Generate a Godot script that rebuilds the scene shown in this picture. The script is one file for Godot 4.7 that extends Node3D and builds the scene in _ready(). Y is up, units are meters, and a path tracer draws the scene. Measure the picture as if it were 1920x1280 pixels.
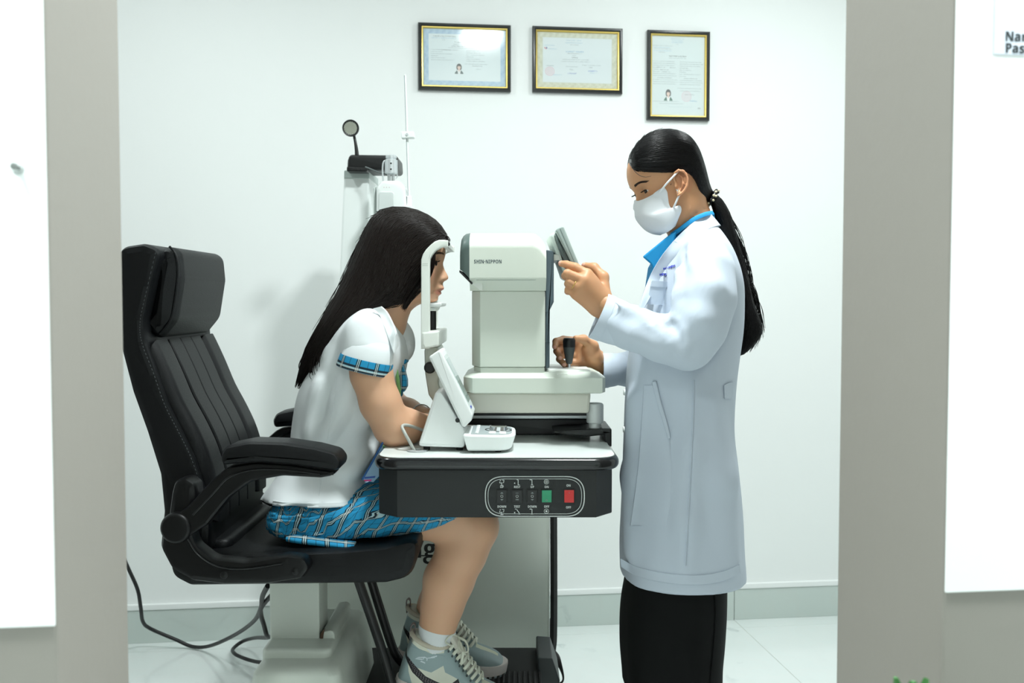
extends Node3D

const FPX := 1867.0        # focal length in pixels of the 1920-pixel frame
const EYE := 1.22          # height of the camera
const PITCH := 0.04282     # the camera looks down a little
const YAW := 0.1194        # the room is turned a little to the camera
const WALLZ := -3.651      # where the back wall crosses x = 0

var M := {}
var used := {}
var room := Transform3D(Basis(Vector3.UP, YAW), Vector3(0, 0, WALLZ))   # x along the back wall, y up, z away from it

# ------------------------------------------------------------------ measuring
func P(px: float, py: float, d: float) -> Vector3:
	var u := (px - 960.0) / FPX
	var v := (640.0 - py) / FPX
	var k := d / (cos(PITCH) + v * sin(PITCH))
	return Vector3(u * k, EYE + (v * cos(PITCH) - sin(PITCH)) * k, -d)

func XY(px: float, py: float, d: float) -> Vector2:
	var p := P(px, py, d)
	return Vector2(p.x, p.y)

func PL(list: Array, d: float) -> PackedVector2Array:      # [[px, py], ...] on the plane at depth d
	var r := PackedVector2Array()
	for q in list:
		r.append(XY(q[0], q[1], d))
	return r

func wall_at(px: float, py: float) -> Vector2:             # a point of the back wall, in room axes
	var a := Vector3(0, EYE, 0)
	var dir := (P(px, py, 1.0) - a).normalized()
	var inv := room.affine_inverse()
	var la := inv * a
	var ld := inv.basis * dir
	var q := la - ld * (la.z / ld.z)
	return Vector2(q.x, q.y)

# ------------------------------------------------------------------ naming
func numbered(called: String) -> String:
	if not used.has(called):
		used[called] = 0
		return called
	used[called] += 1
	return "%s_%03d" % [called, used[called]]

func tag(o: Node3D, label := "", category := "", group := "", kind := "") -> Node3D:
	if label: o.set_meta("label", label)
	if category: o.set_meta("category", category)
	if group: o.set_meta("group", group)
	if kind: o.set_meta("kind", kind)
	return o

func thing(called: String, label: String, category: String, at := Vector3.ZERO, group := "") -> Node3D:
	var o := Node3D.new()
	o.name = numbered(called)
	add_child(o)
	o.position = at
	return tag(o, label, category, group)

# shapes are worked out in world axes; a part hangs under a thing that only has a place, so it is moved back by that place
func part(called: String, mesh: Mesh, m: Material, parent: Node3D, label := "") -> MeshInstance3D:
	var o := MeshInstance3D.new()
	o.name = called
	o.mesh = mesh
	if m: o.material_override = m
	parent.add_child(o, true)
	if parent != self:
		o.transform = base_of(parent).affine_inverse()
	if label: o.set_meta("label", label)
	return o

func base_of(n: Node) -> Transform3D:
	var t := Transform3D()
	while n is Node3D and n != self:
		t = n.transform * t
		n = n.get_parent()
	return t

func struct(called: String, mesh: Mesh, m: Material, label: String, category: String) -> MeshInstance3D:
	var o := part(called, mesh, m, self)
	tag(o, label, category, "", "structure")
	return o

# ------------------------------------------------------------------ mesh builder
class MB:
	var v := PackedVector3Array()
	var uv := PackedVector2Array()
	var ix := PackedInt32Array()

	func vol(from: int) -> float:
		var s := 0.0
		for i in range(from, ix.size(), 3):
			s += v[ix[i]].dot(v[ix[i + 1]].cross(v[ix[i + 2]]))
		return s

	# clockwise front faces: a closed shape has a negative volume in the usual sense
	func turn_out(from: int, want := -1.0) -> void:
		var c := Vector3.ZERO
		if vol(from) * want < 0.0:
			for i in range(from, ix.size(), 3):
				var t := ix[i + 1]
				ix[i + 1] = ix[i + 2]
				ix[i + 2] = t

	func quad(a: int, b: int, c: int, d: int) -> void:
		ix.append_array([a, b, c, a, c, d])

	# rows of points; a row may be a loop; ends may be capped with a fan
	func grid(rows: Array, loop := true, caps := true, us := 1.0, vs := 1.0, flip := false) -> MB:
		var from := ix.size()
		var n: int = rows[0].size()
		var base := v.size()
		var m := n + 1 if loop else n
		for j in rows.size():
			var row: PackedVector3Array = rows[j]
			for i in m:
				v.append(row[i % n])
				uv.append(Vector2(us * i / (m - 1.0), vs * j / maxf(1.0, rows.size() - 1.0)))
		for j in rows.size() - 1:
			for i in m - 1:
				var a := base + j * m + i
				quad(a, a + 1, a + m + 1, a + m)
		if loop and caps:
			for e in [0, rows.size() - 1]:
				var row: PackedVector3Array = rows[e]
				var c := Vector3.ZERO
				for p in row: c += p
				c /= n
				var ci := v.size()
				v.append(c); uv.append(Vector2(0.5, 0.5))
				var b := v.size()
				for i in n:
					v.append(row[i]); uv.append(Vector2(0.5, 0.5))
				for i in n:
					if e == 0: ix.append_array([ci, b + (i + 1) % n, b + i])
					else: ix.append_array([ci, b + i, b + (i + 1) % n])
		if loop:
			turn_out(from)
		elif flip:
			for i in range(from, ix.size(), 3):
				var t := ix[i + 1]
				ix[i + 1] = ix[i + 2]
				ix[i + 2] = t
		return self

	# a tube along points; radii one number or one per point; flat squeezes it along the direction "n"
	func tube(pts: PackedVector3Array, radii, seg := 10, caps := true, n := Vector3.ZERO, flat := 1.0, us := 1.0, vs := 1.0) -> MB:
		var rows := []
		var up := n
		for j in pts.size():
			var t: Vector3
			if j == 0: t = pts[1] - pts[0]
			elif j == pts.size() - 1: t = pts[j] - pts[j - 1]
			else: t = (pts[j + 1] - pts[j]).normalized() + (pts[j] - pts[j - 1]).normalized()
			t = t.normalized()
			if up == Vector3.ZERO:
				up = Vector3.UP if absf(t.y) < 0.9 else Vector3.RIGHT
			up = (up - t * up.dot(t)).normalized()
			var side := t.cross(up)
			var r: float = radii if radii is float else radii[j]
			var row := PackedVector3Array()
			for i in seg:
				var a := TAU * i / seg
				row.append(pts[j] + side * cos(a) * r + up * sin(a) * r * flat)
			rows.append(row)
		return grid(rows, true, caps, us, vs)

	# profile [[r, h], ...] turned about an axis
	func lathe(profile: Array, xf := Transform3D(), seg := 32) -> MB:
		var rows := []
		for q in profile:
			var row := PackedVector3Array()
			for i in seg:
				var a := TAU * i / seg
				row.append(xf * Vector3(cos(a) * maxf(q[0], 1e-5), q[1], sin(a) * maxf(q[0], 1e-5)))
			rows.append(row)
		return grid(rows, true, true)

	func inset(poly: PackedVector2Array, c: float) -> PackedVector2Array:
		var area := 0.0
		var n := poly.size()
		for i in n:
			area += poly[i].cross(poly[(i + 1) % n])
		var s := 1.0 if area > 0 else -1.0
		var r := PackedVector2Array()
		for i in n:
			var e1 := (poly[i] - poly[(i + n - 1) % n]).normalized()
			var e2 := (poly[(i + 1) % n] - poly[i]).normalized()
			var n1 := Vector2(-e1.y, e1.x) * s
			var n2 := Vector2(-e2.y, e2.x) * s
			r.append(poly[i] + (n1 + n2) * c / maxf(0.35, 1.0 + n1.dot(n2)))
		return r

	# polygon in the local xy plane, pushed along z from 0 to depth, its rims rounded by "bev"
	func prism(poly: PackedVector2Array, xf: Transform3D, depth: float, bev := 0.0, steps := 2) -> MB:
		var from := ix.size()
		var n := poly.size()
		var rows := []
		if bev > 0.0:
			for k in steps + 1:
				var a := PI / 2 * k / steps
				rows.append([inset(poly, bev * (1.0 - sin(a))), bev * (1.0 - cos(a))])
			for k in range(steps, -1, -1):
				var a := PI / 2 * k / steps
				rows.append([inset(poly, bev * (1.0 - sin(a))), depth - bev * (1.0 - cos(a))])
		else:
			rows = [[poly, 0.0], [poly, depth]]
		var base := v.size()
		for r in rows:
			for i in n:
				v.append(xf * Vector3(r[0][i].x, r[0][i].y, r[1])); uv.append(r[0][i])
		for j in rows.size() - 1:
			for i in n:
				var a := base + j * n + i
				var b := base + j * n + (i + 1) % n
				quad(a, b, b + n, a + n)
		for e in [0, rows.size() - 1]:
			var tri := Geometry2D.triangulate_polygon(poly)
			if tri.is_empty():
				for k in range(1, n - 1): tri.append_array([0, k, k + 1])
			# which way does the triangulation wind, and which way does the side wind
			var b := base + int(e) * n
			for i in range(0, tri.size(), 3):
				var p: Vector2 = poly[tri[i]]
				var q: Vector2 = poly[tri[i + 1]]
				var w: Vector2 = poly[tri[i + 2]]
				var ccw := (q - p).cross(w - p) > 0
				var poly_ccw := Geometry2D.is_polygon_clockwise(poly) == false
				var want_ccw := poly_ccw if e != 0 else not poly_ccw
				if ccw == want_ccw: ix.append_array([b + tri[i], b + tri[i + 1], b + tri[i + 2]])
				else: ix.append_array([b + tri[i], b + tri[i + 2], b + tri[i + 1]])
		turn_out(from)
		return self

	# box from lo to hi, its edges rounded
	func box(lo: Vector3, hi: Vector3, bev := 0.0, xf := Transform3D(), corner := -1.0) -> MB:
		var s := hi - lo
		if corner < bev * 1.25: corner = bev * 1.25
		var poly := PackedVector2Array([Vector2(0, 0), Vector2(s.x, 0), Vector2(s.x, s.y), Vector2(0, s.y)])
		if corner > 0.0:
			poly = MB.rounded([[0, 0, corner], [s.x, 0, corner], [s.x, s.y, corner], [0, s.y, corner]], 3 if corner < 0.012 else 6)
		return prism(poly, xf * Transform3D(Basis(), lo), s.z, bev)

	# corners [x, y, radius] -> polygon with rounded corners
	static func rounded(c: Array, seg := 5) -> PackedVector2Array:
		var r := PackedVector2Array()
		var n := c.size()
		for i in n:
			var p := Vector2(c[i][0], c[i][1])
			var a := Vector2(c[(i + n - 1) % n][0], c[(i + n - 1) % n][1])
			var b := Vector2(c[(i + 1) % n][0], c[(i + 1) % n][1])
			var rad: float = c[i][2] if c[i].size() > 2 else 0.0
			if rad <= 0.0:
				r.append(p)
				continue
			var da := (a - p).normalized()
			var db := (b - p).normalized()
			var half := acos(clampf(da.dot(db), -1, 1)) / 2.0
			var t := minf(rad / tan(half), 0.49 * minf((a - p).length(), (b - p).length()))
			var p1 := p + da * t
			var p2 := p + db * t
			for k in seg + 1:
				var f := float(k) / seg
				r.append(p1.lerp(p, f).lerp(p.lerp(p2, f), f))
		return r

	func add(o: MB, xf := Transform3D()) -> MB:
		var base := v.size()
		for i in o.v.size():
			v.append(xf * o.v[i]); uv.append(o.uv[i])
		for i in o.ix: ix.append(base + i)
		return self

	# normals are shared where neighbouring faces meet at less than the crease angle
	func commit(crease := 40.0) -> ArrayMesh:
		var lim := cos(deg_to_rad(crease))
		var nf := ix.size() / 3
		var fn := PackedVector3Array()
		var at := {}
		for f in nf:
			var a := v[ix[f * 3]]
			var b := v[ix[f * 3 + 1]]
			var c := v[ix[f * 3 + 2]]
			fn.append((c - a).cross(b - a))
			for k in 3:
				var key := Vector3i(v[ix[f * 3 + k]] * 50000.0)
				if at.has(key): at[key].append(f)
				else: at[key] = [f]
		var ov := PackedVector3Array()
		var on := PackedVector3Array()
		var ou := PackedVector2Array()
		for f in nf:
			if fn[f].length_squared() < 1e-24: continue
			var un := fn[f].normalized()
			for k in 3:
				var i := ix[f * 3 + k]
				var s := Vector3.ZERO
				for g in at[Vector3i(v[i] * 50000.0)]:
					var w := fn[g]
					if w.length_squared() > 1e-24 and w.normalized().dot(un) > lim: s += w
				ov.append(v[i]); ou.append(uv[i]); on.append(s.normalized() if s.length_squared() > 1e-26 else un)
		return MB.pack(ov, on, ou)

	func smooth() -> ArrayMesh:
		var on := PackedVector3Array()
		on.resize(v.size())
		for i in range(0, ix.size(), 3):
			var a := v[ix[i]]
			var w := (v[ix[i + 2]] - a).cross(v[ix[i + 1]] - a)
			on[ix[i]] += w; on[ix[i + 1]] += w; on[ix[i + 2]] += w
		for i in on.size(): on[i] = on[i].normalized()
		return MB.pack(v, on, uv, ix)

	static func pack(pv: PackedVector3Array, pn: PackedVector3Array, pu: PackedVector2Array, pi := PackedInt32Array(), pc := PackedColorArray()) -> ArrayMesh:
		var arr := []
		arr.resize(Mesh.ARRAY_MAX)
		arr[Mesh.ARRAY_VERTEX] = pv
		arr[Mesh.ARRAY_NORMAL] = pn
		if pu.size(): arr[Mesh.ARRAY_TEX_UV] = pu
		if pc.size(): arr[Mesh.ARRAY_COLOR] = pc
		if pi.size(): arr[Mesh.ARRAY_INDEX] = pi
		var am := ArrayMesh.new()
		am.add_surface_from_arrays(Mesh.PRIMITIVE_TRIANGLES, arr)
		return am

func at_z(d: float) -> Transform3D:          # local xy plane at depth d, local z away from the camera
	return Transform3D(Basis(Vector3(1, 0, 0), Vector3(0, 1, 0), Vector3(0, 0, -1)), Vector3(0, 0, -d))

func slab(px: Array, d0: float, d1: float, bev := 0.003, seg := 5) -> MB:   # outline in pixels [x, y, radius] at d0, pushed back to d1
	var c := []
	for q in px:
		var w := XY(q[0], q[1], d0)
		c.append([w.x, w.y, maxf((q[2] if q.size() > 2 else 0.0) * d0 / FPX, bev * 1.25)])
	return MB.new().prism(MB.rounded(c, seg), at_z(d0), d1 - d0, bev)

func curve(pts: Array, n: int) -> PackedVector3Array:    # smooth line through points
	var r := PackedVector3Array()
	var k := pts.size()
	for i in n + 1:
		var t := float(i) / n * (k - 1)
		var s := mini(int(t), k - 2)
		var f := t - s
		var p0: Vector3 = pts[maxi(s - 1, 0)]
		var p1: Vector3 = pts[s]
		var p2: Vector3 = pts[s + 1]
		var p3: Vector3 = pts[mini(s + 2, k - 1)]
		r.append(p1.cubic_interpolate(p2, p0, p3, f))
	return r

func along(vals: Array, n: int) -> PackedFloat32Array:
	var r := PackedFloat32Array()
	var k := vals.size()
	for i in n + 1:
		var t := float(i) / n * (k - 1)
		var s := mini(int(t), k - 2)
		r.append(cubic_interpolate(vals[s], vals[s + 1], vals[maxi(s - 1, 0)], vals[mini(s + 2, k - 1)], t - s))
	return r

# ------------------------------------------------------------------ materials
func mat(c: Color, rough := 0.5, metal := 0.0, spec := 0.5) -> StandardMaterial3D:
	var m := StandardMaterial3D.new()
	m.albedo_color = c
	m.roughness = rough
	m.metallic = metal
	m.metallic_specular = spec
	return m

func rgb(r: int, g: int, b: int) -> Color:
	return Color(r / 255.0, g / 255.0, b / 255.0)

func bumpy(m: StandardMaterial3D, freq: float, strength: float, scale: float, kind := FastNoiseLite.TYPE_SIMPLEX, octaves := 3) -> StandardMaterial3D:
	var n := FastNoiseLite.new()
	n.seed = 7
	n.noise_type = kind
	n.frequency = freq
	n.fractal_octaves = octaves
	var t := NoiseTexture2D.new()
	t.width = 256; t.height = 256
	t.seamless = true
	t.noise = n
	t.as_normal_map = true
	t.bump_strength = strength
	m.normal_enabled = true
	m.normal_texture = t
	m.normal_scale = 0.5
	m.uv1_triplanar = true
	m.uv1_scale = Vector3.ONE * scale
	return m

# ------------------------------------------------------------------ camera and light
func camera_and_light() -> void:
	var cam := Camera3D.new()
	cam.name = "camera"
	cam.fov = rad_to_deg(2.0 * atan(640.0 / FPX))
	cam.position = Vector3(0, EYE, 0)
	cam.rotation.x = -PITCH
	cam.near = 0.05
	var at := CameraAttributesPhysical.new()
	at.frustum_focal_length = 35.0
	at.exposure_aperture = 6.3
	at.frustum_focus_distance = 2.2
	cam.attributes = at
	add_child(cam)
	cam.fov = rad_to_deg(2.0 * atan(640.0 / FPX))
	cam.current = true

	var we := WorldEnvironment.new()
	we.name = "environment"
	var env := Environment.new()
	env.background_mode = Environment.BG_COLOR
	env.background_color = Color(0.02, 0.02, 0.02)
	env.tonemap_mode = Environment.TONE_MAPPER_LINEAR
	env.tonemap_exposure = 1.0
	env.sdfgi_enabled = true
	env.ssao_enabled = true
	env.ssil_enabled = true
	we.environment = env
	add_child(we)

# a round LED downlight sunk in the ceiling, at a place in room axes
func downlight(x: float, z: float, energy: float, label: String, size := 0.17, c := Color(0.97, 1.0, 0.998)) -> void:
	var at := room * Vector3(x, 2.645, z)
	var t := thing("ceiling_light", label, "light", at, "round ceiling lights")
	part("rim", MB.new().lathe([[0.086, 0.0], [0.11, 0.0], [0.112, -0.006], [0.098, -0.012], [0.086, -0.008]], Transform3D(Basis(), at), 40).commit(30), M.white_plastic, t)
	var g := mat(Color.WHITE, 0.6)
	g.emission_enabled = true
	g.emission = c
	g.emission_energy_multiplier = 6.0
	part("diffuser", MB.new().lathe([[0.0, -0.001], [0.087, -0.001], [0.087, -0.006], [0.0, -0.0065]], Transform3D(Basis(), at), 40).commit(30), g, t)
	var l := AreaLight3D.new()
	l.name = "glow"
	l.area_size = Vector2(size, size)
	l.light_color = c
	l.light_energy = energy
	l.shadow_enabled = true
	l.set("area_range", 12.0)
	l.set("area_attenuation", 2.0)
	l.position = Vector3(0, -0.014, 0)
	l.rotation = Vector3(-PI / 2, YAW, 0)
	t.add_child(l)

# ------------------------------------------------------------------ the room
func face_at(px: float, py: float, lz: float) -> Vector2:
	var a := Vector3(0, EYE, 0)
	var dir := (P(px, py, 1.0) - a).normalized()
	var inv := room.affine_inverse()
	var la := inv * a
	var ld := inv.basis * dir
	var q := la + ld * ((lz - la.z) / ld.z)
	return Vector2(q.x, q.y)

func marble(tint := Color.WHITE) -> StandardMaterial3D:
	var n := FastNoiseLite.new()
	n.seed = 21
	n.noise_type = FastNoiseLite.TYPE_SIMPLEX
	n.fractal_type = FastNoiseLite.FRACTAL_RIDGED
	n.fractal_octaves = 3
	n.frequency = 0.0026
	n.domain_warp_enabled = true
	n.domain_warp_amplitude = 90.0
	n.domain_warp_frequency = 0.004
	var g := Gradient.new()
	g.offsets = PackedFloat32Array([0.0, 0.84, 0.93, 1.0])
	g.colors = PackedColorArray([rgb(226, 232, 230), rgb(222, 229, 227), rgb(206, 214, 213), rgb(188, 197, 197)])
	var t := NoiseTexture2D.new()
	t.width = 1024; t.height = 1024
	t.noise = n
	t.color_ramp = g
	t.seamless = true
	var m := mat(tint, 0.13)
	m.albedo_texture = t
	m.uv1_triplanar = true
	m.uv1_world_triplanar = true
	m.uv1_scale = Vector3.ONE * 0.45
	return m

func build_room() -> void:
	var white := bumpy(mat(rgb(240, 243, 242), 0.75), 0.05, 0.12, 3.0)
	var cream := bumpy(mat(rgb(141, 137, 130), 0.6), 0.04, 0.25, 3.0)
	var stone := marble()
	var skirting := marble(rgb(228, 233, 230))
	var x0 := -2.2
	var x1 := 1.75
	var zf0 := 2.30
	var zf1 := 2.57
	var hx0 := -2.4
	var hx1 := 2.4
	var hz := 5.4
	var top := 2.65
	var ox0 := -0.777
	var ox1 := 0.186
	var r := room
	struct("wall_back", MB.new().box(Vector3(x0 - 0.12, 0, -0.12), Vector3(x1 + 0.12, top, 0), 0.0, r).commit(), white, "white painted back wall with framed certificates", "wall")
	struct("wall_left", MB.new().box(Vector3(x0 - 0.12, 0, 0), Vector3(x0, top, zf0), 0.0, r).commit(), white, "white painted side wall behind the black chair", "wall")
	struct("wall_right", MB.new().box(Vector3(x1, 0, 0), Vector3(x1 + 0.12, top, zf0), 0.0, r).commit(), white, "white painted side wall behind the standing examiner", "wall")
	struct("ceiling", MB.new().box(Vector3(hx0 - 0.12, top, -0.12), Vector3(hx1 + 0.12, top + 0.12, hz + 0.12), 0.0, r).commit(), white, "plain white ceiling with round lights", "ceiling")
	# the wall the photograph looks through: grey-beige paint, white above the dado on the outside
	struct("wall_front_left", MB.new().box(Vector3(hx0, 0, zf0), Vector3(ox0, top, zf1), 0.004, r).commit(), cream, "thick beige-grey doorway wall left of the opening", "wall")
	struct("wall_front_right", MB.new().box(Vector3(ox1, 0, zf0), Vector3(hx1, top, zf1), 0.004, r).commit(), cream, "thick beige-grey doorway wall right of the opening", "wall")
	struct("wall_front_lintel", MB.new().box(Vector3(ox0, 2.2, zf0), Vector3(ox1, top, zf1), 0.0, r).commit(), cream, "lintel above the doorway opening", "wall")
	struct("wall_front_left_plaster", MB.new().box(Vector3(hx0, 0.886, zf1), Vector3(ox0 - 0.0015, top, zf1 + 0.004), 0.0015, r).commit(), white, "bright white plaster above the dado left of the doorway", "wall")
	struct("wall_front_right_plaster", MB.new().box(Vector3(ox1 + 0.0015, 0.886, zf1), Vector3(hx1, top, zf1 + 0.004), 0.0015, r).commit(), white, "bright white plaster above the dado right of the doorway", "wall")
	struct("wall_hall_left", MB.new().box(Vector3(hx0 - 0.12, 0, zf0), Vector3(hx0, top, hz), 0.0, r).commit(), white, "hallway wall on the left", "wall")
	struct("wall_hall_right", MB.new().box(Vector3(hx1, 0, zf0), Vector3(hx1 + 0.12, top, hz), 0.0, r).commit(), white, "hallway wall on the right", "wall")
	struct("wall_hall_back", MB.new().box(Vector3(hx0 - 0.12, 0, hz), Vector3(hx1 + 0.12, top, hz + 0.12), 0.0, r).commit(), white, "hallway wall behind the camera", "wall")
	# floor: a screed with large marble tiles on it, thin joints between
	var screed := mat(rgb(196, 196, 186), 0.8)
	var fl := struct("floor", MB.new().box(Vector3(hx0 - 0.12, -0.1, -0.12), Vector3(hx1 + 0.12, -0.0015, hz + 0.12), 0.0, r).commit(), screed, "floor of large pale marble tiles", "floor")
	var s := 0.8
	for i in range(-3, 3):
		for j in range(0, 7):
			var a := Vector3(maxf(0.85 + (i - 1) * s, hx0), -0.009, maxf(0.1 + (j - 1) * s, 0.0))
			var b := Vector3(minf(0.85 + i * s, hx1), 0, minf(0.1 + j * s, hz))
			part("tile", MB.new().box(a + Vector3(0.001, 0, 0.001), b - Vector3(0.001, 0, 0.001), 0.0008, r, 0.0).commit(), stone, fl)
	# baseboard of marble pieces under a white lip
	var bb := struct("baseboard_back", MB.new().box(Vector3(x0, 0.118, 0), Vector3(x1, 0.139, 0.016), 0.003, r, 0.003).commit(), white, "marble baseboard under a white lip along the back wall", "baseboard")
	for i in range(-3, 3):
		part("tile", MB.new().box(Vector3(maxf(0.85 + (i - 1) * s, x0) + 0.001, 0, 0), Vector3(minf(0.85 + i * s, x1) - 0.001, 0.117, 0.012), 0.001, r, 0.001).commit(), skirting, bb)
	# nail in the plaster
	var np := face_at(36, 315, zf1 + 0.004)
	var t := thing("wall_hook", "small grey nail stub left in the white plaster by the doorway", "nail", r * Vector3(np.x, np.y, zf1))
	part("shaft", MB.new().lathe([[0.002, 0.0], [0.002, 0.012], [0.0035, 0.013], [0.003, 0.016], [0.0, 0.0165]], r * Transform3D(Basis(Vector3.RIGHT, PI / 2), Vector3(np.x, np.y, zf1 + 0.004)), 12).commit(), mat(rgb(120, 125, 122), 0.5), t)
	part("filler", MB.new().lathe([[0.0, 0.0], [0.006, 0.0], [0.0045, 0.0012], [0.0, 0.0015]], r * Transform3D(Basis(Vector3.RIGHT, PI / 2), Vector3(np.x - 0.001, np.y - 0.001, zf1 + 0.004)), 12).commit(), mat(rgb(190, 196, 194), 0.9), t)
	# notice pinned beside the doorway; its square code is left out
	var n0 := face_at(1862, 102, zf1 + 0.004)
	var w := 0.09
	var h := 0.17
	var no := thing("wall_notice", "white paper notice with Name and Passw lines on the plaster", "notice", r * Vector3(n0.x, n0.y, zf1 + 0.004))
	part("paper", MB.new().box(Vector3(n0.x, n0.y, zf1 + 0.0042), Vector3(n0.x + w, n0.y + h, zf1 + 0.0054), 0.0004, r, 0.001).commit(), mat(rgb(206, 213, 224), 0.7), no)
	var ink := mat(rgb(40, 48, 50), 0.7)
	for q in [["Name", 68.0], ["Passw", 90.0]]:
		var tp := face_at(1884, q[1], zf1 + 0.0056)
		lettering(q[0], 0.0105, no, r * Transform3D(Basis(), Vector3(tp.x, tp.y, zf1 + 0.0056)), ink, true, false)

func lettering(s: String, height: float, parent: Node3D, xf: Transform3D, m: Material, bold := false, centre := true, deep := 0.0006, called := "lettering") -> void:
	var tm := TextMesh.new()
	var f := SystemFont.new()
	f.font_names = PackedStringArray(["Droid Sans"])
	if bold: f.font_weight = 700
	tm.font = f
	tm.text = s
	tm.font_size = 64
	tm.pixel_size = height / 46.0
	tm.depth = deep
	tm.curve_step = 2.0
	tm.horizontal_alignment = HORIZONTAL_ALIGNMENT_CENTER if centre else HORIZONTAL_ALIGNMENT_LEFT
	var o := part(called, tm, m, parent)
	o.transform = o.transform * xf

# ------------------------------------------------------------------ certificates
func glyphs(im: Image, rng: RandomNumberGenerator, x: float, y: float, w: float, h: float, c: Color) -> void:
	# a line of small script-like marks: stems, hooks and marks above
	var X := x
	while X < x + w:
		var ww := rng.randf_range(0.5, 0.9) * h
		if rng.randf() < 0.14:
			X += h * 0.6
			continue
		im.fill_rect(Rect2i(int(X), int(y), maxi(1, int(h * 0.2)), int(h)), c)
		im.fill_rect(Rect2i(int(X), int(y + (0.0 if rng.randf() < 0.6 else h * 0.8)), int(ww), maxi(1, int(h * 0.2))), c)
		if rng.randf() < 0.6:
			im.fill_rect(Rect2i(int(X + ww * 0.7), int(y + h * 0.3), maxi(1, int(h * 0.2)), int(h * 0.7)), c)
		X += ww + h * 0.2

func portrait(im: Image, cx: int, cy: int, s: float, suit: Color) -> void:
	for y in range(int(cy - s), int(cy + s)):
		for x in range(int(cx - s * 0.85), int(cx + s * 0.85)):
			var u := (x - cx) / s
			var v := (y - cy) / s
			var c := Color(0, 0, 0, 0)
			if v < 0.45 and pow(u / 0.5, 2) + pow((v + 0.3) / 0.72, 2) < 1.0: c = rgb(56, 62, 62)
			if v > 0.3 and absf(u) < 0.42 + (v - 0.3) * 0.75 and absf(u) < 0.8: c = suit
			if v > 0.22 and absf(u) < 0.3 - (v - 0.5) * 0.2 and absf(u) < 0.34: c = rgb(236, 240, 240)
			if absf(u) < 0.13 and v > 0.0 and v < 0.55 - absf(u): c = rgb(226, 200, 186)
			if pow(u / 0.3, 2) + pow((v + 0.25) / 0.42, 2) < 1.0: c = rgb(230, 205, 192)
			if v < -0.5 and pow(u / 0.34, 2) + pow((v + 0.5) / 0.26, 2) < 1.0: c = rgb(56, 62, 62)
			if c.a > 0: im.set_pixel(x, y, c)

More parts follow.
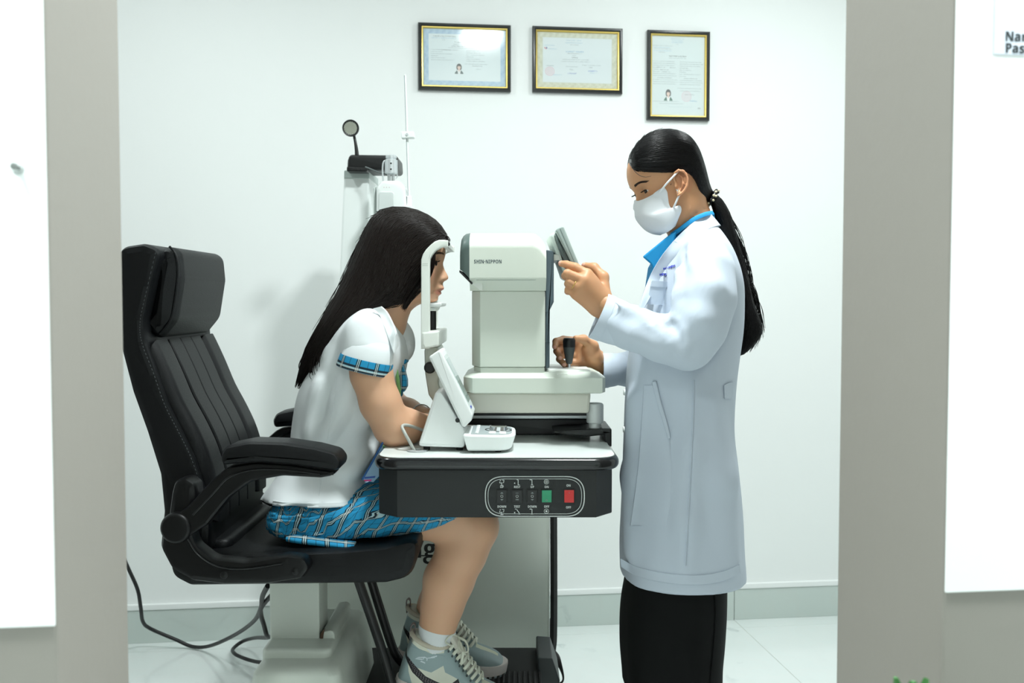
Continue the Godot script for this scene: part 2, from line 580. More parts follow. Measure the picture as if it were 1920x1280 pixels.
func certificate_print(kind: int) -> ImageTexture:
	var W := 700 if kind < 2 else 500
	var Hh := 500 if kind < 2 else 700
	var im := Image.create(W, Hh, false, Image.FORMAT_RGB8)
	var rng := RandomNumberGenerator.new()
	rng.seed = 40 + kind
	var paper: Color = [rgb(226, 238, 240), rgb(222, 232, 234), rgb(218, 230, 230)][kind]
	im.fill(paper)
	var grey := rgb(128, 142, 146)
	var dark := rgb(80, 92, 98)
	var blue := rgb(104, 158, 196)
	if kind < 2:
		# engraved border
		var b0: Color = rgb(186, 214, 232) if kind == 0 else rgb(216, 220, 200)
		var b1: Color = rgb(140, 178, 212) if kind == 0 else rgb(184, 186, 156)
		for y in Hh:
			for x in W:
				var e := mini(mini(x, W - 1 - x), mini(y, Hh - 1 - y))
				if e < 46:
					var k := sin(x * 0.31 + sin(y * 0.23) * 2.0) * sin(y * 0.29 + sin(x * 0.19) * 2.0)
					im.set_pixel(x, y, b0.lerp(b1, clampf(k * 1.6 - 0.1, 0, 1)))
				elif e < 50 and kind == 1:
					im.set_pixel(x, y, b1.lerp(paper, 0.5))
	if kind == 0:
		glyphs(im, rng, 84, 62, 190, 11, grey); glyphs(im, rng, 70, 80, 210, 6, blue); glyphs(im, rng, 160, 96, 24, 5, grey)
		glyphs(im, rng, 450, 64, 120, 7, blue); glyphs(im, rng, 265, 110, 200, 13, grey); glyphs(im, rng, 255, 132, 220, 6, grey)
		glyphs(im, rng, 235, 145, 260, 11, grey); glyphs(im, rng, 210, 164, 300, 5, grey)
		for i in 6:
			glyphs(im, rng, 66, 182 + i * 18, [230, 100, 180, 60, 120, 190][i], 6, grey)
			glyphs(im, rng, 365, 186 + i * 18, [110, 120, 150, 60, 120, 160][i], 6, grey)
		glyphs(im, rng, 158, 182, 70, 8, dark)
		glyphs(im, rng, 350, 302, 190, 6, grey); glyphs(im, rng, 415, 318, 90, 7, dark); glyphs(im, rng, 450, 345, 34, 9, grey)
		portrait(im, 302, 348, 45, rgb(70, 96, 96))
	elif kind == 1:
		glyphs(im, rng, 255, 68, 130, 8, blue); glyphs(im, rng, 245, 90, 150, 8, blue); glyphs(im, rng, 285, 108, 75, 6, grey)
		glyphs(im, rng, 62, 118, 90, 5, blue); glyphs(im, rng, 95, 150, 75, 5, blue)
		im.fill_rect(Rect2i(62, 140, 12, 8), rgb(206, 96, 104)); im.fill_rect(Rect2i(72, 148, 12, 8), rgb(206, 96, 104)); im.fill_rect(Rect2i(78, 136, 10, 14), rgb(64, 92, 160))
		glyphs(im, rng, 250, 166, 150, 11, blue); glyphs(im, rng, 265, 184, 125, 8, dark); glyphs(im, rng, 300, 203, 40, 5, grey); glyphs(im, rng, 303, 218, 46, 11, dark)
		glyphs(im, rng, 220, 240, 225, 6, grey); glyphs(im, rng, 205, 257, 250, 7, grey); glyphs(im, rng, 84, 300, 60, 6, dark); glyphs(im, rng, 252, 304, 100, 6, grey)
		glyphs(im, rng, 392, 288, 160, 6, grey); glyphs(im, rng, 448, 306, 30, 9, dark); glyphs(im, rng, 446, 336, 80, 11, rgb(70, 116, 200)); glyphs(im, rng, 460, 355, 56, 8, blue)
		glyphs(im, rng, 266, 362, 80, 10, rgb(70, 100, 180)); glyphs(im, rng, 138, 378, 78, 8, blue); glyphs(im, rng, 285, 326, 26, 12, grey)
		for y in range(310, 400):
			for x in range(66, 156):
				var rr := Vector2(x - 110, y - 352).length()
				if absf(rr - 38) < 2 or absf(rr - 26) < 1.5 or (rr < 22 and (x * 7 + y * 3) % 11 < 3): im.set_pixel(x, y, im.get_pixel(x, y).lerp(rgb(226, 130, 150), 0.6))
	else:
		glyphs(im, rng, 180, 22, 120, 9, blue); glyphs(im, rng, 190, 40, 100, 5, blue); glyphs(im, rng, 186, 54, 108, 6, blue); glyphs(im, rng, 236, 70, 14, 8, grey)
		glyphs(im, rng, 14, 84, 180, 9, grey); glyphs(im, rng, 20, 102, 150, 5, blue); glyphs(im, rng, 28, 112, 150, 8, grey); glyphs(im, rng, 22, 130, 160, 5, blue); glyphs(im, rng, 66, 142, 60, 6, grey)
		glyphs(im, rng, 164, 172, 160, 11, dark); glyphs(im, rng, 164, 192, 160, 6, grey)
		for i in 14:
			glyphs(im, rng, 14, 222 + i * 18, [200, 205, 195, 60, 50, 60, 210, 225, 0, 225, 235, 215, 0, 0][i], 5, grey)
			glyphs(im, rng, 264, 224 + i * 18, [210, 220, 200, 30, 110, 60, 195, 60, 0, 210, 215, 200, 0, 0][i], 5, grey)
		glyphs(im, rng, 48, 274, 74, 7, dark); glyphs(im, rng, 170, 276, 50, 6, dark); glyphs(im, rng, 300, 276, 44, 9, dark); glyphs(im, rng, 80, 296, 78, 6, dark); glyphs(im, rng, 90, 314, 90, 6, dark)
		glyphs(im, rng, 56, 366, 130, 7, dark); glyphs(im, rng, 298, 368, 130, 6, dark)
		glyphs(im, rng, 244, 456, 230, 5, grey); glyphs(im, rng, 270, 478, 190, 6, grey); glyphs(im, rng, 316, 508, 88, 8, dark); glyphs(im, rng, 362, 562, 70, 10, blue)
		glyphs(im, rng, 16, 574, 240, 4, grey); glyphs(im, rng, 74, 592, 230, 4, grey); glyphs(im, rng, 150, 620, 230, 5, rgb(180, 200, 206)); glyphs(im, rng, 46, 626, 14, 10, grey); glyphs(im, rng, 440, 626, 18, 12, dark)
		for y in range(480, 580):
			for x in range(280, 380):
				var rr := Vector2(x - 330, y - 528).length()
				if absf(rr - 44) < 2 or absf(rr - 32) < 1.5 or (rr < 26 and (x * 5 + y * 3) % 11 < 3): im.set_pixel(x, y, im.get_pixel(x, y).lerp(rgb(226, 140, 160), 0.45))
		portrait(im, 158, 520, 50, rgb(52, 108, 92))
	return ImageTexture.create_from_image(im)

func certificate(c: Array, kind: int, label: String) -> void:
	var a := wall_at(c[0], c[1])
	var b := wall_at(c[2], c[3])
	var p := wall_at(c[4], c[5])
	var q := wall_at(c[6], c[7])
	var x0 := (a.x + q.x) / 2
	var x1 := (b.x + p.x) / 2
	var y1 := (a.y + b.y) / 2
	var y0 := (p.y + q.y) / 2
	var t := thing("picture_frame", label, "certificate", room * Vector3((x0 + x1) / 2, y0, 0.0), "framed certificates on the back wall")
	var ring := func(prof: Array) -> ArrayMesh:
		var rows := []
		for k in prof.size() + 1:
			var e: Array = prof[k % prof.size()]
			var row := PackedVector3Array()
			for s in [[x0 + e[0], y0 + e[0]], [x1 - e[0], y0 + e[0]], [x1 - e[0], y1 - e[0]], [x0 + e[0], y1 - e[0]]]:
				row.append(room * Vector3(s[0], s[1], e[1]))
			rows.append(row)
		return MB.new().grid(rows, true, false).commit(35)
	part("moulding", ring.call([[0.0, 0.001], [0.0, 0.015], [0.0025, 0.019], [0.008, 0.02], [0.011, 0.017], [0.0125, 0.016], [0.0128, 0.004], [0.0128, 0.001]]), M.frame_black, t, "black moulding")
	part("lip", ring.call([[0.0126, 0.004], [0.0128, 0.0155], [0.0165, 0.0145], [0.0185, 0.011], [0.0185, 0.004]]), M.gold, t, "gilded inner lip")
	var i := 0.0175
	var cn := [Vector3(x0 + i, y0 + i, 0.007), Vector3(x1 - i, y0 + i, 0.007), Vector3(x1 - i, y1 - i, 0.007), Vector3(x0 + i, y1 - i, 0.007)]
	part("backing", MB.new().box(Vector3(x0 + 0.008, y0 + 0.008, 0.0015), Vector3(x1 - 0.008, y1 - 0.008, 0.0065), 0.0, room).commit(), mat(rgb(170, 150, 120), 0.8), t)
	var mb := MB.new()
	for k in 4:
		mb.v.append(room * cn[k])
		mb.uv.append([Vector2(0, 1), Vector2(1, 1), Vector2(1, 0), Vector2(0, 0)][k])
	mb.ix = PackedInt32Array([0, 2, 1, 0, 3, 2])
	var pm := mat(Color.WHITE, 0.6)
	pm.albedo_texture = certificate_print(kind)
	part("print", mb.commit(), pm, t, "printed certificate with a border and small script" if kind < 2 else "printed certificate with two columns of script")
	part("glass", MB.new().box(Vector3(x0 + 0.0135, y0 + 0.0135, 0.008), Vector3(x1 - 0.0135, y1 - 0.0135, 0.010), 0.0, room).commit(), M.glass, t)

func materials() -> void:
	M.white_plastic = mat(rgb(232, 238, 236), 0.35)
	M.shell = mat(rgb(214, 221, 210), 0.38)           # warm grey-white instrument plastic
	M.shell_light = mat(rgb(230, 235, 228), 0.35)
	M.console = mat(rgb(240, 244, 243), 0.32)
	M.dark_panel = mat(rgb(78, 94, 102), 0.42)
	M.cap_grey = mat(rgb(84, 100, 96), 0.4)
	M.black = mat(rgb(13, 15, 16), 0.42)
	M.black_gloss = mat(rgb(14, 16, 19), 0.16)
	M.apron = bumpy(mat(rgb(19, 23, 24), 0.55), 0.05, 0.8, 20.0)
	M.frame_black = mat(rgb(30, 33, 32), 0.3)
	M.gold = mat(rgb(222, 196, 112), 0.28, 0.85)
	M.metal = mat(rgb(196, 200, 202), 0.28, 0.9)
	M.satin = mat(rgb(206, 212, 214), 0.36, 0.55)
	M.brass = mat(rgb(196, 160, 86), 0.3, 0.9)
	M.chrome = mat(rgb(222, 224, 226), 0.12, 1.0)
	M.rubber = mat(rgb(11, 12, 13), 0.7)
	M.laminate = mat(rgb(226, 233, 230), 0.3)
	M.cabinet = mat(rgb(208, 216, 206), 0.4)
	M.leather = bumpy(mat(rgb(13, 15, 17), 0.48, 0.0, 0.36), 0.09, 1.6, 16.0, FastNoiseLite.TYPE_CELLULAR, 2)
	M.arm_plastic = bumpy(mat(rgb(11, 12, 13), 0.42, 0.0, 0.4), 0.2, 0.6, 30.0)
	M.cable = mat(rgb(18, 19, 20), 0.45)
	M.print_white = mat(rgb(226, 232, 230), 0.5)
	M.ink = mat(rgb(20, 24, 24), 0.5)
	var g := mat(Color(1, 1, 1, 0.07), 0.0)
	g.transparency = BaseMaterial3D.TRANSPARENCY_ALPHA
	g.roughness = 0.06
	M.glass = g

func plan(y: float) -> Transform3D:     # polygon (x, depth), pushed down from height y
	return Transform3D(Basis(Vector3(1, 0, 0), Vector3(0, 0, -1), Vector3(0, -1, 0)), Vector3(0, y, 0))

func disc_z(px: float, py: float, d: float, prof: Array, seg := 32) -> MB:   # lathe about the z axis, profile height towards the camera
	return MB.new().lathe(prof, Transform3D(Basis(Vector3.RIGHT, PI / 2), P(px, py, d)), seg)

func rod(px0: float, py0: float, d0: float, px1: float, py1: float, d1: float, r: float, seg := 16) -> MB:
	return MB.new().tube(PackedVector3Array([P(px0, py0, d0), P(px1, py1, d1)]), r, seg)

func line_px(pts: Array, n: int) -> PackedVector3Array:
	var w := []
	for q in pts: w.append(P(q[0], q[1], q[2]))
	return curve(w, n)

# ------------------------------------------------------------------ instrument table
var TABLE_Y := 0.0

func build_table() -> void:
	var d0 := 1.985
	var xl := P(702, 880, d0 + 0.04).x
	var xr := P(1161, 880, d0 + 0.04).x
	var t := thing("instrument_table", "white-topped instrument table with thick black rim and switch panel", "table", Vector3((xl + xr) / 2, 0, -2.25))
	var e := [[xl, d0, 0.055], [xr, d0, 0.055], [xr, 2.56, 0.05], [xl, 2.56, 0.05]]
	part("edge_band", MB.new().prism(MB.rounded(e, 10), plan(TABLE_Y), 0.026, 0.0115, 5).commit(35), M.black_gloss, t, "glossy black rounded edge band")
	var k := 0.0085
	var e2 := [[xl + k, d0 + k, 0.053], [xr - k, d0 + k, 0.053], [xr - k, 2.556, 0.046], [xl + k, 2.556, 0.046]]
	part("tabletop", MB.new().prism(MB.rounded(e2, 10), plan(TABLE_Y + 0.0012), 0.012, 0.0010, 2).commit(35), M.laminate, t, "white laminate top")
	# apron
	var af := 2.005
	var ya := TABLE_Y - 0.0255
	var yb := P(930, 970, af).y
	var ap := PackedVector2Array([Vector2(P(745, 968, af).x, af), Vector2(P(1118, 968, af).x, af), Vector2(P(1147, 960, af + 0.045).x, af + 0.045), Vector2(P(1147, 960, af + 0.045).x, 2.52), Vector2(P(711, 965, af + 0.04).x, 2.52), Vector2(P(711, 965, af + 0.04).x, af + 0.04)])
	part("apron", MB.new().prism(ap, plan(ya), ya - yb, 0.0015, 1).commit(20), M.apron, t, "matt black apron below the rim")
	# printed double outline round the switches
	for q in [[910.0, 893.0, 1095.5, 967.5, 0.0011], [915.0, 897.5, 1090.5, 963.0, 0.0006]]:
		var a := XY(q[0], q[1], af)
		var b := XY(q[2], q[3], af)
		var rr: float = (a.y - b.y) * 0.46
		var loop := MB.rounded([[a.x, b.y, rr], [b.x, b.y, rr], [b.x, a.y, rr], [a.x, a.y, rr]], 10)
		var pts := PackedVector3Array()
		for s in loop: pts.append(Vector3(s.x, s.y, -af + 0.0002))
		pts.append(pts[0]); pts.append(pts[1])
		part("outline", MB.new().tube(pts, q[4], 6, false).commit(60), M.print_white, t)
	var xs := [941.0, 969.5, 998.0, 1025.0, 1067.0]
	var upper := ["UP", "REST", "UP", "ON", "ON"]
	var lower := ["DOWN", "TEST", "DOWN", "OFF", "OFF"]
	var green := mat(rgb(20, 150, 106), 0.3)
	var red := mat(rgb(214, 42, 40), 0.3)
	for i in 5:
		var x: float = xs[i]
		var c := P(x, 929.5, af)
		var w := 0.0098
		var h := 0.0124
		var col: Material = M.black if i < 3 else (green if i == 3 else red)
		var sw := part("rocker_switch", MB.new().prism(MB.rounded([[c.x - w - 0.0018, c.y - h - 0.0018, 0.0015], [c.x + w + 0.0018, c.y - h - 0.0018, 0.0015], [c.x + w + 0.0018, c.y + h + 0.0018, 0.0015], [c.x - w - 0.0018, c.y + h + 0.0018, 0.0015]]), at_z(af - 0.0016), 0.003, 0.0006).commit(), M.black, t, ["black rocker switch below the chair symbol", "black rocker switch below REST", "black rocker switch below the lamp arm symbol", "green rocker switch", "red rocker switch"][i])
		# rocker: a shallow V seen from the side, the lower half pressed in on the lit ones
		var tilt := 0.0 if i < 3 else (-0.0016 if i == 3 else 0.0014)
		var prof := [[-h, 0.0022 + tilt], [-h * 0.3, 0.0018 + tilt * 0.2], [0.0, 0.0016], [h * 0.3, 0.0018 - tilt * 0.2], [h, 0.0022 - tilt]]
		var poly := PackedVector2Array([Vector2(-h, -0.002)])
		for p in prof: poly.append(Vector2(p[0], p[1] + 0.0012))
		poly.append(Vector2(h, -0.002))
		var xf := Transform3D(Basis(Vector3(0, 1, 0), Vector3(0, 0, 1), Vector3(1, 0, 0)), Vector3(c.x - w, c.y, -af + 0.0006))
		part("rocker", MB.new().prism(poly, xf, 2 * w, 0.0005, 1).commit(12), col, sw)
		var faint := mat(rgb(150, 160, 160), 0.5)
		var zz := -af + 0.0042
		if i < 3:
			var ring := PackedVector3Array()
			for s in 18: ring.append(Vector3(c.x + cos(TAU * s / 16) * 0.0024, c.y + sin(TAU * s / 16) * 0.0024, zz - 0.0008))
			part("symbol", MB.new().tube(ring, 0.0004, 5, false).commit(60), M.print_white, sw)
			if i != 1:
				for s in [-1, 1]:
					part("symbol", MB.new().prism(PackedVector2Array([Vector2(c.x - 0.0032, c.y + s * 0.0058), Vector2(c.x + 0.0032, c.y + s * 0.0058), Vector2(c.x, c.y + s * 0.0086)]), at_z(-zz), 0.0006).commit(), faint, sw)
			else:
				part("symbol", MB.new().box(Vector3(c.x - 0.003, c.y + 0.0064, zz - 0.0006), Vector3(c.x + 0.003, c.y + 0.007, zz)).commit(), faint, sw)
				for s in [-1, 1]:
					part("symbol", MB.new().box(Vector3(c.x - 0.003, c.y - 0.0069 + s * 0.0006, zz - 0.0006), Vector3(c.x + 0.003, c.y - 0.0063 + s * 0.0006, zz)).commit(), faint, sw)
		else:
			part("symbol", MB.new().box(Vector3(c.x - 0.0003, c.y + 0.006, zz - 0.003), Vector3(c.x + 0.0003, c.y + 0.0088, zz + 0.0002)).commit(), faint, sw)
			var ring := PackedVector3Array()
			for s in 14: ring.append(Vector3(c.x + cos(TAU * s / 12) * 0.0018, c.y - 0.008 + sin(TAU * s / 12) * 0.0014, zz - 0.0002))
			part("symbol", MB.new().tube(ring, 0.00035, 5, false).commit(60), faint, sw)
		for q in [[upper[i], 911.2 if i < 4 else 908.5], [lower[i], 948.0 if i < 4 else 949.5]]:
			var tp := P(x if i < 4 else x - 1.0, q[1], af)
			lettering(q[0], 0.0042, t, Transform3D(Basis().scaled(Vector3(0.92, 1, 1)), Vector3(tp.x, tp.y - 0.0016, -af)), M.print_white, true, true, 0.0005, "switch_legend")
	# little pictures above and below the switches
	for s in [-1, 1]:
		var yo := 902.0 if s < 0 else 957.0
		var bx := func(px: float, py: float, w: float, h: float, turn := 0.0) -> MB:
			var c := P(px, py, af)
			return MB.new().box(Vector3(-w / 2, -h / 2, 0), Vector3(w / 2, h / 2, 0.0005), 0.0, Transform3D(Basis(Vector3(0, 0, 1), turn), Vector3(c.x, c.y, -af)))
		var dot := func(px: float, py: float, r: float) -> MB:
			return disc_z(px, py, af, [[0.0, 0.0006], [r, 0.0005], [r, 0.0]], 12)
		var m1 := MB.new()   # seated figure before a column
		m1.add(dot.call(938.0, yo - 1.5, 0.0011)); m1.add(bx.call(939.5, yo + 3.0, 0.0056, 0.0011)); m1.add(bx.call(937.0, yo + 2.0, 0.0012, 0.003)); m1.add(bx.call(944.5, yo + 0.5, 0.0011, 0.0062, -0.2)); m1.add(bx.call(943.0, yo - 2.5, 0.004, 0.001)); m1.add(bx.call(940.5, yo + 5.5, 0.0012, 0.004)); m1.add(bx.call(941.0, yo + 7.5, 0.006, 0.0009))
		part("pictogram", m1.commit(), M.print_white, t)
		var m2 := MB.new()   # dot and lamp column, upright or tilted
		m2.add(dot.call(965.0, yo + 3.5, 0.0013))
		m2.add(bx.call(971.5, yo + 1.5, 0.0013, 0.0095, 0.0 if s < 0 else 0.62)); m2.add(bx.call(972.5 if s < 0 else 974.0, yo + 6.5, 0.0042, 0.001)); m2.add(bx.call(970.0 if s < 0 else 967.0, yo - 3.0, 0.003, 0.001))
		part("pictogram", m2.commit(), M.print_white, t)
		var m3 := MB.new()
		m3.add(bx.call(997.5, yo + 1.5, 0.0013, 0.0095)); m3.add(bx.call(997.5, yo + 6.5, 0.0045, 0.001)); m3.add(bx.call(995.0, yo - 3.0, 0.004, 0.0014))
		part("pictogram", m3.commit(), M.print_white, t)
		var m4 := MB.new()   # ring lamp
		var cc := P(1024.5, yo + 1.0, af)
		for rr in [0.0046, 0.0022]:
			if rr < 0.003 and s > 0: continue
			var ring := PackedVector3Array()
			for q in 26: ring.append(Vector3(cc.x + cos(TAU * q / 24) * rr, cc.y + sin(TAU * q / 24) * rr, -af + 0.0002))
			m4.tube(ring, 0.0005, 5, false)
		m4.add(dot.call(1024.5, yo + 1.0, 0.0008 if s < 0 else 0.002))
		part("pictogram", m4.commit(50), M.print_white, t)
	# cable grommet
	var gp := P(783, 849, 2.075)
	part("grommet", MB.new().lathe([[0.011, 0.0012], [0.0125, 0.0042], [0.022, 0.0028], [0.0225, 0.0014]], Transform3D(Basis(), Vector3(gp.x, TABLE_Y + 0.0005, gp.z)), 32).commit(40), M.satin, t)
	part("grommet_hole", MB.new().lathe([[0.0, 0.0022], [0.0105, 0.0022], [0.011, 0.0014]], Transform3D(Basis(), Vector3(gp.x, TABLE_Y + 0.0005, gp.z)), 24).commit(40), M.ink, t)
	# side bracket, clamp arm and locking knob at the examiner's end
	part("clamp_arm", slab([[1030, 809, 4], [1060, 806, 20], [1128, 804, 4], [1147, 808, 3], [1147, 814, 2], [1100, 819, 20], [1060, 816, 10]], 2.2, 2.30, 0.004).commit(35), M.black, t, "black tapered clamp arm")
	part("clamp_bracket", slab([[1128, 803, 2], [1147, 803, 4], [1147, 838, 2], [1136, 838, 2], [1134, 815, 2], [1128, 812, 2]], 2.2, 2.34, 0.003).commit(35), M.black, t)
	var kx := P(1115.5, 807, 2.225)
	var ax := Transform3D(Basis(), kx)
	var u := 2.24 / FPX
	part("knob_ring", MB.new().lathe([[9.0 * u, -0.004], [9.5 * u, 4 * u], [8.0 * u, 4.5 * u], [0.0, 4.5 * u]], ax, 28).commit(35), M.brass, t, "brass ring under the knob")
	part("knob", MB.new().lathe([[0.0, 4 * u], [10.5 * u, 4 * u], [11.5 * u, 6 * u], [11.5 * u, 13 * u], [12.0 * u, 14.5 * u], [15.0 * u, 15 * u], [16.0 * u, 17 * u], [16.0 * u, 48 * u], [14.5 * u, 51 * u], [12 * u, 52 * u], [0.0, 52 * u]], ax, 36).commit(35), mat(rgb(206, 210, 210), 0.38, 0.25), t, "silver cylinder knob")

# ------------------------------------------------------------------ the eye-testing instrument
func build_instrument() -> void:
	var t := thing("autorefractor", "white eye-testing instrument with chin rest, joystick and tilting monitor", "instrument", Vector3(P(985, 800, 2.28).x, TABLE_Y, -2.3))
	var n := 2.17
	# sliding rail block on the table
	part("rail", slab([[868, 785, 2], [1107, 785, 2], [1107, 815.2, 2], [868, 815.2, 2]], 2.32, 2.46, 0.003).commit(), M.black, t, "black rail under the base")
	part("rail_strip", slab([[868, 778, 1], [1106, 778, 1], [1106, 785, 1], [868, 785, 1]], 2.29, 2.46, 0.0015).commit(), M.satin, t, "silver strip on the rail")
	part("rail_gap", slab([[872, 773, 0], [1103, 773, 0], [1103, 779, 0], [872, 779, 0]], 2.27, 2.42, 0.0).commit(), M.black, t)
	part("base_box", slab([[872, 735, 3], [1108, 735, 3], [1105, 775, 4], [874, 775, 4]], 2.205, 2.43, 0.006).commit(35), mat(rgb(221, 220, 208), 0.4), t, "beige base box")
	# moving plate: plan with cut corners, upper rim sloping in
	var yb := P(1000, 736, n).y
	var yt := P(1000, 709, n).y
	var yr := P(1000, 697, n + 0.03).y
	var x0 := P(869, 722, n + 0.03).x
	var x1 := P(1134, 722, n + 0.03).x
	var ring := func(c: float, cut: float, y: float) -> PackedVector3Array:
		var r := PackedVector3Array()
		for q in [[x0 + c, n + c + cut], [x0 + c + cut * 0.6, n + c], [x1 - c - 0.008, n + c], [x1 - c, n + c + 0.02], [x1 - c, 2.44 - c - 0.02], [x1 - c - 0.008, 2.44 - c], [x0 + c + cut * 0.6, 2.44 - c], [x0 + c, 2.44 - c - cut]]:
			r.append(Vector3(q[0], y, -q[1]))
		return r
	part("moving_plate", MB.new().grid([ring.call(0.004, 0.035, yb - 0.002), ring.call(0.0, 0.035, yb), ring.call(0.0, 0.035, yt), ring.call(0.0015, 0.035, yt + 0.002), ring.call(0.02, 0.03, yr), ring.call(0.026, 0.03, yr + 0.0015)]).commit(25), M.shell, t, "sliding plate with sloped rim")
	part("release_tab", slab([[1044, 701, 1], [1064, 701, 1], [1064, 705.5, 1], [1044, 705.5, 1]], n + 0.0105, n + 0.02, 0.0006).commit(), M.shell_light, t)
	# raised deck with the joystick
	part("deck", slab([[1023, 693, 2], [1107, 693, 6], [1124, 712, 2], [1023, 712, 2]], 2.205, 2.40, 0.004).commit(30), M.shell_light, t, "raised joystick deck")
	var js := part("joystick", MB.new().lathe([[0.0, 0.06], [0.0115, 0.0595], [0.0135, 0.057], [0.0145, 0.052], [0.0142, 0.040], [0.0138, 0.0385]], Transform3D(Basis(), P(1067, 682, 2.285)), 32).commit(35), M.black, t, "black joystick")
	part("grip", MB.new().lathe([[0.0135, 0.0388], [0.0134, 0.036], [0.0075, 0.003], [0.0062, 0.0], [0.0, 0.0]], Transform3D(Basis(), P(1067, 682, 2.285)), 32).commit(35), mat(rgb(62, 68, 68), 0.5), js, "tapered grey grip")
	part("stem", MB.new().lathe([[0.0036, 0.002], [0.0036, -0.014]], Transform3D(Basis(), P(1067, 682, 2.285)), 16).commit(), M.metal, js)
	part("disc", MB.new().lathe([[0.0, -0.0095], [0.028, -0.0125], [0.030, -0.0140], [0.0, -0.0142]], Transform3D(Basis(), P(1067, 682, 2.285)), 40).commit(30), M.satin, js)
	# column
	var cx0 := P(885, 640, 2.235).x
	var cxb := P(900, 640, 2.185).x
	var cx1 := P(1022.5, 640, 2.185).x
	var cp := MB.rounded([[cxb, 2.185, 0.004], [cx1, 2.185, 0.005], [cx1, 2.415, 0.005], [cxb, 2.415, 0.004], [cx0, 2.365, 0.004], [cx0, 2.235, 0.004]], 3)
	var yct := P(950, 545, 2.185).y
	var ycb := P(950, 688, 2.185).y
	part("column", MB.new().prism(cp, plan(yct), yct - ycb, 0.002, 1).commit(25), M.shell, t, "upright column")
	var bp := MB.rounded([[cxb + 0.001, 2.188, 0.004], [cx1 - 0.001, 2.188, 0.005], [cx1 - 0.001, 2.412, 0.005], [cxb, 2.412, 0.004], [cx0 + 0.004, 2.362, 0.004], [cx0 + 0.004, 2.238, 0.004]], 3)
	part("column_foot", MB.new().prism(bp, plan(ycb - 0.001), 0.024, 0.001, 1).commit(25), M.shell, t)
	# measuring head: rounded on top, near and far faces cut back below
	var hn := 2.155
	var hf := 2.445
	var yh := P(950, 433, hn).y
	var yc := P(950, 521, hn).y          # where the cheeks begin to slope in
	var yl := P(950, 545, 2.185).y
	var hx0 := P(880, 480, hn).x
	var hx1 := P(1024.5, 480, hn).x
	var sec := func(x: float, top: float, sx: float) -> PackedVector3Array:
		var r := PackedVector3Array()
		var rr := 0.075
		# across: from near bottom round the top to far bottom
		r.append(Vector3(x, yl, -2.185)); r.append(Vector3(x, yl + 0.001, -2.184))
		r.append(Vector3(x, yc - 0.001, -hn - 0.0006)); r.append(Vector3(x, yc + 0.001, -hn))
		for k in 9:
			var a := PI / 2 * k / 8
			r.append(Vector3(x, yh - top - rr * 0.5 + sin(a) * rr * 0.5, -hn - sx - rr + cos(a) * rr))
		for k in 9:
			var a := PI / 2 * k / 8
			r.append(Vector3(x, yh - top - rr * 0.5 + cos(a) * rr * 0.5, -hf + sx + rr - sin(a) * rr))
		r.append(Vector3(x, yc + 0.001, -hf)); r.append(Vector3(x, yc - 0.001, -hf + 0.0006))
		r.append(Vector3(x, yl + 0.001, -2.416)); r.append(Vector3(x, yl, -2.415))
		return r
	part("head_housing", MB.new().grid([sec.call(hx0, 0.0, 0.0), sec.call(hx0 + 0.001, 0.0, 0.0), sec.call(hx1 - 0.030, 0.0, 0.0), sec.call(hx1 - 0.022, 0.002, 0.0), sec.call(hx1 - 0.012, 0.010, 0.0), sec.call(hx1, 0.026, 0.001)]).commit(28), M.shell, t, "rounded measuring head")
	# grey front cap, sloping underside with a dark lens window
	var cap := []
	for q in [[880.2, 0.0, 521.0], [879.5, 0.0, 521.0], [872.0, 0.0015, 513.0], [866.5, 0.006, 508.0], [863.5, 0.012, 506.0], [862.0, 0.022, 505.0]]:
		var x := P(q[0], 470, hn).x
		var r := PackedVector3Array()
		var yy := P(950, q[2], hn).y
		var rr := 0.075
		r.append(Vector3(x, yy, -hn - 0.002 - q[1] * 0.3))
		for k in 9:
			var a := PI / 2 * k / 8
			r.append(Vector3(x, yh - q[1] - rr * 0.5 + sin(a) * rr * 0.5, -hn - q[1] * 0.4 - rr + cos(a) * rr))
		for k in 9:
			var a := PI / 2 * k / 8
			r.append(Vector3(x, yh - q[1] - rr * 0.5 + cos(a) * rr * 0.5, -hf + q[1] * 0.4 + rr - sin(a) * rr))
		r.append(Vector3(x, yy, -hf + 0.002 + q[1] * 0.3))
		cap.append(r)
	part("front_cap", MB.new().grid(cap).commit(40), M.cap_grey, t, "dark grey front cap")
	part("window_strip", slab([[861.5, 505.5, 0], [886.5, 530.5, 0], [884.5, 533.5, 0], [861, 510, 0]], hn + 0.004, hf - 0.004, 0.0008).commit(), M.black, t, "black strip under the cap")
	part("chin_bevel", slab([[879, 520, 0], [905, 520, 0], [905, 545, 0], [899.5, 544, 0], [884, 531.5, 0]], hn + 0.012, hf - 0.012, 0.001).commit(), M.shell_light, t)
	part("seam", slab([[893, 523.2, 0.5], [1002, 523.2, 0.5], [1006, 524.6, 0.5], [1002, 525.4, 0.5], [893, 525.4, 0.5]], hn - 0.0002 + 0.0035, hn + 0.012, 0.0).commit(), mat(rgb(168, 178, 170), 0.5), t)
	# dark back panel
	part("back_panel", slab([[1023, 468, 2], [1036, 470, 5], [1038.5, 474, 3], [1038.5, 566, 4], [1031, 581, 4], [1030.5, 690, 1], [1023, 690, 1]], 2.19, 2.41, 0.003).commit(35), M.dark_panel, t, "blue-grey back panel")
	for yy in [585.0, 642.0]:
		part("panel_joint", slab([[1022, yy, 0], [1030.9, yy, 0], [1030.9, yy + 0.9, 0], [1022, yy + 0.9, 0]], 2.1895, 2.4105, 0.0).commit(), mat(rgb(48, 60, 68), 0.5), t)
	var lp := P(914.8, 490.3, hn)
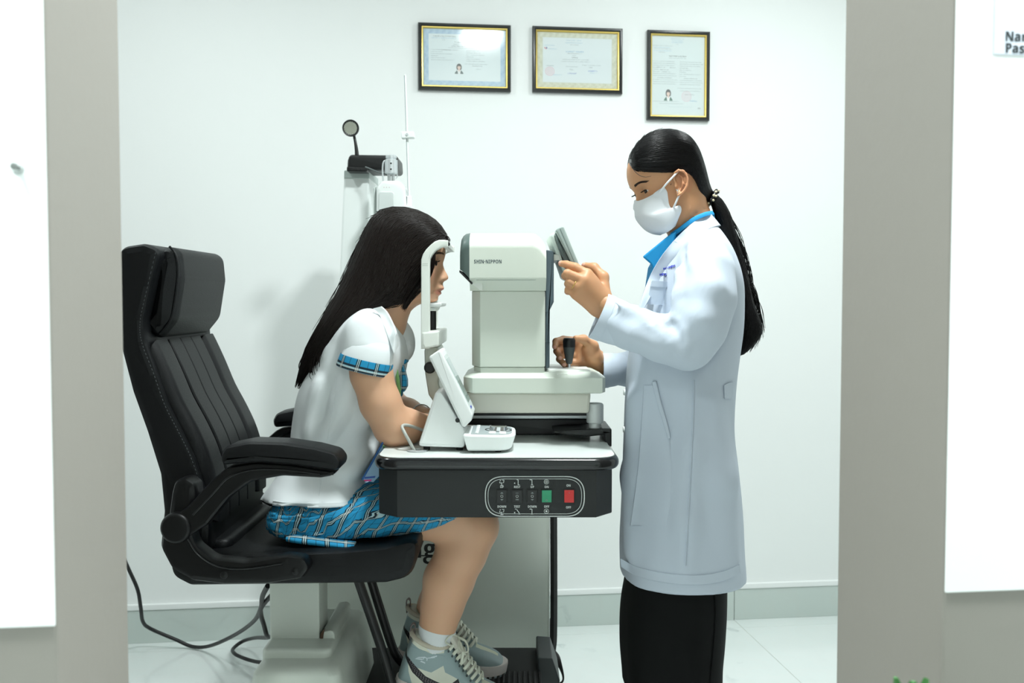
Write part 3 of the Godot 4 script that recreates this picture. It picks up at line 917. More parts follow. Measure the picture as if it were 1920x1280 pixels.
	lettering("SHIN·NIPPON", 0.0078, t, Transform3D(Basis().scaled(Vector3(0.84, 1, 1)), Vector3(lp.x, lp.y, -hn)), mat(rgb(62, 76, 84), 0.5), true)
	# monitor on a hinge
	var mo := part("monitor", slab([[1045.5, 428, 1.5], [1056.5, 423.5, 2], [1092, 510, 3], [1081, 513, 3], [1041, 432, 2]], 2.175, 2.405, 0.004).commit(35), mat(rgb(158, 172, 168), 0.35), t, "grey tilting monitor")
	part("screen", slab([[1057.6, 430, 0], [1058.4, 429.6, 0], [1090, 507, 0], [1089.2, 507.6, 0]], 2.190, 2.39, 0.0).commit(), mat(rgb(30, 38, 44), 0.1), mo)
	part("bezel_groove", slab([[1049.5, 428.5, 0], [1050.5, 428, 0], [1086, 510.5, 0], [1085, 511, 0]], 2.1745, 2.19, 0.0).commit(), mat(rgb(110, 126, 122), 0.5), mo)
	part("back_cover", slab([[1028.5, 441, 3], [1042, 432.5, 2], [1076, 505, 4], [1070, 527, 3], [1058, 520, 3], [1047, 488, 6], [1041, 474, 6]], 2.20, 2.38, 0.008).commit(40), mat(rgb(206, 218, 212), 0.4), mo, "pale back cover")
	part("dark_back", slab([[1041, 438, 2], [1044.5, 434, 2], [1082, 512, 2], [1078, 514, 3], [1060, 492, 2], [1048, 468, 3]], 2.186, 2.394, 0.004).commit(40), mat(rgb(98, 112, 112), 0.45), mo, "dark grey rear shell")
	part("hinge", slab([[1036, 473, 3], [1056, 470, 4], [1066, 488, 3], [1052, 489.5, 2], [1036, 488, 3]], 2.215, 2.36, 0.004).commit(35), M.dark_panel, mo, "slate hinge block")
	part("hinge_arm", slab([[1037, 476, 1], [1050, 478, 1], [1052, 487.5, 1], [1037, 487.5, 1]], 2.20, 2.28, 0.002).commit(), M.shell_light, mo)
	# head rest: two uprights joined by a brow band, curved to the patient's forehead
	var hr := part("head_rest", _headrest(2.185, 2.205).commit(35), M.shell_light, t, "white head rest frame")
	part("far_upright", _headrest(2.42, 2.44).commit(35), M.shell_light, hr)
	part("brow_band", slab([[830, 449, 1], [839.5, 453, 3], [839, 463, 2], [830, 464, 1]], 2.20, 2.425, 0.002).commit(35), mat(rgb(232, 236, 230), 0.5), hr)
	part("band_end", disc_z(840.3, 457.5, 2.196, [[0.0, 0.004], [0.004, 0.004], [0.0046, 0.0], [0.0, -0.02]], 16).commit(40), M.black, hr, "black band end")
	for yy in [494.2, 497.2]:
		part("height_mark", slab([[792, yy, 0], [802, yy, 0], [802, yy + 0.7, 0], [792, yy + 0.7, 0]], 2.1848, 2.19, 0.0).commit(), mat(rgb(176, 186, 178), 0.5), hr)
	var cr := part("chin_cup", slab([[802, 569, 1], [829, 566.5, 3], [829, 574, 3], [820, 576, 2], [802, 575, 1]], 2.23, 2.375, 0.004).commit(40), M.console, t, "white chin cup")
	part("cup_bracket", slab([[804, 575, 1], [821, 575, 1], [817, 583, 2], [804, 583, 1]], 2.24, 2.33, 0.003).commit(35), M.shell_light, cr)
	part("screw", disc_z(812.5, 578.5, 2.239, [[0.0, 0.0006], [0.0022, 0.0006], [0.0026, 0.0]], 14).commit(), M.satin, cr)
	part("lift_rod", MB.new().lathe([[0.0062, 0.0], [0.0068, 0.001], [0.0068, 0.045], [0.0062, 0.046]], Transform3D(Basis(), P(812.5, 620, 2.28)), 20).commit(35), M.black, cr, "black ribbed lift rod")
	part("rest_block", slab([[789.5, 622, 3], [824, 619, 2], [823.5, 649, 2], [806, 653, 6], [795, 654.5, 3], [790, 645, 8]], 2.183, 2.445, 0.005).commit(35), M.shell_light, hr)
	part("rest_arm", slab([[795, 652, 2], [823, 649, 2], [824, 690, 20], [822, 720, 20], [840, 760, 3], [818, 762, 3], [803, 740, 10], [796.5, 700, 30]], 2.275, 2.43, 0.008).commit(35), M.shell, hr, "curved support arm")
	part("rest_foot", slab([[818, 735, 3], [880, 742, 3], [880, 775, 3], [830, 775, 3]], 2.29, 2.41, 0.006).commit(35), M.shell, hr)
	part("clamp_button", disc_z(806, 689, 2.27, [[0.0, 0.010], [0.010, 0.010], [0.013, 0.006], [0.0135, 0.0], [0.0, -0.005]], 28).commit(40), M.black, hr, "black round clamp button")

func _headrest(d0: float, d1: float) -> MB:
	var s := 2.185 / FPX
	var outer := [[789.3, 654.0], [789.3, 498.0], [789.6, 486.0], [793.0, 476.0], [799.0, 467.0], [807.0, 459.0], [815.0, 452.5], [823.0, 449.5], [832.0, 449.3], [840.0, 450.5]]
	var inner := [[840.0, 462.5], [832.0, 462.8], [825.0, 465.0], [817.0, 470.0], [811.0, 477.0], [807.0, 484.5], [806.2, 492.0], [805.8, 500.0], [805.4, 654.0]]
	var poly := PackedVector2Array()
	for q in outer + inner: poly.append(XY(q[0], q[1], 2.185))
	return MB.new().prism(poly, at_z(d0), d1 - d0, 0.003)

# ------------------------------------------------------------------ the control console
func build_console() -> void:
	var t := thing("control_console", "white control console with tilted screen and dial on the table", "console", Vector3(P(860, 840, 2.1).x, TABLE_Y, -2.15))
	part("stand", slab([[816, 736, 4], [825, 733, 4], [832, 742, 6], [868, 801, 6], [873, 810, 4], [871, 840, 4], [783, 837, 5]], 2.065, 2.175, 0.006).commit(35), M.console, t, "wedge stand")
	for q in [[800.0, 840.0], [862.0, 841.0]]:
		part("foot", MB.new().lathe([[0.0, -0.004], [0.007, -0.004], [0.007, 0.006]], Transform3D(Basis(), Vector3(P(q[0], q[1], 2.09).x, TABLE_Y + 0.0055, -2.09)), 16).commit(), M.rubber, t)
	var sc := part("screen_case", slab([[803.5, 669, 3], [822.5, 656.5, 4], [827, 659, 3], [886.5, 778, 3], [884.5, 788, 3], [871, 801, 4], [866, 799, 4]], 2.055, 2.177, 0.005).commit(35), M.console, t, "white screen case")
	# the screen lies in the face that looks to the upper right
	var a := P(828.6, 662, 2.06)
	var b := P(884.2, 773, 2.06)
	var along_ := (b - a)
	var L := along_.length()
	along_ /= L
	var nrm := Vector3(-along_.y, along_.x, 0)
	var xf := Transform3D(Basis(Vector3(0, 0, -1), along_, nrm if nrm.x > 0 else -nrm), Vector3(a.x, a.y, -2.06))
	part("bezel", MB.new().prism(MB.rounded([[0.010, 0.006, 0.004], [0.106, 0.006, 0.004], [0.106, L - 0.006, 0.004], [0.010, L - 0.006, 0.004]]), xf * Transform3D(Basis(), Vector3(0, 0, -0.001)), 0.0022, 0.0005).commit(), mat(rgb(214, 222, 220), 0.4), sc)
	part("screen", MB.new().prism(MB.rounded([[0.018, 0.016, 0.001], [0.098, 0.016, 0.001], [0.098, L - 0.02, 0.001], [0.018, L - 0.02, 0.001]]), xf * Transform3D(Basis(), Vector3(0, 0, 0.0012)), 0.0006).commit(), mat(rgb(150, 172, 170), 0.08), sc, "pale glossy screen")
	part("emblem", MB.new().box(Vector3(0.020, L - 0.011, 0.0012), Vector3(0.050, L - 0.006, 0.0018), 0.0, xf).commit(), mat(rgb(52, 70, 190), 0.4), sc)
	part("tilt_knob", disc_z(858, 787.5, 2.06, [[0.0, 0.004], [0.0045, 0.004], [0.005, 0.0]], 16).commit(), M.black, sc)
	# keypad wedge with a rounded examiner's end
	var y0 := TABLE_Y + 0.006
	var x0 := P(868, 830, 2.04).x
	var x1 := P(967, 820, 2.08).x
	var yk0 := P(868, 815, 2.035).y
	var yk1 := P(950, 817, 2.04).y
	var outline := MB.rounded([[x0, 2.035, 0.012], [x1, 2.035, 0.05], [x1, 2.205, 0.05], [x0, 2.205, 0.012]], 8)
	var rows := []
	for q in [[0.004, -1.0], [0.0, -0.9], [0.0, -0.1], [0.0015, -0.02], [0.004, 0.0]]:
		var r := PackedVector3Array()
		var pin := MB.new().inset(outline, q[0] + (0.008 if q[1] < -0.5 else 0.0))
		for p in pin:
			var yy := lerpf(yk0, yk1, clampf((p.x - x0) / (x1 - x0), 0, 1))
			r.append(Vector3(p.x, lerpf(y0, yy, q[1] + 1.0), -p.y))
		rows.append(r)
	var kp := part("keypad", MB.new().grid(rows).commit(30), M.console, t, "white keypad base")
	var slope := (yk1 - yk0) / (x1 - x0)
	var top := Transform3D(Basis(Vector3(1, slope, 0).normalized(), Vector3(0, 0, -1), Vector3(slope, -1, 0).normalized() * -1.0), Vector3(x0, yk0, -2.035))
	var w := x1 - x0
	part("overlay", MB.new().prism(MB.rounded([[0.016, 0.014, 0.003], [w - 0.008, 0.014, 0.045], [w - 0.008, 0.156, 0.045], [0.016, 0.156, 0.003]], 8), top * Transform3D(Basis(), Vector3(0, 0, 0.0002)), 0.0008, 0.0003, 1).commit(), mat(rgb(166, 176, 178), 0.4), kp, "silver keypad overlay")
	for i in 3:
		for j in 7:
			if i > 0 and j > 1 and j < 5: continue
			var u := 0.024 + i * 0.022 + (0.006 if i > 0 else 0.0)
			var v := 0.024 + j * 0.0195
			part("key", MB.new().prism(MB.rounded([[u, v, 0.003], [u + (0.008 if i == 0 else 0.015), v, 0.003], [u + (0.008 if i == 0 else 0.015), v + 0.012, 0.003], [u, v + 0.012, 0.003]], 4), top * Transform3D(Basis(), Vector3(0, 0, 0.0008)), 0.0014, 0.0005, 1).commit(), M.console, kp)
	var kc := Vector2(w * 0.66, 0.085)
	part("dial_ring", MB.new().lathe([[0.026, 0.0008], [0.0265, 0.0018], [0.0285, 0.0018], [0.029, 0.0008]], top * Transform3D(Basis(Vector3.RIGHT, PI / 2), Vector3(kc.x, kc.y, 0)), 40).commit(40), M.black, kp)
	part("dial", MB.new().lathe([[0.0, 0.010], [0.015, 0.010], [0.018, 0.009], [0.0195, 0.002], [0.0195, 0.0]], top * Transform3D(Basis(Vector3.RIGHT, PI / 2), Vector3(kc.x, kc.y, 0)), 36).commit(35), M.chrome, kp, "chrome dial")
	part("key", MB.new().prism(MB.rounded([[kc.x - 0.012, kc.y + 0.032, 0.003], [kc.x + 0.002, kc.y + 0.032, 0.003], [kc.x + 0.002, kc.y + 0.044, 0.003], [kc.x - 0.012, kc.y + 0.044, 0.003]], 4), top * Transform3D(Basis(), Vector3(0, 0, 0.0008)), 0.003, 0.0005, 1).commit(), mat(rgb(84, 120, 200), 0.4), kp, "blue key")
	part("foot", MB.new().lathe([[0.0, -0.006], [0.006, -0.006], [0.007, -0.004], [0.007, 0.006]], Transform3D(Basis(), Vector3(P(934, 848, 2.06).x, TABLE_Y + 0.0076, -2.065)), 16).commit(), M.rubber, kp)
	# cable from the grommet into the back of the stand
	var c := thing("console_cable", "grey cable looping from the table grommet to the console", "cable", P(780, 849, 2.075))
	part("sheath", MB.new().tube(line_px([[781, 851, 2.075], [778, 846, 2.075], [767, 826, 2.08], [756, 806, 2.09], [754, 800, 2.10], [757, 797, 2.11], [765, 797, 2.12], [778, 801, 2.14], [795, 807, 2.16]], 40), 0.0034, 12).smooth(), mat(rgb(186, 190, 184), 0.5), c)

# ------------------------------------------------------------------ the refraction unit behind
func build_unit() -> void:
	var t := thing("refraction_unit", "tall refraction unit with white column, black lamp arm and cabinet", "equipment", Vector3(P(800, 1240, 2.8).x, 0, -2.9))
	var d := 2.72
	var yt := TABLE_Y - 0.09
	var yb := P(900, 1236, d).y
	var a := P(560, 1000, d).x
	var b := P(1031, 1000, d).x
	part("cabinet", MB.new().box(Vector3(a, yb, -3.10), Vector3(b, yt, -d), 0.006, Transform3D(), 0.02).commit(35), M.cabinet, t, "grey-white cabinet body")
	part("cabinet_foot", MB.new().box(Vector3(a + 0.02, 0, -3.08), Vector3(b + 0.02, yb, -d - 0.02), 0.004).commit(), M.black, t)
	part("edge_strip", MB.new().tube(line_px([[1038, 940, d], [1038.5, 1100, d], [1038, 1190, d], [1036, 1215, d - 0.005], [1034.5, 1226, d - 0.01]], 24), 0.0098, 4, true, Vector3(0, 0, 1), 0.6).commit(30), M.black, t, "black edge strip")
	part("strap", MB.new().tube(line_px([[1035, 1222, d - 0.012], [1043, 1234, d - 0.03], [1051, 1250, d - 0.05], [1056, 1268, d - 0.06], [1054, 1278, d - 0.06], [1046, 1281, d - 0.05]], 24), along([0.010, 0.012, 0.006, 0.003, 0.0028, 0.0028], 24), 8, true, Vector3(0, 0, 1), 0.3).smooth(), M.black, t, "loose black strap end")
	var lx := P(791, 1025, d)
	lettering("ng", 0.050, t, Transform3D(Basis(), Vector3(lx.x, lx.y - 0.006, -d - 0.0001)), M.ink, true, true, 0.001)
	part("underline", MB.new().box(Vector3(P(680, 1040, d).x, P(700, 1042.3, d).y, -d - 0.0005), Vector3(P(826, 1040, d).x, P(700, 1040.2, d).y, -d + 0.0008)).commit(), M.ink, t)
	# column with a grey band on top
	var dc := 3.0
	part("column", slab([[645, 322, 3], [692, 322, 3], [690, 860, 2], [622, 860, 2]], dc, dc + 0.2, 0.006).commit(35), M.white_plastic, t, "tall white column")
	part("column_band", slab([[645, 319, 2], [692.6, 319, 2], [692.4, 335, 1], [644.6, 335, 1]], dc - 0.0015, dc + 0.2015, 0.003).commit(35), mat(rgb(188, 200, 196), 0.45), t, "grey band below the arm")
	var arm := part("lamp_arm", slab([[655, 289, 3], [745, 290.5, 3], [747, 320, 3], [650, 319, 6], [651, 300, 3]], dc - 0.04, dc + 0.10, 0.010).commit(35), M.black, t, "black horizontal arm")
	part("arm_bracket", slab([[650, 312, 2], [690, 314, 2], [688, 322, 4], [650, 321, 2]], dc - 0.046, dc + 0.02, 0.003).commit(), M.black, arm)
	for x in [660.0, 673.0]:
		part("arm_screw", disc_z(x, 317, dc - 0.046, [[0.0, 0.0015], [0.004, 0.0015], [0.0045, 0.0]], 12).commit(), M.rubber, arm)
	# spot lamp on a thin stem
	var dl := dc - 0.06
	var stem := MB.new().tube(line_px([[669, 291, dl + 0.03], [668.5, 282, dl + 0.03], [666, 265, dl + 0.03], [663, 250, dl + 0.035]], 16), along([0.0062, 0.0055, 0.0042, 0.004], 16), 12).smooth()
	part("lamp_stem", stem, M.black, t, "thin black lamp stem")
	var lf := Transform3D(Basis(Vector3(0, 1, 0), 0.12) * Basis(Vector3(1, 0, 0), PI / 2 + 0.1), P(657.5, 240, dl))
	var rr := 15.5 * dl / FPX
	var lamp := part("spot_lamp", MB.new().lathe([[rr * 0.78, -0.002], [rr * 0.80, 0.006], [rr * 0.95, 0.007], [rr, 0.003], [rr, -0.012], [rr * 0.7, -0.03], [0.0, -0.036]], lf, 40).commit(35), M.black, t, "small round spot lamp")
	var glass := mat(rgb(150, 152, 140), 0.25, 0.6)
	part("reflector", MB.new().lathe([[rr * 0.82, 0.003], [rr * 0.6, -0.002], [rr * 0.3, -0.006], [0.0, -0.007]], lf, 40).commit(50), glass, lamp, "ribbed reflector")
	for i in 20:
		var aa := TAU * i / 20
		part("reflector_rib", MB.new().tube(PackedVector3Array([lf * Vector3(cos(aa) * rr * 0.8, 0.0036, sin(aa) * rr * 0.8), lf * Vector3(cos(aa) * rr * 0.6, -0.001, sin(aa) * rr * 0.6)]), 0.0012, 5).commit(), M.metal, lamp)
	part("lens", MB.new().lathe([[0.0, 0.001], [rr * 0.3, 0.0], [rr * 0.34, -0.004]], lf, 24).commit(40), mat(rgb(240, 226, 130), 0.3), lamp, "yellow lens")
	# clamp cylinder and the white hanging head
	var dp := 2.88
	var c := P(733.5, 326, dp)
	var u := dp / FPX
	var cy := part("clamp_cylinder", MB.new().lathe([[0.0, 0.0], [10.5 * u, 0.0], [12 * u, 1 * u], [12 * u, 25 * u], [11 * u, 26 * u], [9 * u, 27 * u], [9.2 * u, 28 * u], [10.3 * u, 29 * u], [10.3 * u, 33 * u], [9 * u, 34.5 * u], [0.0, 35 * u]], Transform3D(Basis(), c), 32).commit(35), M.satin, t, "silver clamp cylinder")
	for yy in [306.0, 317.0]:
		part("set_screw", disc_z(733, yy, dp - 12 * u, [[0.0, 0.0006], [0.0024, 0.0006], [0.0026, -0.001]], 12).commit(), M.ink, cy)
	for x in [729.5, 737.0]:
		part("pole", MB.new().lathe([[3.0 * u, -0.022], [3.0 * u, 0.001]], Transform3D(Basis(), P(x, 326, dp)), 16).commit(), M.metal, cy)
	part("guide_wire", MB.new().tube(line_px([[719, 340, dp], [717.5, 325, dp], [718, 308, dp], [721, 302, dp], [727, 301, dp]], 20), 0.0026, 10).smooth(), M.satin, cy)
	part("guide_wire", MB.new().tube(line_px([[742, 335, dp], [745, 331, dp], [744, 325, dp]], 12), 0.0012, 8).smooth(), M.satin, cy)
	part("lamp_lead", MB.new().tube(line_px([[685, 313, dp + 0.06], [698, 318, dp + 0.05], [712, 324, dp + 0.02], [724, 327, dp]], 16), 0.0022, 8).smooth(), mat(rgb(90, 98, 98), 0.5), arm)
	var hd := part("hanging_head", slab([[705, 350, 14], [716, 338, 10], [750, 338, 14], [759, 352, 10], [761, 400, 2], [762, 470, 4], [705, 470, 4]], dp - 0.04, dp + 0.08, 0.010).commit(35), M.white_plastic, t, "white hanging lens head")
	part("grey_cover", slab([[710, 359.5, 4], [738, 359.5, 5], [740, 394, 2], [710, 394, 2]], dp - 0.0425, dp - 0.03, 0.002).commit(), mat(rgb(206, 214, 212), 0.45), hd, "grey cover plate")
	part("joint_bar", slab([[705, 395.5, 0], [744, 395.5, 0], [744, 397, 0], [705, 397, 0]], dp - 0.046, dp - 0.03, 0.0).commit(), mat(rgb(96, 106, 106), 0.4), hd)
	part("side_rail", slab([[707, 397, 0], [709, 397, 0], [709, 430, 0], [707, 430, 0]], dp - 0.045, dp - 0.03, 0.0).commit(), mat(rgb(160, 170, 168), 0.4), hd)
	part("side_wing", slab([[700, 352, 3], [706, 348, 2], [706, 440, 2], [700, 440, 2]], dp - 0.02, dp + 0.06, 0.003).commit(), mat(rgb(200, 210, 206), 0.4), hd)
	for x in [720.0, 725.0, 730.0]:
		part("lamp_dot", disc_z(x, 351, dp - 0.04, [[0.0, 0.0004], [0.0014, 0.0004], [0.0016, 0.0]], 8).commit(), mat(rgb(206, 196, 196), 0.5), hd)
	part("shelf", slab([[741, 385, 1], [772, 385, 1], [772, 391, 1], [741, 391, 1]], dp - 0.03, dp + 0.03, 0.002).commit(), M.white_plastic, hd)
	# reading rod
	var rd := part("reading_rod", slab([[758.2, 139, 1], [761.2, 139, 1], [769.5, 386, 1], [765.5, 386, 1]], dp, dp + 0.012, 0.001).commit(), M.white_plastic, t, "long upright reading rod")
	part("rod_scale", slab([[757.6, 141, 0], [758.6, 141, 0], [765.9, 372, 0], [764.9, 372, 0]], dp - 0.0005, dp + 0.010, 0.0).commit(), mat(rgb(128, 142, 146), 0.4), rd, "grey scale edge")
	part("card_clip", slab([[752, 246, 1], [776, 246, 2], [777, 258, 2], [752, 259, 1]], dp - 0.012, dp + 0.016, 0.003).commit(), M.white_plastic, rd)
	part("clip_screw", disc_z(763, 252, dp - 0.012, [[0.0, 0.002], [0.004, 0.002], [0.0045, 0.0]], 12).commit(), M.satin, rd)
	part("rod_holder", slab([[760, 367, 1], [772, 367, 1], [772, 386, 1], [760, 386, 1]], dp - 0.006, dp + 0.016, 0.002).commit(), M.white_plastic, rd)
	part("holder_slot", slab([[760.2, 368, 0], [763, 368, 0], [763, 384, 0], [760.2, 384, 0]], dp - 0.0072, dp, 0.0).commit(), M.ink, rd)

# ------------------------------------------------------------------ the patient's chair
func strip(line: PackedVector2Array, f0: float, f1: float, bulge := 0.0) -> PackedVector2Array:
	var a := PackedVector2Array()
	var b := PackedVector2Array()
	var n := line.size()
	for i in n:
		var t := (line[mini(i + 1, n - 1)] - line[maxi(i - 1, 0)]).normalized()
		var nn := Vector2(-t.y, t.x)
		if nn.x < 0: nn = -nn
		var s := sin(PI * i / (n - 1.0))
		a.append(line[i] + nn * (f0 + bulge * s))
		b.append(line[i] + nn * f1)
	b.reverse()
	return a + b

func build_chair() -> void:
	var t := thing("patient_chair", "black leather armchair with headrest on a white motor pedestal", "chair", Vector3(P(550, 1240, 2.3).x, 0, -2.3))
	var front := [[300, 468], [283, 540], [270, 600], [273, 642], [295, 700], [316, 759], [342, 810], [366, 860], [385, 920], [394, 985]]
	var shell := []
	for q in front: shell.append([q[0], q[1], 20])
	shell += [[392, 1040, 15], [322, 1052, 20], [297, 1030, 15], [304, 960, 40], [297, 890, 40], [272, 810, 40], [245, 735, 60], [220, 640, 60], [207, 560, 60], [207, 490, 30], [228, 462, 25], [268, 456, 20]]
	var back := part("backrest", slab(shell, 2.07, 2.53, 0.016, 4).commit(40), M.leather, t, "tall black leather backrest")
	var w := []
	for q in [[273, 642], [295, 700], [316, 759], [342, 810], [366, 860], [385, 920], [394, 985]]:
		var p := XY(q[0], q[1], 2.07)
		w.append(Vector3(p.x, p.y, 0))
	var ln := PackedVector2Array()
	for p in curve(w, 18): ln.append(Vector2(p.x, p.y))
	for q in [[2.082, 2.185], [2.415, 2.518]]:
		part("side_bolster", MB.new().prism(strip(ln, 0.012, -0.04, 0.012), at_z(q[0]), q[1] - q[0], 0.022, 4).commit(40), M.leather, back, "padded side bolster")
	for k in 3:
		var z0 := 2.190 + k * 0.0735
		part("centre_channel", MB.new().prism(strip(ln, 0.008, -0.04, 0.014), at_z(z0), 0.0728, 0.0045, 3).commit(40), M.leather, back, "stitched centre channel")
	# stitching beside the seam
	var st := MB.new()
	var sl := []
	for q in front: sl.append(Vector3(XY(q[0] - 7, q[1], 2.07).x, XY(q[0], q[1], 2.07).y, 0))
	var sp := curve(sl, 150)
	for i in range(0, 150, 2):
		st.tube(PackedVector3Array([Vector3(sp[i].x, sp[i].y, -2.0698), Vector3(sp[i + 1].x, sp[i + 1].y, -2.0698)]), 0.0007, 4)
	tag(part("stitching", st.commit(), mat(rgb(60, 66, 68), 0.6), back), "", "", "", "stuff")
	var hr := part("headrest", slab([[283, 475, 20], [306, 458, 20], [332, 470, 22], [337, 520, 40], [325, 600, 25], [294, 638, 25], [268, 624, 15], [274, 540, 20]], 2.10, 2.47, 0.036, 5).commit(40), M.leather, t, "padded headrest cushion")
	var hp := MB.new().tube(line_px([[318, 462, 2.118], [330, 480, 2.112], [333, 520, 2.112], [322, 592, 2.112], [300, 626, 2.118]], 40), 0.0026, 8).smooth()
	part("piping", hp, M.leather, hr)
	# seat
	var seat := part("seat", slab([[312, 1046, 15], [420, 1041, 30], [520, 1038, 30], [640, 1033, 60], [720, 1026, 60], [790, 1006, 50], [772, 1084, 60], [722, 1096, 30], [353, 1101, 12], [320, 1084, 30]], 2.045, 2.56, 0.020, 5).commit(40), M.leather, t, "thick black leather seat")
	part("cushion_roll", MB.new().prism(MB.rounded([[P(395, 1000, 2.3).x, 2.11, 0.03], [P(395, 1000, 2.3).x + 0.10, 2.11, 0.03], [P(395, 1000, 2.3).x + 0.10, 2.49, 0.03], [P(395, 1000, 2.3).x, 2.49, 0.03]], 6), plan(P(500, 1036, 2.045).y + 0.012), 0.03, 0.013, 4).commit(40), M.leather, seat)
	# arms, near and far
	for q in [[1.965, 2.060, 1], [2.545, 2.64, 0]]:
		var d0: float = q[0]
		var off := Vector3(0.0 if q[2] == 1 else -0.035, 0, -(d0 - 1.965))
		var sh := func(m: MB) -> MB:
			var r := MB.new()
			r.add(m, Transform3D(Basis(), off))
			return r
		var armp := part("armrest", sh.call(slab([[411, 856, 12], [420, 838, 20], [465, 829, 60], [530, 831, 80], [590, 840, 50], [628, 850, 22], [640, 866, 14], [634, 884, 10], [600, 880, 40], [540, 871, 60], [480, 868, 50], [414, 873, 12]], 1.965, 2.060, 0.014, 6)).commit(40), M.leather, t, "padded flip-up armrest")
		part("arm_bar", sh.call(slab([[632, 886, 3], [600, 881, 30], [540, 872, 60], [480, 868, 40], [425, 876, 30], [395, 902, 30], [352, 948, 30], [308, 985, 12], [322, 1012, 12], [352, 1008, 12], [388, 984, 30], [430, 932, 30], [472, 902, 40], [530, 892, 50], [600, 896, 20], [618, 893, 6]], 1.985, 2.035, 0.006, 5)).commit(40), M.arm_plastic, armp)
		part("arm_groove", sh.call(MB.new().tube(line_px([[600, 889, 1.9845], [540, 881, 1.9845], [480, 880, 1.9845], [432, 893, 1.9845], [400, 925, 1.9845], [362, 965, 1.9845]], 40), 0.0025, 6)).smooth(), M.black_gloss, armp)
		part("hub", sh.call(slab([[320, 925, 14], [326, 902, 16], [348, 896, 16], [366, 908, 14], [368, 930, 14], [362, 985, 8], [312, 985, 8]], 2.0, 2.06, 0.012, 5)).commit(40), M.arm_plastic, armp)
		part("hinge_disc", sh.call(disc_z(331, 989, 1.99, [[0.0, 0.012], [0.024, 0.012], [0.029, 0.009], [0.0315, 0.004], [0.0315, -0.05]], 36)).commit(35), M.arm_plastic, armp, "round hinge disc")
		part("lever", sh.call(slab([[303, 1000, 10], [300, 1030, 20], [320, 1068, 30], [360, 1090, 30], [420, 1097, 40], [500, 1096, 40], [565, 1086, 20], [582, 1066, 18], [570, 1046, 16], [535, 1042, 30], [460, 1054, 60], [400, 1048, 40], [368, 1022, 25], [358, 992, 12]], 1.995, 2.045, 0.012, 6)).commit(40), M.arm_plastic, armp, "curved lower lever")
		part("lever_groove", sh.call(MB.new().tube(line_px([[352, 1010, 1.9945], [372, 1040, 1.9945], [410, 1062, 1.9945], [460, 1066, 1.9945], [530, 1056, 1.9945]], 40), 0.003, 6)).smooth(), M.black_gloss, armp)
		for s in [[420.0, 1078.0], [553.0, 1071.0]]:
			part("bolt_cap", sh.call(disc_z(s[0], s[1], 1.995, [[0.0, 0.003], [0.006, 0.002], [0.008, 0.0]], 16)).commit(40), M.arm_plastic, armp)
	# pedestal
	var white := mat(rgb(216, 223, 214), 0.3)
	var pa := P(505.5, 1150, 2.2)
	var pb := P(599, 1150, 2.2)
	var yt := P(550, 1090, 2.2).y
	var yp := P(550, 1216, 2.2).y
	part("post", MB.new().box(Vector3(pa.x, yp - 0.02, -2.30), Vector3(pb.x, yt, -2.2), 0.004, Transform3D(), 0.003).commit(35), white, t, "white square lift post")
	part("collar", MB.new().prism(MB.rounded([[P(489, 1220, 2.13).x, 2.13, 0.02], [P(620, 1220, 2.13).x, 2.13, 0.02], [P(620, 1220, 2.13).x, 2.42, 0.02], [P(489, 1220, 2.13).x, 2.42, 0.02]], 6), plan(P(550, 1217, 2.13).y), 0.10, 0.010, 4).commit(40), white, t, "stepped white collar")
	part("collar_ear", slab([[603, 1184, 6], [627, 1180, 12], [632, 1240, 4], [598, 1240, 2]], 2.20, 2.42, 0.006).commit(40), white, t)
	part("post_slot", slab([[601, 1187, 0], [608, 1180, 0], [603, 1212, 0], [598.5, 1214, 0]], 2.198, 2.21, 0.0).commit(), mat(rgb(88, 66, 48), 0.7), t, "brown slot beside the post")
	var by := P(550, 1256, 2.06).y
	var rows := []
	for q in [[-0.03, 0.0], [-0.03, 0.02], [-0.012, by * 0.6], [0.0, by - 0.05], [0.006, by - 0.016], [0.018, by - 0.003], [0.034, by]]:
		var r := PackedVector3Array()
		for p in MB.rounded([[P(463, 1256, 2.06).x + q[0], 2.06 + q[0], 0.03], [P(640, 1256, 2.06).x - q[0], 2.06 + q[0], 0.03], [P(640, 1256, 2.06).x - q[0], 2.5 - q[0], 0.03], [P(463, 1256, 2.06).x + q[0], 2.5 - q[0], 0.03]], 6):
			r.append(Vector3(p.x, q[1], -p.y))
		rows.append(r)
	part("pedestal_base", MB.new().grid(rows).commit(40), white, t, "flared white pedestal base")
	# foot rest on two bent tubes
	for q in [[[672, 1088, 2.17], [690, 1140, 2.17], [712, 1205, 2.17], [726, 1250, 2.17], [738, 1296, 2.17]], [[696, 1088, 2.30], [712, 1140, 2.30], [734, 1208, 2.30], [743, 1228, 2.30], [756, 1243, 2.31], [775, 1250, 2.33]]]:
		part("foot_tube", MB.new().tube(line_px(q, 30), 0.0105, 14).smooth(), M.black, t, "black foot rest tube")
	var fy := 0.30
	part("foot_plate", MB.new().box(Vector3(P(655, 1230, 2.4).x, fy - 0.03, -2.60), Vector3(P(1012, 1230, 2.5).x, fy, -2.08), 0.008, Transform3D(), 0.008).commit(35), M.rubber, t, "black foot plate")
	part("foot_bracket", slab([[1008, 1232, 2], [1036, 1234, 3], [1050, 1276, 2], [1046, 1300, 2], [1008, 1300, 2]], 2.42, 2.58, 0.004).commit(35), mat(rgb(44, 50, 51), 0.5), t, "dark grey foot rest bracket")
	for k in 16:
		var x := P(865 + k * 9.6, 1264, 2.42).x
		part("tread_rib", MB.new().box(Vector3(x, fy - 0.001, -2.415), Vector3(x + 0.0065, fy + 0.006, -2.10), 0.002).commit(35), M.rubber, t)

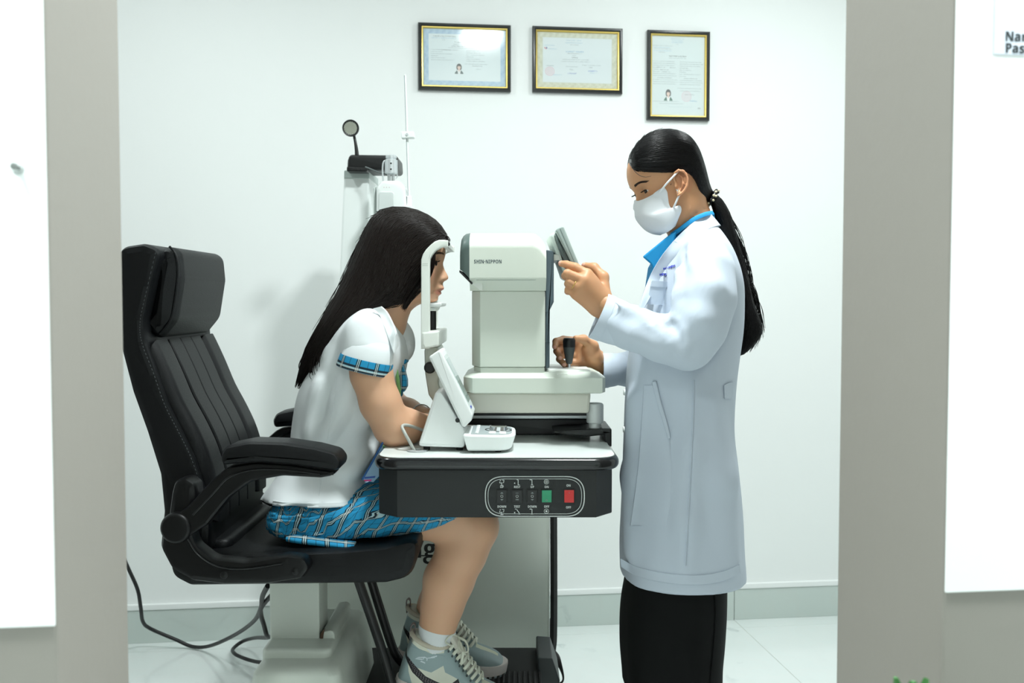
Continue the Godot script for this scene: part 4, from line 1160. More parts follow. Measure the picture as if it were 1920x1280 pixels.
func build_cables() -> void:
	var t := thing("power_cable", "long black cable sagging from the doorway along the floor to the pedestal", "cable", Vector3(P(362, 1213, 3.42).x, 0, -3.4))
	part("sheath", MB.new().tube(line_px([[225, 1030, 3.3], [241, 1066, 3.3], [258, 1105, 3.3], [264, 1140, 3.32], [268, 1165, 3.36], [282, 1178, 3.4], [330, 1199, 3.42], [362, 1212, 3.42], [395, 1210, 3.36], [440, 1190, 3.2], [475, 1165, 2.9], [489, 1140, 2.6], [492, 1118, 2.42], [502, 1098, 2.33]], 90), 0.0062, 10).smooth(), M.cable, t)
	var t2 := thing("coiled_cable", "short black cable curling on the floor behind the pedestal", "cable", Vector3(P(450, 1230, 3.2).x, 0, -3.1))
	part("sheath", MB.new().tube(line_px([[520, 1104, 2.40], [492, 1135, 2.52], [489, 1150, 2.6], [495, 1172, 2.66], [500, 1190, 2.7], [504, 1194, 2.8], [497, 1195, 3.0], [478, 1195.5, 3.3], [455, 1202, 3.42], [437, 1216, 3.38], [440, 1225, 3.30], [456, 1233, 3.26], [480, 1240, 3.22], [510, 1243, 3.1]], 90), 0.0062, 10).smooth(), M.cable, t2)

func build_plant() -> void:
	var at := P(1706, 1275, 0.96)
	var t := thing("potted_plant", "bright green leaf tips of a plant standing below the doorway", "plant", Vector3(at.x, 0, at.z))
	var green := mat(rgb(46, 104, 42), 0.5)
	green.backlight_enabled = true
	green.backlight = Color(0.08, 0.16, 0.04)
	var base := Vector3(at.x, 0, at.z)
	part("pot", MB.new().lathe([[0.0, 0.0], [0.10, 0.0], [0.105, 0.01], [0.13, 0.24], [0.135, 0.25], [0.135, 0.27], [0.125, 0.275], [0.12, 0.25], [0.0, 0.24]], Transform3D(Basis(), base), 40).commit(35), mat(rgb(220, 216, 206), 0.5), t)
	part("stem", MB.new().tube(PackedVector3Array([base + Vector3(0, 0.2, 0), base + Vector3(0.01, 0.45, 0), base + Vector3(0, 0.68, 0)]), 0.008, 10).smooth(), mat(rgb(90, 110, 60), 0.7), t)
	var rng := RandomNumberGenerator.new()
	rng.seed = 3
	for i in 14:
		var a := i * 2.4
		var tip := base + Vector3(cos(a) * rng.randf_range(0.03, 0.16), rng.randf_range(0.62, 0.80), sin(a) * rng.randf_range(0.03, 0.12))
		if i < 3: tip = P([1680.0, 1737.0, 1712.0][i], [1269.0, 1271.0, 1276.0][i], [0.95, 0.97, 0.93][i])
		var root := base + Vector3(0, rng.randf_range(0.45, 0.62), 0)
		var mid := (root + tip) / 2 + Vector3(cos(a), 0.3, sin(a)) * 0.03
		var rows := []
		var lf := curve([root, mid, tip], 10)
		var side := (tip - root).cross(Vector3.UP).normalized()
		if side.length() < 0.5: side = Vector3.RIGHT
		for k in 11:
			var f := k / 10.0
			var w := 0.026 * pow(sin(PI * clampf(f * 0.9 + 0.08, 0, 1)), 0.8)
			var nn := (lf[mini(k + 1, 10)] - lf[maxi(k - 1, 0)]).cross(side).normalized()
			rows.append(PackedVector3Array([lf[k] - side * w, lf[k] + nn * 0.003, lf[k] + side * w, lf[k] - nn * 0.0008]))
		part("leaf", MB.new().grid(rows).commit(50), green, t)

# ------------------------------------------------------------------ signed-distance grids, for bodies and cloth
class Field:
	var o: Vector3
	var c: float
	var nx: int
	var ny: int
	var nz: int
	var d := PackedFloat32Array()

	func _init(lo: Vector3, hi: Vector3, cell: float) -> void:
		o = lo
		c = cell
		nx = int(ceil((hi.x - lo.x) / c)) + 1
		ny = int(ceil((hi.y - lo.y) / c)) + 1
		nz = int(ceil((hi.z - lo.z) / c)) + 1
		d.resize(nx * ny * nz)
		d.fill(1.0)

	# tapered limb; "flat" is a direction in which it is q times as thick
	func cone(a: Vector3, b: Vector3, ra: float, rb: float, k := 0.02, flat := Vector3.ZERO, q := 1.0, sub := false) -> Field:
		var m := maxf(ra, rb) + k + 2.0 * c
		var x0 := maxi(0, int((minf(a.x, b.x) - m - o.x) / c))
		var x1 := mini(nx - 1, int((maxf(a.x, b.x) + m - o.x) / c) + 1)
		var y0 := maxi(0, int((minf(a.y, b.y) - m - o.y) / c))
		var y1 := mini(ny - 1, int((maxf(a.y, b.y) + m - o.y) / c) + 1)
		var z0 := maxi(0, int((minf(a.z, b.z) - m - o.z) / c))
		var z1 := mini(nz - 1, int((maxf(a.z, b.z) + m - o.z) / c) + 1)
		var ab := b - a
		var l2 := maxf(ab.length_squared(), 1e-9)
		var fq := 1.0 / (q * q) - 1.0
		var squash := q < 0.999
		if squash: flat = (flat - ab * flat.dot(ab) / l2).normalized() if l2 > 1e-8 else flat.normalized()
		for z in range(z0, z1 + 1):
			for y in range(y0, y1 + 1):
				var i := (z * ny + y) * nx + x0
				var p := Vector3(o.x + x0 * c, o.y + y * c, o.z + z * c) - a
				for x in range(x0, x1 + 1):
					var h := clampf(p.dot(ab) / l2, 0.0, 1.0)
					var r := p - ab * h
					var e: float
					if squash:
						var w := r.dot(flat)
						e = (sqrt(r.length_squared() + fq * w * w) - ra - (rb - ra) * h)
						if e > -0.01: e *= lerpf(q, 1.0, 0.4)
					else:
						e = r.length() - ra - (rb - ra) * h
					var g := d[i]
					if sub:
						e = -e
						var s := k - absf(g - e)
						d[i] = maxf(g, e) + (s * s / (4.0 * k) if s > 0.0 else 0.0)
					else:
						var s := k - absf(g - e)
						d[i] = minf(g, e) - (s * s / (4.0 * k) if s > 0.0 else 0.0)
					i += 1
					p.x += c
		return self

	func chain(pts: Array, radii: Array, k := 0.02, flat := Vector3.ZERO, q := 1.0) -> Field:
		for j in pts.size() - 1:
			cone(pts[j], pts[j + 1], radii[j], radii[j + 1], k, flat, q)
		return self

	# any shape given as a function point -> distance; blocks far from its surface are skipped
	func shape(f: Callable, lo: Vector3, hi: Vector3, k := 0.02, sub := false, slack := 1.0) -> Field:
		var B := 4
		var x0 := maxi(0, int((lo.x - o.x) / c))
		var x1 := mini(nx - 1, int((hi.x - o.x) / c) + 1)
		var y0 := maxi(0, int((lo.y - o.y) / c))
		var y1 := mini(ny - 1, int((hi.y - o.y) / c) + 1)
		var z0 := maxi(0, int((lo.z - o.z) / c))
		var z1 := mini(nz - 1, int((hi.z - o.z) / c) + 1)
		var far := (B * 0.5 * 1.74 + 2.5) * c * slack
		for bz in range(z0, z1 + 1, B):
			for by in range(y0, y1 + 1, B):
				for bx in range(x0, x1 + 1, B):
					var e0: float = f.call(Vector3(o.x + (bx + 1.5) * c, o.y + (by + 1.5) * c, o.z + (bz + 1.5) * c))
					if e0 > far + k: continue
					var deep := e0 < -far - k
					for z in range(bz, mini(bz + B, z1 + 1)):
						for y in range(by, mini(by + B, y1 + 1)):
							var i := (z * ny + y) * nx + bx
							for x in range(bx, mini(bx + B, x1 + 1)):
								var e: float = e0 if deep else f.call(Vector3(o.x + x * c, o.y + y * c, o.z + z * c))
								var g := d[i]
								if sub: e = -e
								var s := k - absf(g - e)
								if sub: d[i] = maxf(g, e) + (s * s / (4.0 * k) if s > 0.0 else 0.0)
								else: d[i] = minf(g, e) - (s * s / (4.0 * k) if s > 0.0 else 0.0)
								i += 1
		return self

	# move the surface out or in by a function of the place
	func displace(f: Callable, band := 0.03) -> Field:
		var i := 0
		for z in nz:
			for y in ny:
				for x in nx:
					if absf(d[i]) < band:
						d[i] -= f.call(Vector3(o.x + x * c, o.y + y * c, o.z + z * c))
					i += 1
		return self

	func at(p: Vector3) -> float:
		var q := (p - o) / c
		var x := clampi(int(q.x), 0, nx - 2)
		var y := clampi(int(q.y), 0, ny - 2)
		var z := clampi(int(q.z), 0, nz - 2)
		var fx := clampf(q.x - x, 0, 1)
		var fy := clampf(q.y - y, 0, 1)
		var fz := clampf(q.z - z, 0, 1)
		var i := (z * ny + y) * nx + x
		var j := i + nx * ny
		return lerpf(lerpf(lerpf(d[i], d[i + 1], fx), lerpf(d[i + nx], d[i + nx + 1], fx), fy), lerpf(lerpf(d[j], d[j + 1], fx), lerpf(d[j + nx], d[j + nx + 1], fx), fy), fz)

	# the first surface met when coming from the camera's side (+z) at x, y; NAN if none
	func front(x: float, y: float) -> float:
		var z := o.z + (nz - 1) * c
		var last := at(Vector3(x, y, z))
		while z > o.z:
			z -= c
			var e := at(Vector3(x, y, z))
			if e < 0.0 and last < 0.9:
				return z + c * (-e) / maxf(last - e, 1e-6)
			if e < 0.0: return z
			last = e
		return NAN

	# surface nets into a mesh builder
	func nets(m: MB, relax := 1) -> MB:
		var vid := PackedInt32Array()
		vid.resize(d.size())
		vid.fill(-1)
		var cells := PackedInt32Array()
		var base := m.v.size()
		var sy := nx
		var sz := nx * ny
		var lim := 2.6 * c
		var off := [0, 1, sy, sy + 1, sz, sz + 1, sz + sy, sz + sy + 1]
		var ea := [0, 2, 4, 6, 0, 1, 4, 5, 0, 1, 2, 3]
		var eb := [1, 3, 5, 7, 2, 3, 6, 7, 4, 5, 6, 7]
		var val := PackedFloat32Array()
		val.resize(8)
		for z in nz - 1:
			for y in ny - 1:
				var i := (z * ny + y) * nx - 1
				for x in nx - 1:
					i += 1
					var v0 := d[i]
					if v0 > lim or v0 < -lim: continue
					var neg := 0
					for k in 8:
						val[k] = d[i + off[k]]
						if val[k] < 0.0: neg += 1
					if neg == 0 or neg == 8: continue
					var s := Vector3.ZERO
					var n := 0
					for e in 12:
						var a := val[ea[e]]
						var b := val[eb[e]]
						if (a < 0.0) != (b < 0.0):
							var t := a / (a - b)
							var ka: int = ea[e]
							var pa := Vector3(ka & 1, (ka >> 1) & 1, ka >> 2)
							var kb: int = eb[e]
							s += pa.lerp(Vector3(kb & 1, (kb >> 1) & 1, kb >> 2), t)
							n += 1
					vid[i] = m.v.size()
					cells.append(i)
					m.v.append(o + (Vector3(x, y, z) + s / n) * c)
					m.uv.append(Vector2.ZERO)
		var q0 := m.ix.size()
		for i in cells:
			var a := d[i] < 0.0
			for ax in 3:
				var st: int = [1, sy, sz][ax]
				if a == (d[i + st] < 0.0): continue
				var s1: int = [sy, sz, 1][ax]
				var s2: int = [sz, 1, sy][ax]
				if i - s1 - s2 < 0: continue
				var A := vid[i]
				var B := vid[i - s1]
				var C := vid[i - s1 - s2]
				var D := vid[i - s2]
				if A < 0 or B < 0 or C < 0 or D < 0: continue
				if a: m.ix.append_array([A, B, C, A, C, D])
				else: m.ix.append_array([A, C, B, A, D, C])
		m.turn_out(q0)
		for r in relax:
			var acc := PackedVector3Array()
			acc.resize(m.v.size() - base)
			var cnt := PackedFloat32Array()
			cnt.resize(acc.size())
			for i in range(q0, m.ix.size(), 3):
				for k in 3:
					var p := m.ix[i + k] - base
					acc[p] += m.v[m.ix[i + (k + 1) % 3]] + m.v[m.ix[i + (k + 2) % 3]]
					cnt[p] += 2.0
			for i in acc.size():
				if cnt[i] > 0.0: m.v[base + i] = m.v[base + i].lerp(acc[i] / cnt[i], 0.45)
		return m

func coloured(m: MB, f: Callable) -> ArrayMesh:      # smooth mesh with one colour (linear) per vertex
	var on := PackedVector3Array()
	on.resize(m.v.size())
	for i in range(0, m.ix.size(), 3):
		var a := m.v[m.ix[i]]
		var w := (m.v[m.ix[i + 2]] - a).cross(m.v[m.ix[i + 1]] - a)
		on[m.ix[i]] += w; on[m.ix[i + 1]] += w; on[m.ix[i + 2]] += w
	var col := PackedColorArray()
	col.resize(m.v.size())
	for i in on.size():
		on[i] = on[i].normalized()
		col[i] = f.call(m.v[i])
	return MB.pack(m.v, on, m.uv, m.ix, col)

func table(points: Array, lo: float, step: float, n: int) -> PackedFloat32Array:    # [[at, value], ...] -> evenly spaced smooth values
	var r := PackedFloat32Array()
	for i in n:
		var t := lo + i * step
		var j := 0
		while j < points.size() - 2 and t > points[j + 1][0]: j += 1
		var a: Array = points[j]
		var b: Array = points[j + 1]
		var f := clampf((t - a[0]) / (b[0] - a[0]), 0, 1)
		var p: Array = points[maxi(j - 1, 0)]
		var q: Array = points[mini(j + 2, points.size() - 1)]
		r.append(cubic_interpolate_in_time(a[1], b[1], p[1], q[1], f, b[0] - a[0], minf(p[0] - a[0], -1e-4), maxf(q[0] - a[0], b[0] - a[0] + 1e-4)))
	return r

# a head in its own axes: x forward, y up from the chin, z to the side; a young woman's proportions, metres
class Head:
	var fc: PackedFloat32Array
	var bk: PackedFloat32Array
	var hw: PackedFloat32Array
	var mid: PackedFloat32Array
	var wn: PackedFloat32Array
	var inv: Transform3D
	var s: float

	func dist(p: Vector3) -> float:
		var l := inv * p
		var t := (l.y + 0.02) / 0.002
		if t < 0.0: return maxf(0.02, -l.y) * s
		if t > 113.0: return maxf(0.004, l.y - 0.206) * s
		var i := int(t)
		var f := t - i
		var w := absf(l.z)
		var F := lerpf(fc[i], fc[i + 1], f)
		var g := smoothstep(0.015, 0.06, l.x)
		var b := 0.0
		if g > 0.0:
			var ww := lerpf(wn[i], wn[i + 1], f)
			b = (lerpf(mid[i], mid[i + 1], f) - F) * exp(-w * w / (ww * ww))
			var v := l.y
			# eye sockets, cheek bones, nostril wings, corners of the mouth
			b -= 0.0075 * exp(-pow((v - 0.0905) / 0.010, 2.0) - pow((w - 0.030) / 0.0145, 2.0))
			b += 0.004 * exp(-pow((v - 0.066) / 0.018, 2.0) - pow((w - 0.045) / 0.018, 2.0))
			b += 0.0055 * exp(-pow((v - 0.0545) / 0.0065, 2.0) - pow((w - 0.0125) / 0.0055, 2.0))
			b -= 0.0028 * exp(-pow((v - 0.0285) / 0.005, 2.0) - pow((w - 0.024) / 0.006, 2.0))
			b -= 0.0022 * exp(-pow((v - 0.0272) / 0.0022, 2.0)) * exp(-pow(w / 0.021, 4.0))
		var u := l.x - b * g
		var a := F if u > 0.0 else lerpf(bk[i], bk[i + 1], f)
		var H := lerpf(hw[i], hw[i + 1], f)
		var x := u / a
		var z := w / H
		x *= x
		z *= z
		var n := lerpf(sqrt(x + z), sqrt(sqrt(x * x + z * z)), 0.45)
		var e := (n - 1.0) * minf(a, H)
		var under := 0.030 * smoothstep(0.035, -0.03, l.x) - l.y
		var q := 0.014 - absf(e - under)
		e = maxf(e, under) + (q * q / 0.056 if q > 0.0 else 0.0)
		return e * s

func make_head(at: Transform3D, s: float, deep := 1.0) -> Head:
	var h := Head.new()
	h.s = s
	h.inv = (at * Transform3D(Basis().scaled(Vector3.ONE * s), Vector3.ZERO)).affine_inverse()
	var n := 116
	h.mid = table([[-0.02, 0.06], [-0.004, 0.075], [0.0005, 0.0825], [0.0054, 0.0866], [0.0095, 0.0868], [0.0135, 0.0855], [0.0165, 0.0866], [0.0202, 0.0925], [0.0236, 0.0948], [0.0268, 0.0925], [0.0300, 0.0972], [0.0336, 0.1003], [0.0375, 0.0985], [0.044, 0.0968], [0.0485, 0.0985], [0.0520, 0.105], [0.0565, 0.1098], [0.061, 0.1095], [0.0714, 0.1043], [0.0825, 0.0993], [0.0916, 0.0975], [0.100, 0.1000], [0.112, 0.1028], [0.1244, 0.1030], [0.145, 0.0995], [0.165, 0.0905], [0.180, 0.0775], [0.192, 0.062], [0.200, 0.042], [0.2045, 0.02], [0.207, 0.004], [0.212, 0.002]], -0.02, 0.002, n)
	h.fc = table([[-0.02, 0.05], [0.0, 0.068], [0.01, 0.075], [0.03, 0.082], [0.05, 0.0855], [0.07, 0.0865], [0.09, 0.0885], [0.105, 0.094], [0.12, 0.0975], [0.145, 0.0955], [0.165, 0.088], [0.180, 0.076], [0.192, 0.061], [0.200, 0.0415], [0.2045, 0.02], [0.207, 0.004], [0.212, 0.002]], -0.02, 0.002, n)
	h.wn = table([[-0.02, 0.03], [0.0, 0.024], [0.012, 0.022], [0.02, 0.021], [0.036, 0.019], [0.044, 0.014], [0.05, 0.0125], [0.058, 0.0115], [0.072, 0.0095], [0.085, 0.0095], [0.095, 0.014], [0.11, 0.03], [0.13, 0.04], [0.212, 0.05]], -0.02, 0.002, n)
	h.bk = table([[-0.02, 0.02], [0.0, 0.03], [0.02, 0.045], [0.05, 0.066], [0.08, 0.086], [0.12, 0.094], [0.15, 0.090], [0.175, 0.074], [0.19, 0.057], [0.2, 0.037], [0.2045, 0.018], [0.207, 0.004], [0.212, 0.002]], -0.02, 0.002, n)
	h.hw = table([[-0.02, 0.03], [0.0, 0.042], [0.01, 0.049], [0.03, 0.056], [0.05, 0.0615], [0.07, 0.0665], [0.09, 0.069], [0.12, 0.0735], [0.15, 0.0725], [0.175, 0.061], [0.19, 0.048], [0.2, 0.032], [0.2045, 0.017], [0.207, 0.004], [0.212, 0.002]], -0.02, 0.002, n)
	for i in n: h.bk[i] *= deep
	return h

# a column of cross-sections: rows of [height, x back, x front, z middle, half depth]
class Stack:
	var y0: float
	var y1: float
	var step: float
	var xa: PackedFloat32Array
	var xb: PackedFloat32Array
	var zc: PackedFloat32Array
	var hz: PackedFloat32Array
	var square := 0.35

	func dist(p: Vector3) -> float:
		var t := clampf((p.y - y0) / step, 0.0, xa.size() - 1.001)
		var i := int(t)
		var f := t - i
		var a := lerpf(xa[i], xa[i + 1], f)
		var b := lerpf(xb[i], xb[i + 1], f)
		var h := lerpf(hz[i], hz[i + 1], f)
		var rx := absf(b - a) * 0.5
		var x := (p.x - (a + b) * 0.5) / rx
		var z := (p.z - lerpf(zc[i], zc[i + 1], f)) / h
		x *= x
		z *= z
		var e := (lerpf(sqrt(x + z), sqrt(sqrt(x * x + z * z)), square) - 1.0) * minf(rx, h)
		return maxf(e, maxf(p.y - y1, y0 - p.y))

func make_stack(rows: Array, d: float, square := 0.35) -> Stack:    # rows of [py, px back, px front, z offset, half depth]
	var st := Stack.new()
	var w := []
	for r in rows:
		var a := P(r[1], r[0], d)
		var b := P(r[2], r[0], d)
		w.append([a.y, a.x, b.x, -d + r[3], r[4]])
	w.sort_custom(func(p, q): return p[0] < q[0])
	st.y0 = w[0][0]
	st.y1 = w[-1][0]
	st.step = 0.01
	st.square = square
	var n := int((st.y1 - st.y0) / st.step) + 2
	var col := func(k: int) -> PackedFloat32Array:
		var pts := []
		for r in w: pts.append([r[0], r[k]])
		return table(pts, st.y0, st.step, n)
	st.xa = col.call(1)
	st.xb = col.call(2)
	st.zc = col.call(3)
	st.hz = col.call(4)
	return st

# a thin sheet lying on a field, between two lines given in pixels; it is carried out to the surface the camera side shows
func on_cloth(f: Field, la: Array, lb: Array, d: float, n: int, m: int, lift: float, thick := 0.0025, us := 1.0, vs := 1.0, reach := 0.13, soft := 4) -> MB:
	var ca := []
	var cb := []
	for q in la: ca.append(Vector3(q[0], q[1], 0))
	for q in lb: cb.append(Vector3(q[0], q[1], 0))
	var pa := curve(ca, n)
	var pb := curve(cb, n)
	var zs := PackedFloat32Array()
	zs.resize((n + 1) * (m + 1))
	var sum := 0.0
	var hits := 0.0
	for j in n + 1:
		for i in m + 1:
			var q := pa[j].lerp(pb[j], float(i) / m)
			var z := -d
			var hit := true
			for k in 3:
				var p := P(q.x, q.y, -z)
				var zz := f.front(p.x, p.y)
				if is_nan(zz):
					hit = false
					break
				z = zz
			zs[j * (m + 1) + i] = z if hit and absf(z + d) < reach else NAN
			if not is_nan(zs[j * (m + 1) + i]):
				sum += z
				hits += 1.0
	# where the lines run past the outline, take the depth of the nearest place on the cloth
	for pas in 11 + soft:
		var nzs := zs.duplicate()
		for j in n + 1:
			for i in m + 1:
				var s := 0.0
				var w := 0.0
				for o in [[0, 1], [0, -1], [1, 0], [-1, 0], [0, 0]]:
					var jj: int = j + o[0]
					var ii: int = i + o[1]
					if jj < 0 or jj > n or ii < 0 or ii > m: continue
					var e := zs[jj * (m + 1) + ii]
					if not is_nan(e):
						s += e
						w += 1.0
				var own := zs[j * (m + 1) + i]
				if is_nan(own):
					if w > 0.0: nzs[j * (m + 1) + i] = s / w
				elif pas > 10: nzs[j * (m + 1) + i] = s / w
		zs = nzs
	var rows := []
	for j in n + 1:
		var top := PackedVector3Array()
		var low := PackedVector3Array()
		for i in m + 1:
			var q := pa[j].lerp(pb[j], float(i) / m)
			var z := zs[j * (m + 1) + i]
			if is_nan(z): z = sum / maxf(hits, 1.0) if hits > 0.0 else -d
			var p := P(q.x, q.y, -z)
			top.append(p + Vector3(0, 0, lift))
			low.append(p + Vector3(0, 0, lift - thick))
		low.reverse()
		rows.append(top + low)
	return MB.new().grid(rows, true, true, us, vs)

func eye_ball(head: Transform3D, s: float, side: float, parent: Node3D, gaze := Vector3(1, -0.05, 0)) -> void:
	var c := head * (Vector3(0.0745, 0.0908, 0.0305 * side) * s)
	var g := (head.basis * gaze).normalized()
	var b := Basis(Quaternion(Vector3.UP, g))
	var r := 0.0117 * s
	var white := mat(rgb(214, 208, 200), 0.12)
	var prof := []
	for k in 13:
		var a := PI * k / 12
		prof.append([sin(a) * r, -cos(a) * r])
	var eb := part("eyeball", MB.new().lathe(prof, Transform3D(b, c), 24).commit(60), white, parent)
	var iris := []
	for k in 6:
		var a := 0.60 * k / 5
		iris.append([sin(a) * (r + 0.0002), cos(a) * (r + 0.0003)])
	part("iris", MB.new().lathe(iris, Transform3D(b, c), 20).commit(60), mat(rgb(34, 24, 20), 0.08), eb, "dark iris")

# ------------------------------------------------------------------ hair: a lofted mass and strands that run over it
class Mane:
	var a: PackedVector3Array      # one edge of each section (x, y, z)
	var b: PackedVector3Array      # the other edge
	var h: PackedFloat32Array      # half depth of each section
	var n: int
	var sharp := 2.4

	func point(t: float, s: float, side: float, out := 0.0) -> Vector3:
		t = clampf(t, 0.0, n - 1.001)
		var i := int(t)
		var f := t - i
		var p := a[i].lerp(a[i + 1], f)
		var q := b[i].lerp(b[i + 1], f)
		var k := 2.0 * s - 1.0
		var e := 2.2 if k < 0.0 else sharp
		var w := pow(maxf(0.0, 1.0 - pow(absf(k), e)), 1.0 / e)
		var c := p.lerp(q, s)
		var hh := lerpf(h[i], h[i + 1], f)
		c.z += side * (hh + out) * w
		if out != 0.0:
			var dir := (p - q).normalized()
			c -= dir * out * k
		return c

func make_mane(rows: Array, d: float, sharp := 2.4, fine := 6) -> Mane:   # rows of [ax, ay, bx, by, z offset, half depth]
	var m := Mane.new()
	var pa := []
	var pb := []
	var hh := []
	for r in rows:
		var p := P(r[0], r[1], d)
		var q := P(r[2], r[3], d)
		pa.append(Vector3(p.x, p.y, -d + r[4]))
		pb.append(Vector3(q.x, q.y, -d + r[4]))
		hh.append(r[5])
	var k := (rows.size() - 1) * fine
	m.a = curve(pa, k)
	m.b = curve(pb, k)
	m.h = along(hh, k)
	m.n = k + 1
	m.sharp = sharp
	return m

func mane_mesh(m: Mane, seg := 24, groove := 0.0012, seed_ := 1) -> ArrayMesh:
	var rows := []
	var rng := RandomNumberGenerator.new()
	rng.seed = seed_
	var bump := PackedFloat32Array()
	for i in seg * 2: bump.append(rng.randf_range(-1, 1) * groove)
	for t in m.n:
		var row := PackedVector3Array()
		for i in seg: row.append(m.point(t, 0.5 - 0.5 * cos(PI * i / seg), 1.0, bump[i]))
		for i in seg: row.append(m.point(t, 0.5 + 0.5 * cos(PI * i / seg), -1.0, bump[seg + i]))
		rows.append(row)
	return MB.new().grid(rows, true, true).smooth()

# thin tubes; each strand is a list of points
func strands_mesh(list: Array, r0: float, r1: float) -> ArrayMesh:
	var pv := PackedVector3Array()
	var pn := PackedVector3Array()
	var pu := PackedVector2Array()
	var pi := PackedInt32Array()
	for st in list:
		var pts: PackedVector3Array = st
		var n := pts.size()
		var base := pv.size()
		for j in n:
			var t := (pts[mini(j + 1, n - 1)] - pts[maxi(j - 1, 0)]).normalized()
			var up := Vector3(0, 0, 1)
			if absf(t.z) > 0.9: up = Vector3.UP
			var s := t.cross(up).normalized()
			up = s.cross(t)
			var f := float(j) / (n - 1)
			var r := lerpf(r0, r1, f * f)
			for k in 4:
				var a := TAU * k / 4
				var nn := s * cos(a) + up * sin(a)
				pv.append(pts[j] + nn * r); pn.append(nn); pu.append(Vector2(k / 4.0, f))
		for j in n - 1:
			for k in 4:
				var a := base + j * 4 + k
				var b := base + j * 4 + (k + 1) % 4
				pi.append_array([a, b, b + 4, a, b + 4, a + 4])
	# clockwise outside: check one triangle against its normal
	if pi.size() > 2:
		var g := (pv[pi[2]] - pv[pi[0]]).cross(pv[pi[1]] - pv[pi[0]])
		if g.dot(pn[pi[0]]) < 0.0:
			for i in range(0, pi.size(), 3):
				var x := pi[i + 1]
				pi[i + 1] = pi[i + 2]
				pi[i + 2] = x
	return MB.pack(pv, pn, pu, pi)

func plaid_image(n: int) -> Image:
	var im := Image.create(n, n, false, Image.FORMAT_RGB8)
	var base := rgb(30, 150, 200)
	for y in n:
		for x in n:
			var c := base
			var h := [0, 0]
			var q := [float(x) / n, float(y) / n]
			var light := 0.0
			var dark := 0.0
			for k in 2:
				var f: float = q[k]
				# pale pair, black pair beside it, a thin dark line half-way
				for s in [0.40, 0.485]:
					if absf(f - s) < 0.023: light += 0.75
				for s in [0.348, 0.443, 0.538]:
					if absf(f - s) < 0.026: dark += 0.85
				if absf(f - 0.93) < 0.013: dark += 0.55
			c = c.lerp(rgb(14, 22, 30), clampf(dark, 0, 0.92))
			c = c.lerp(rgb(232, 234, 226), clampf(light, 0, 0.92))
			if (x + y) % 4 == 0: c = c.darkened(0.06)
			im.set_pixel(x, y, c)
	return im

func plaid(tri := 0.0) -> StandardMaterial3D:
	var m := mat(Color.WHITE, 0.85)
	m.albedo_texture = M.plaid_tex
	if tri > 0.0:
		m.uv1_triplanar = true
		m.uv1_scale = Vector3.ONE * tri
	return m

func skin(tone: Color) -> StandardMaterial3D:
	var m := mat(Color.WHITE, 0.5)
	m.vertex_color_use_as_albedo = true
	m.subsurf_scatter_enabled = true
	m.subsurf_scatter_strength = 0.12
	bumpy(m, 0.12, 0.25, 40.0)
	return m

func hair_material(c: Color, rough: float) -> StandardMaterial3D:
	var m := mat(c, rough, 0.0, 0.33)
	return m

func cloth_bump(m: StandardMaterial3D, scale := 18.0, strength := 0.25) -> StandardMaterial3D:
	return bumpy(m, 0.2, strength, scale)

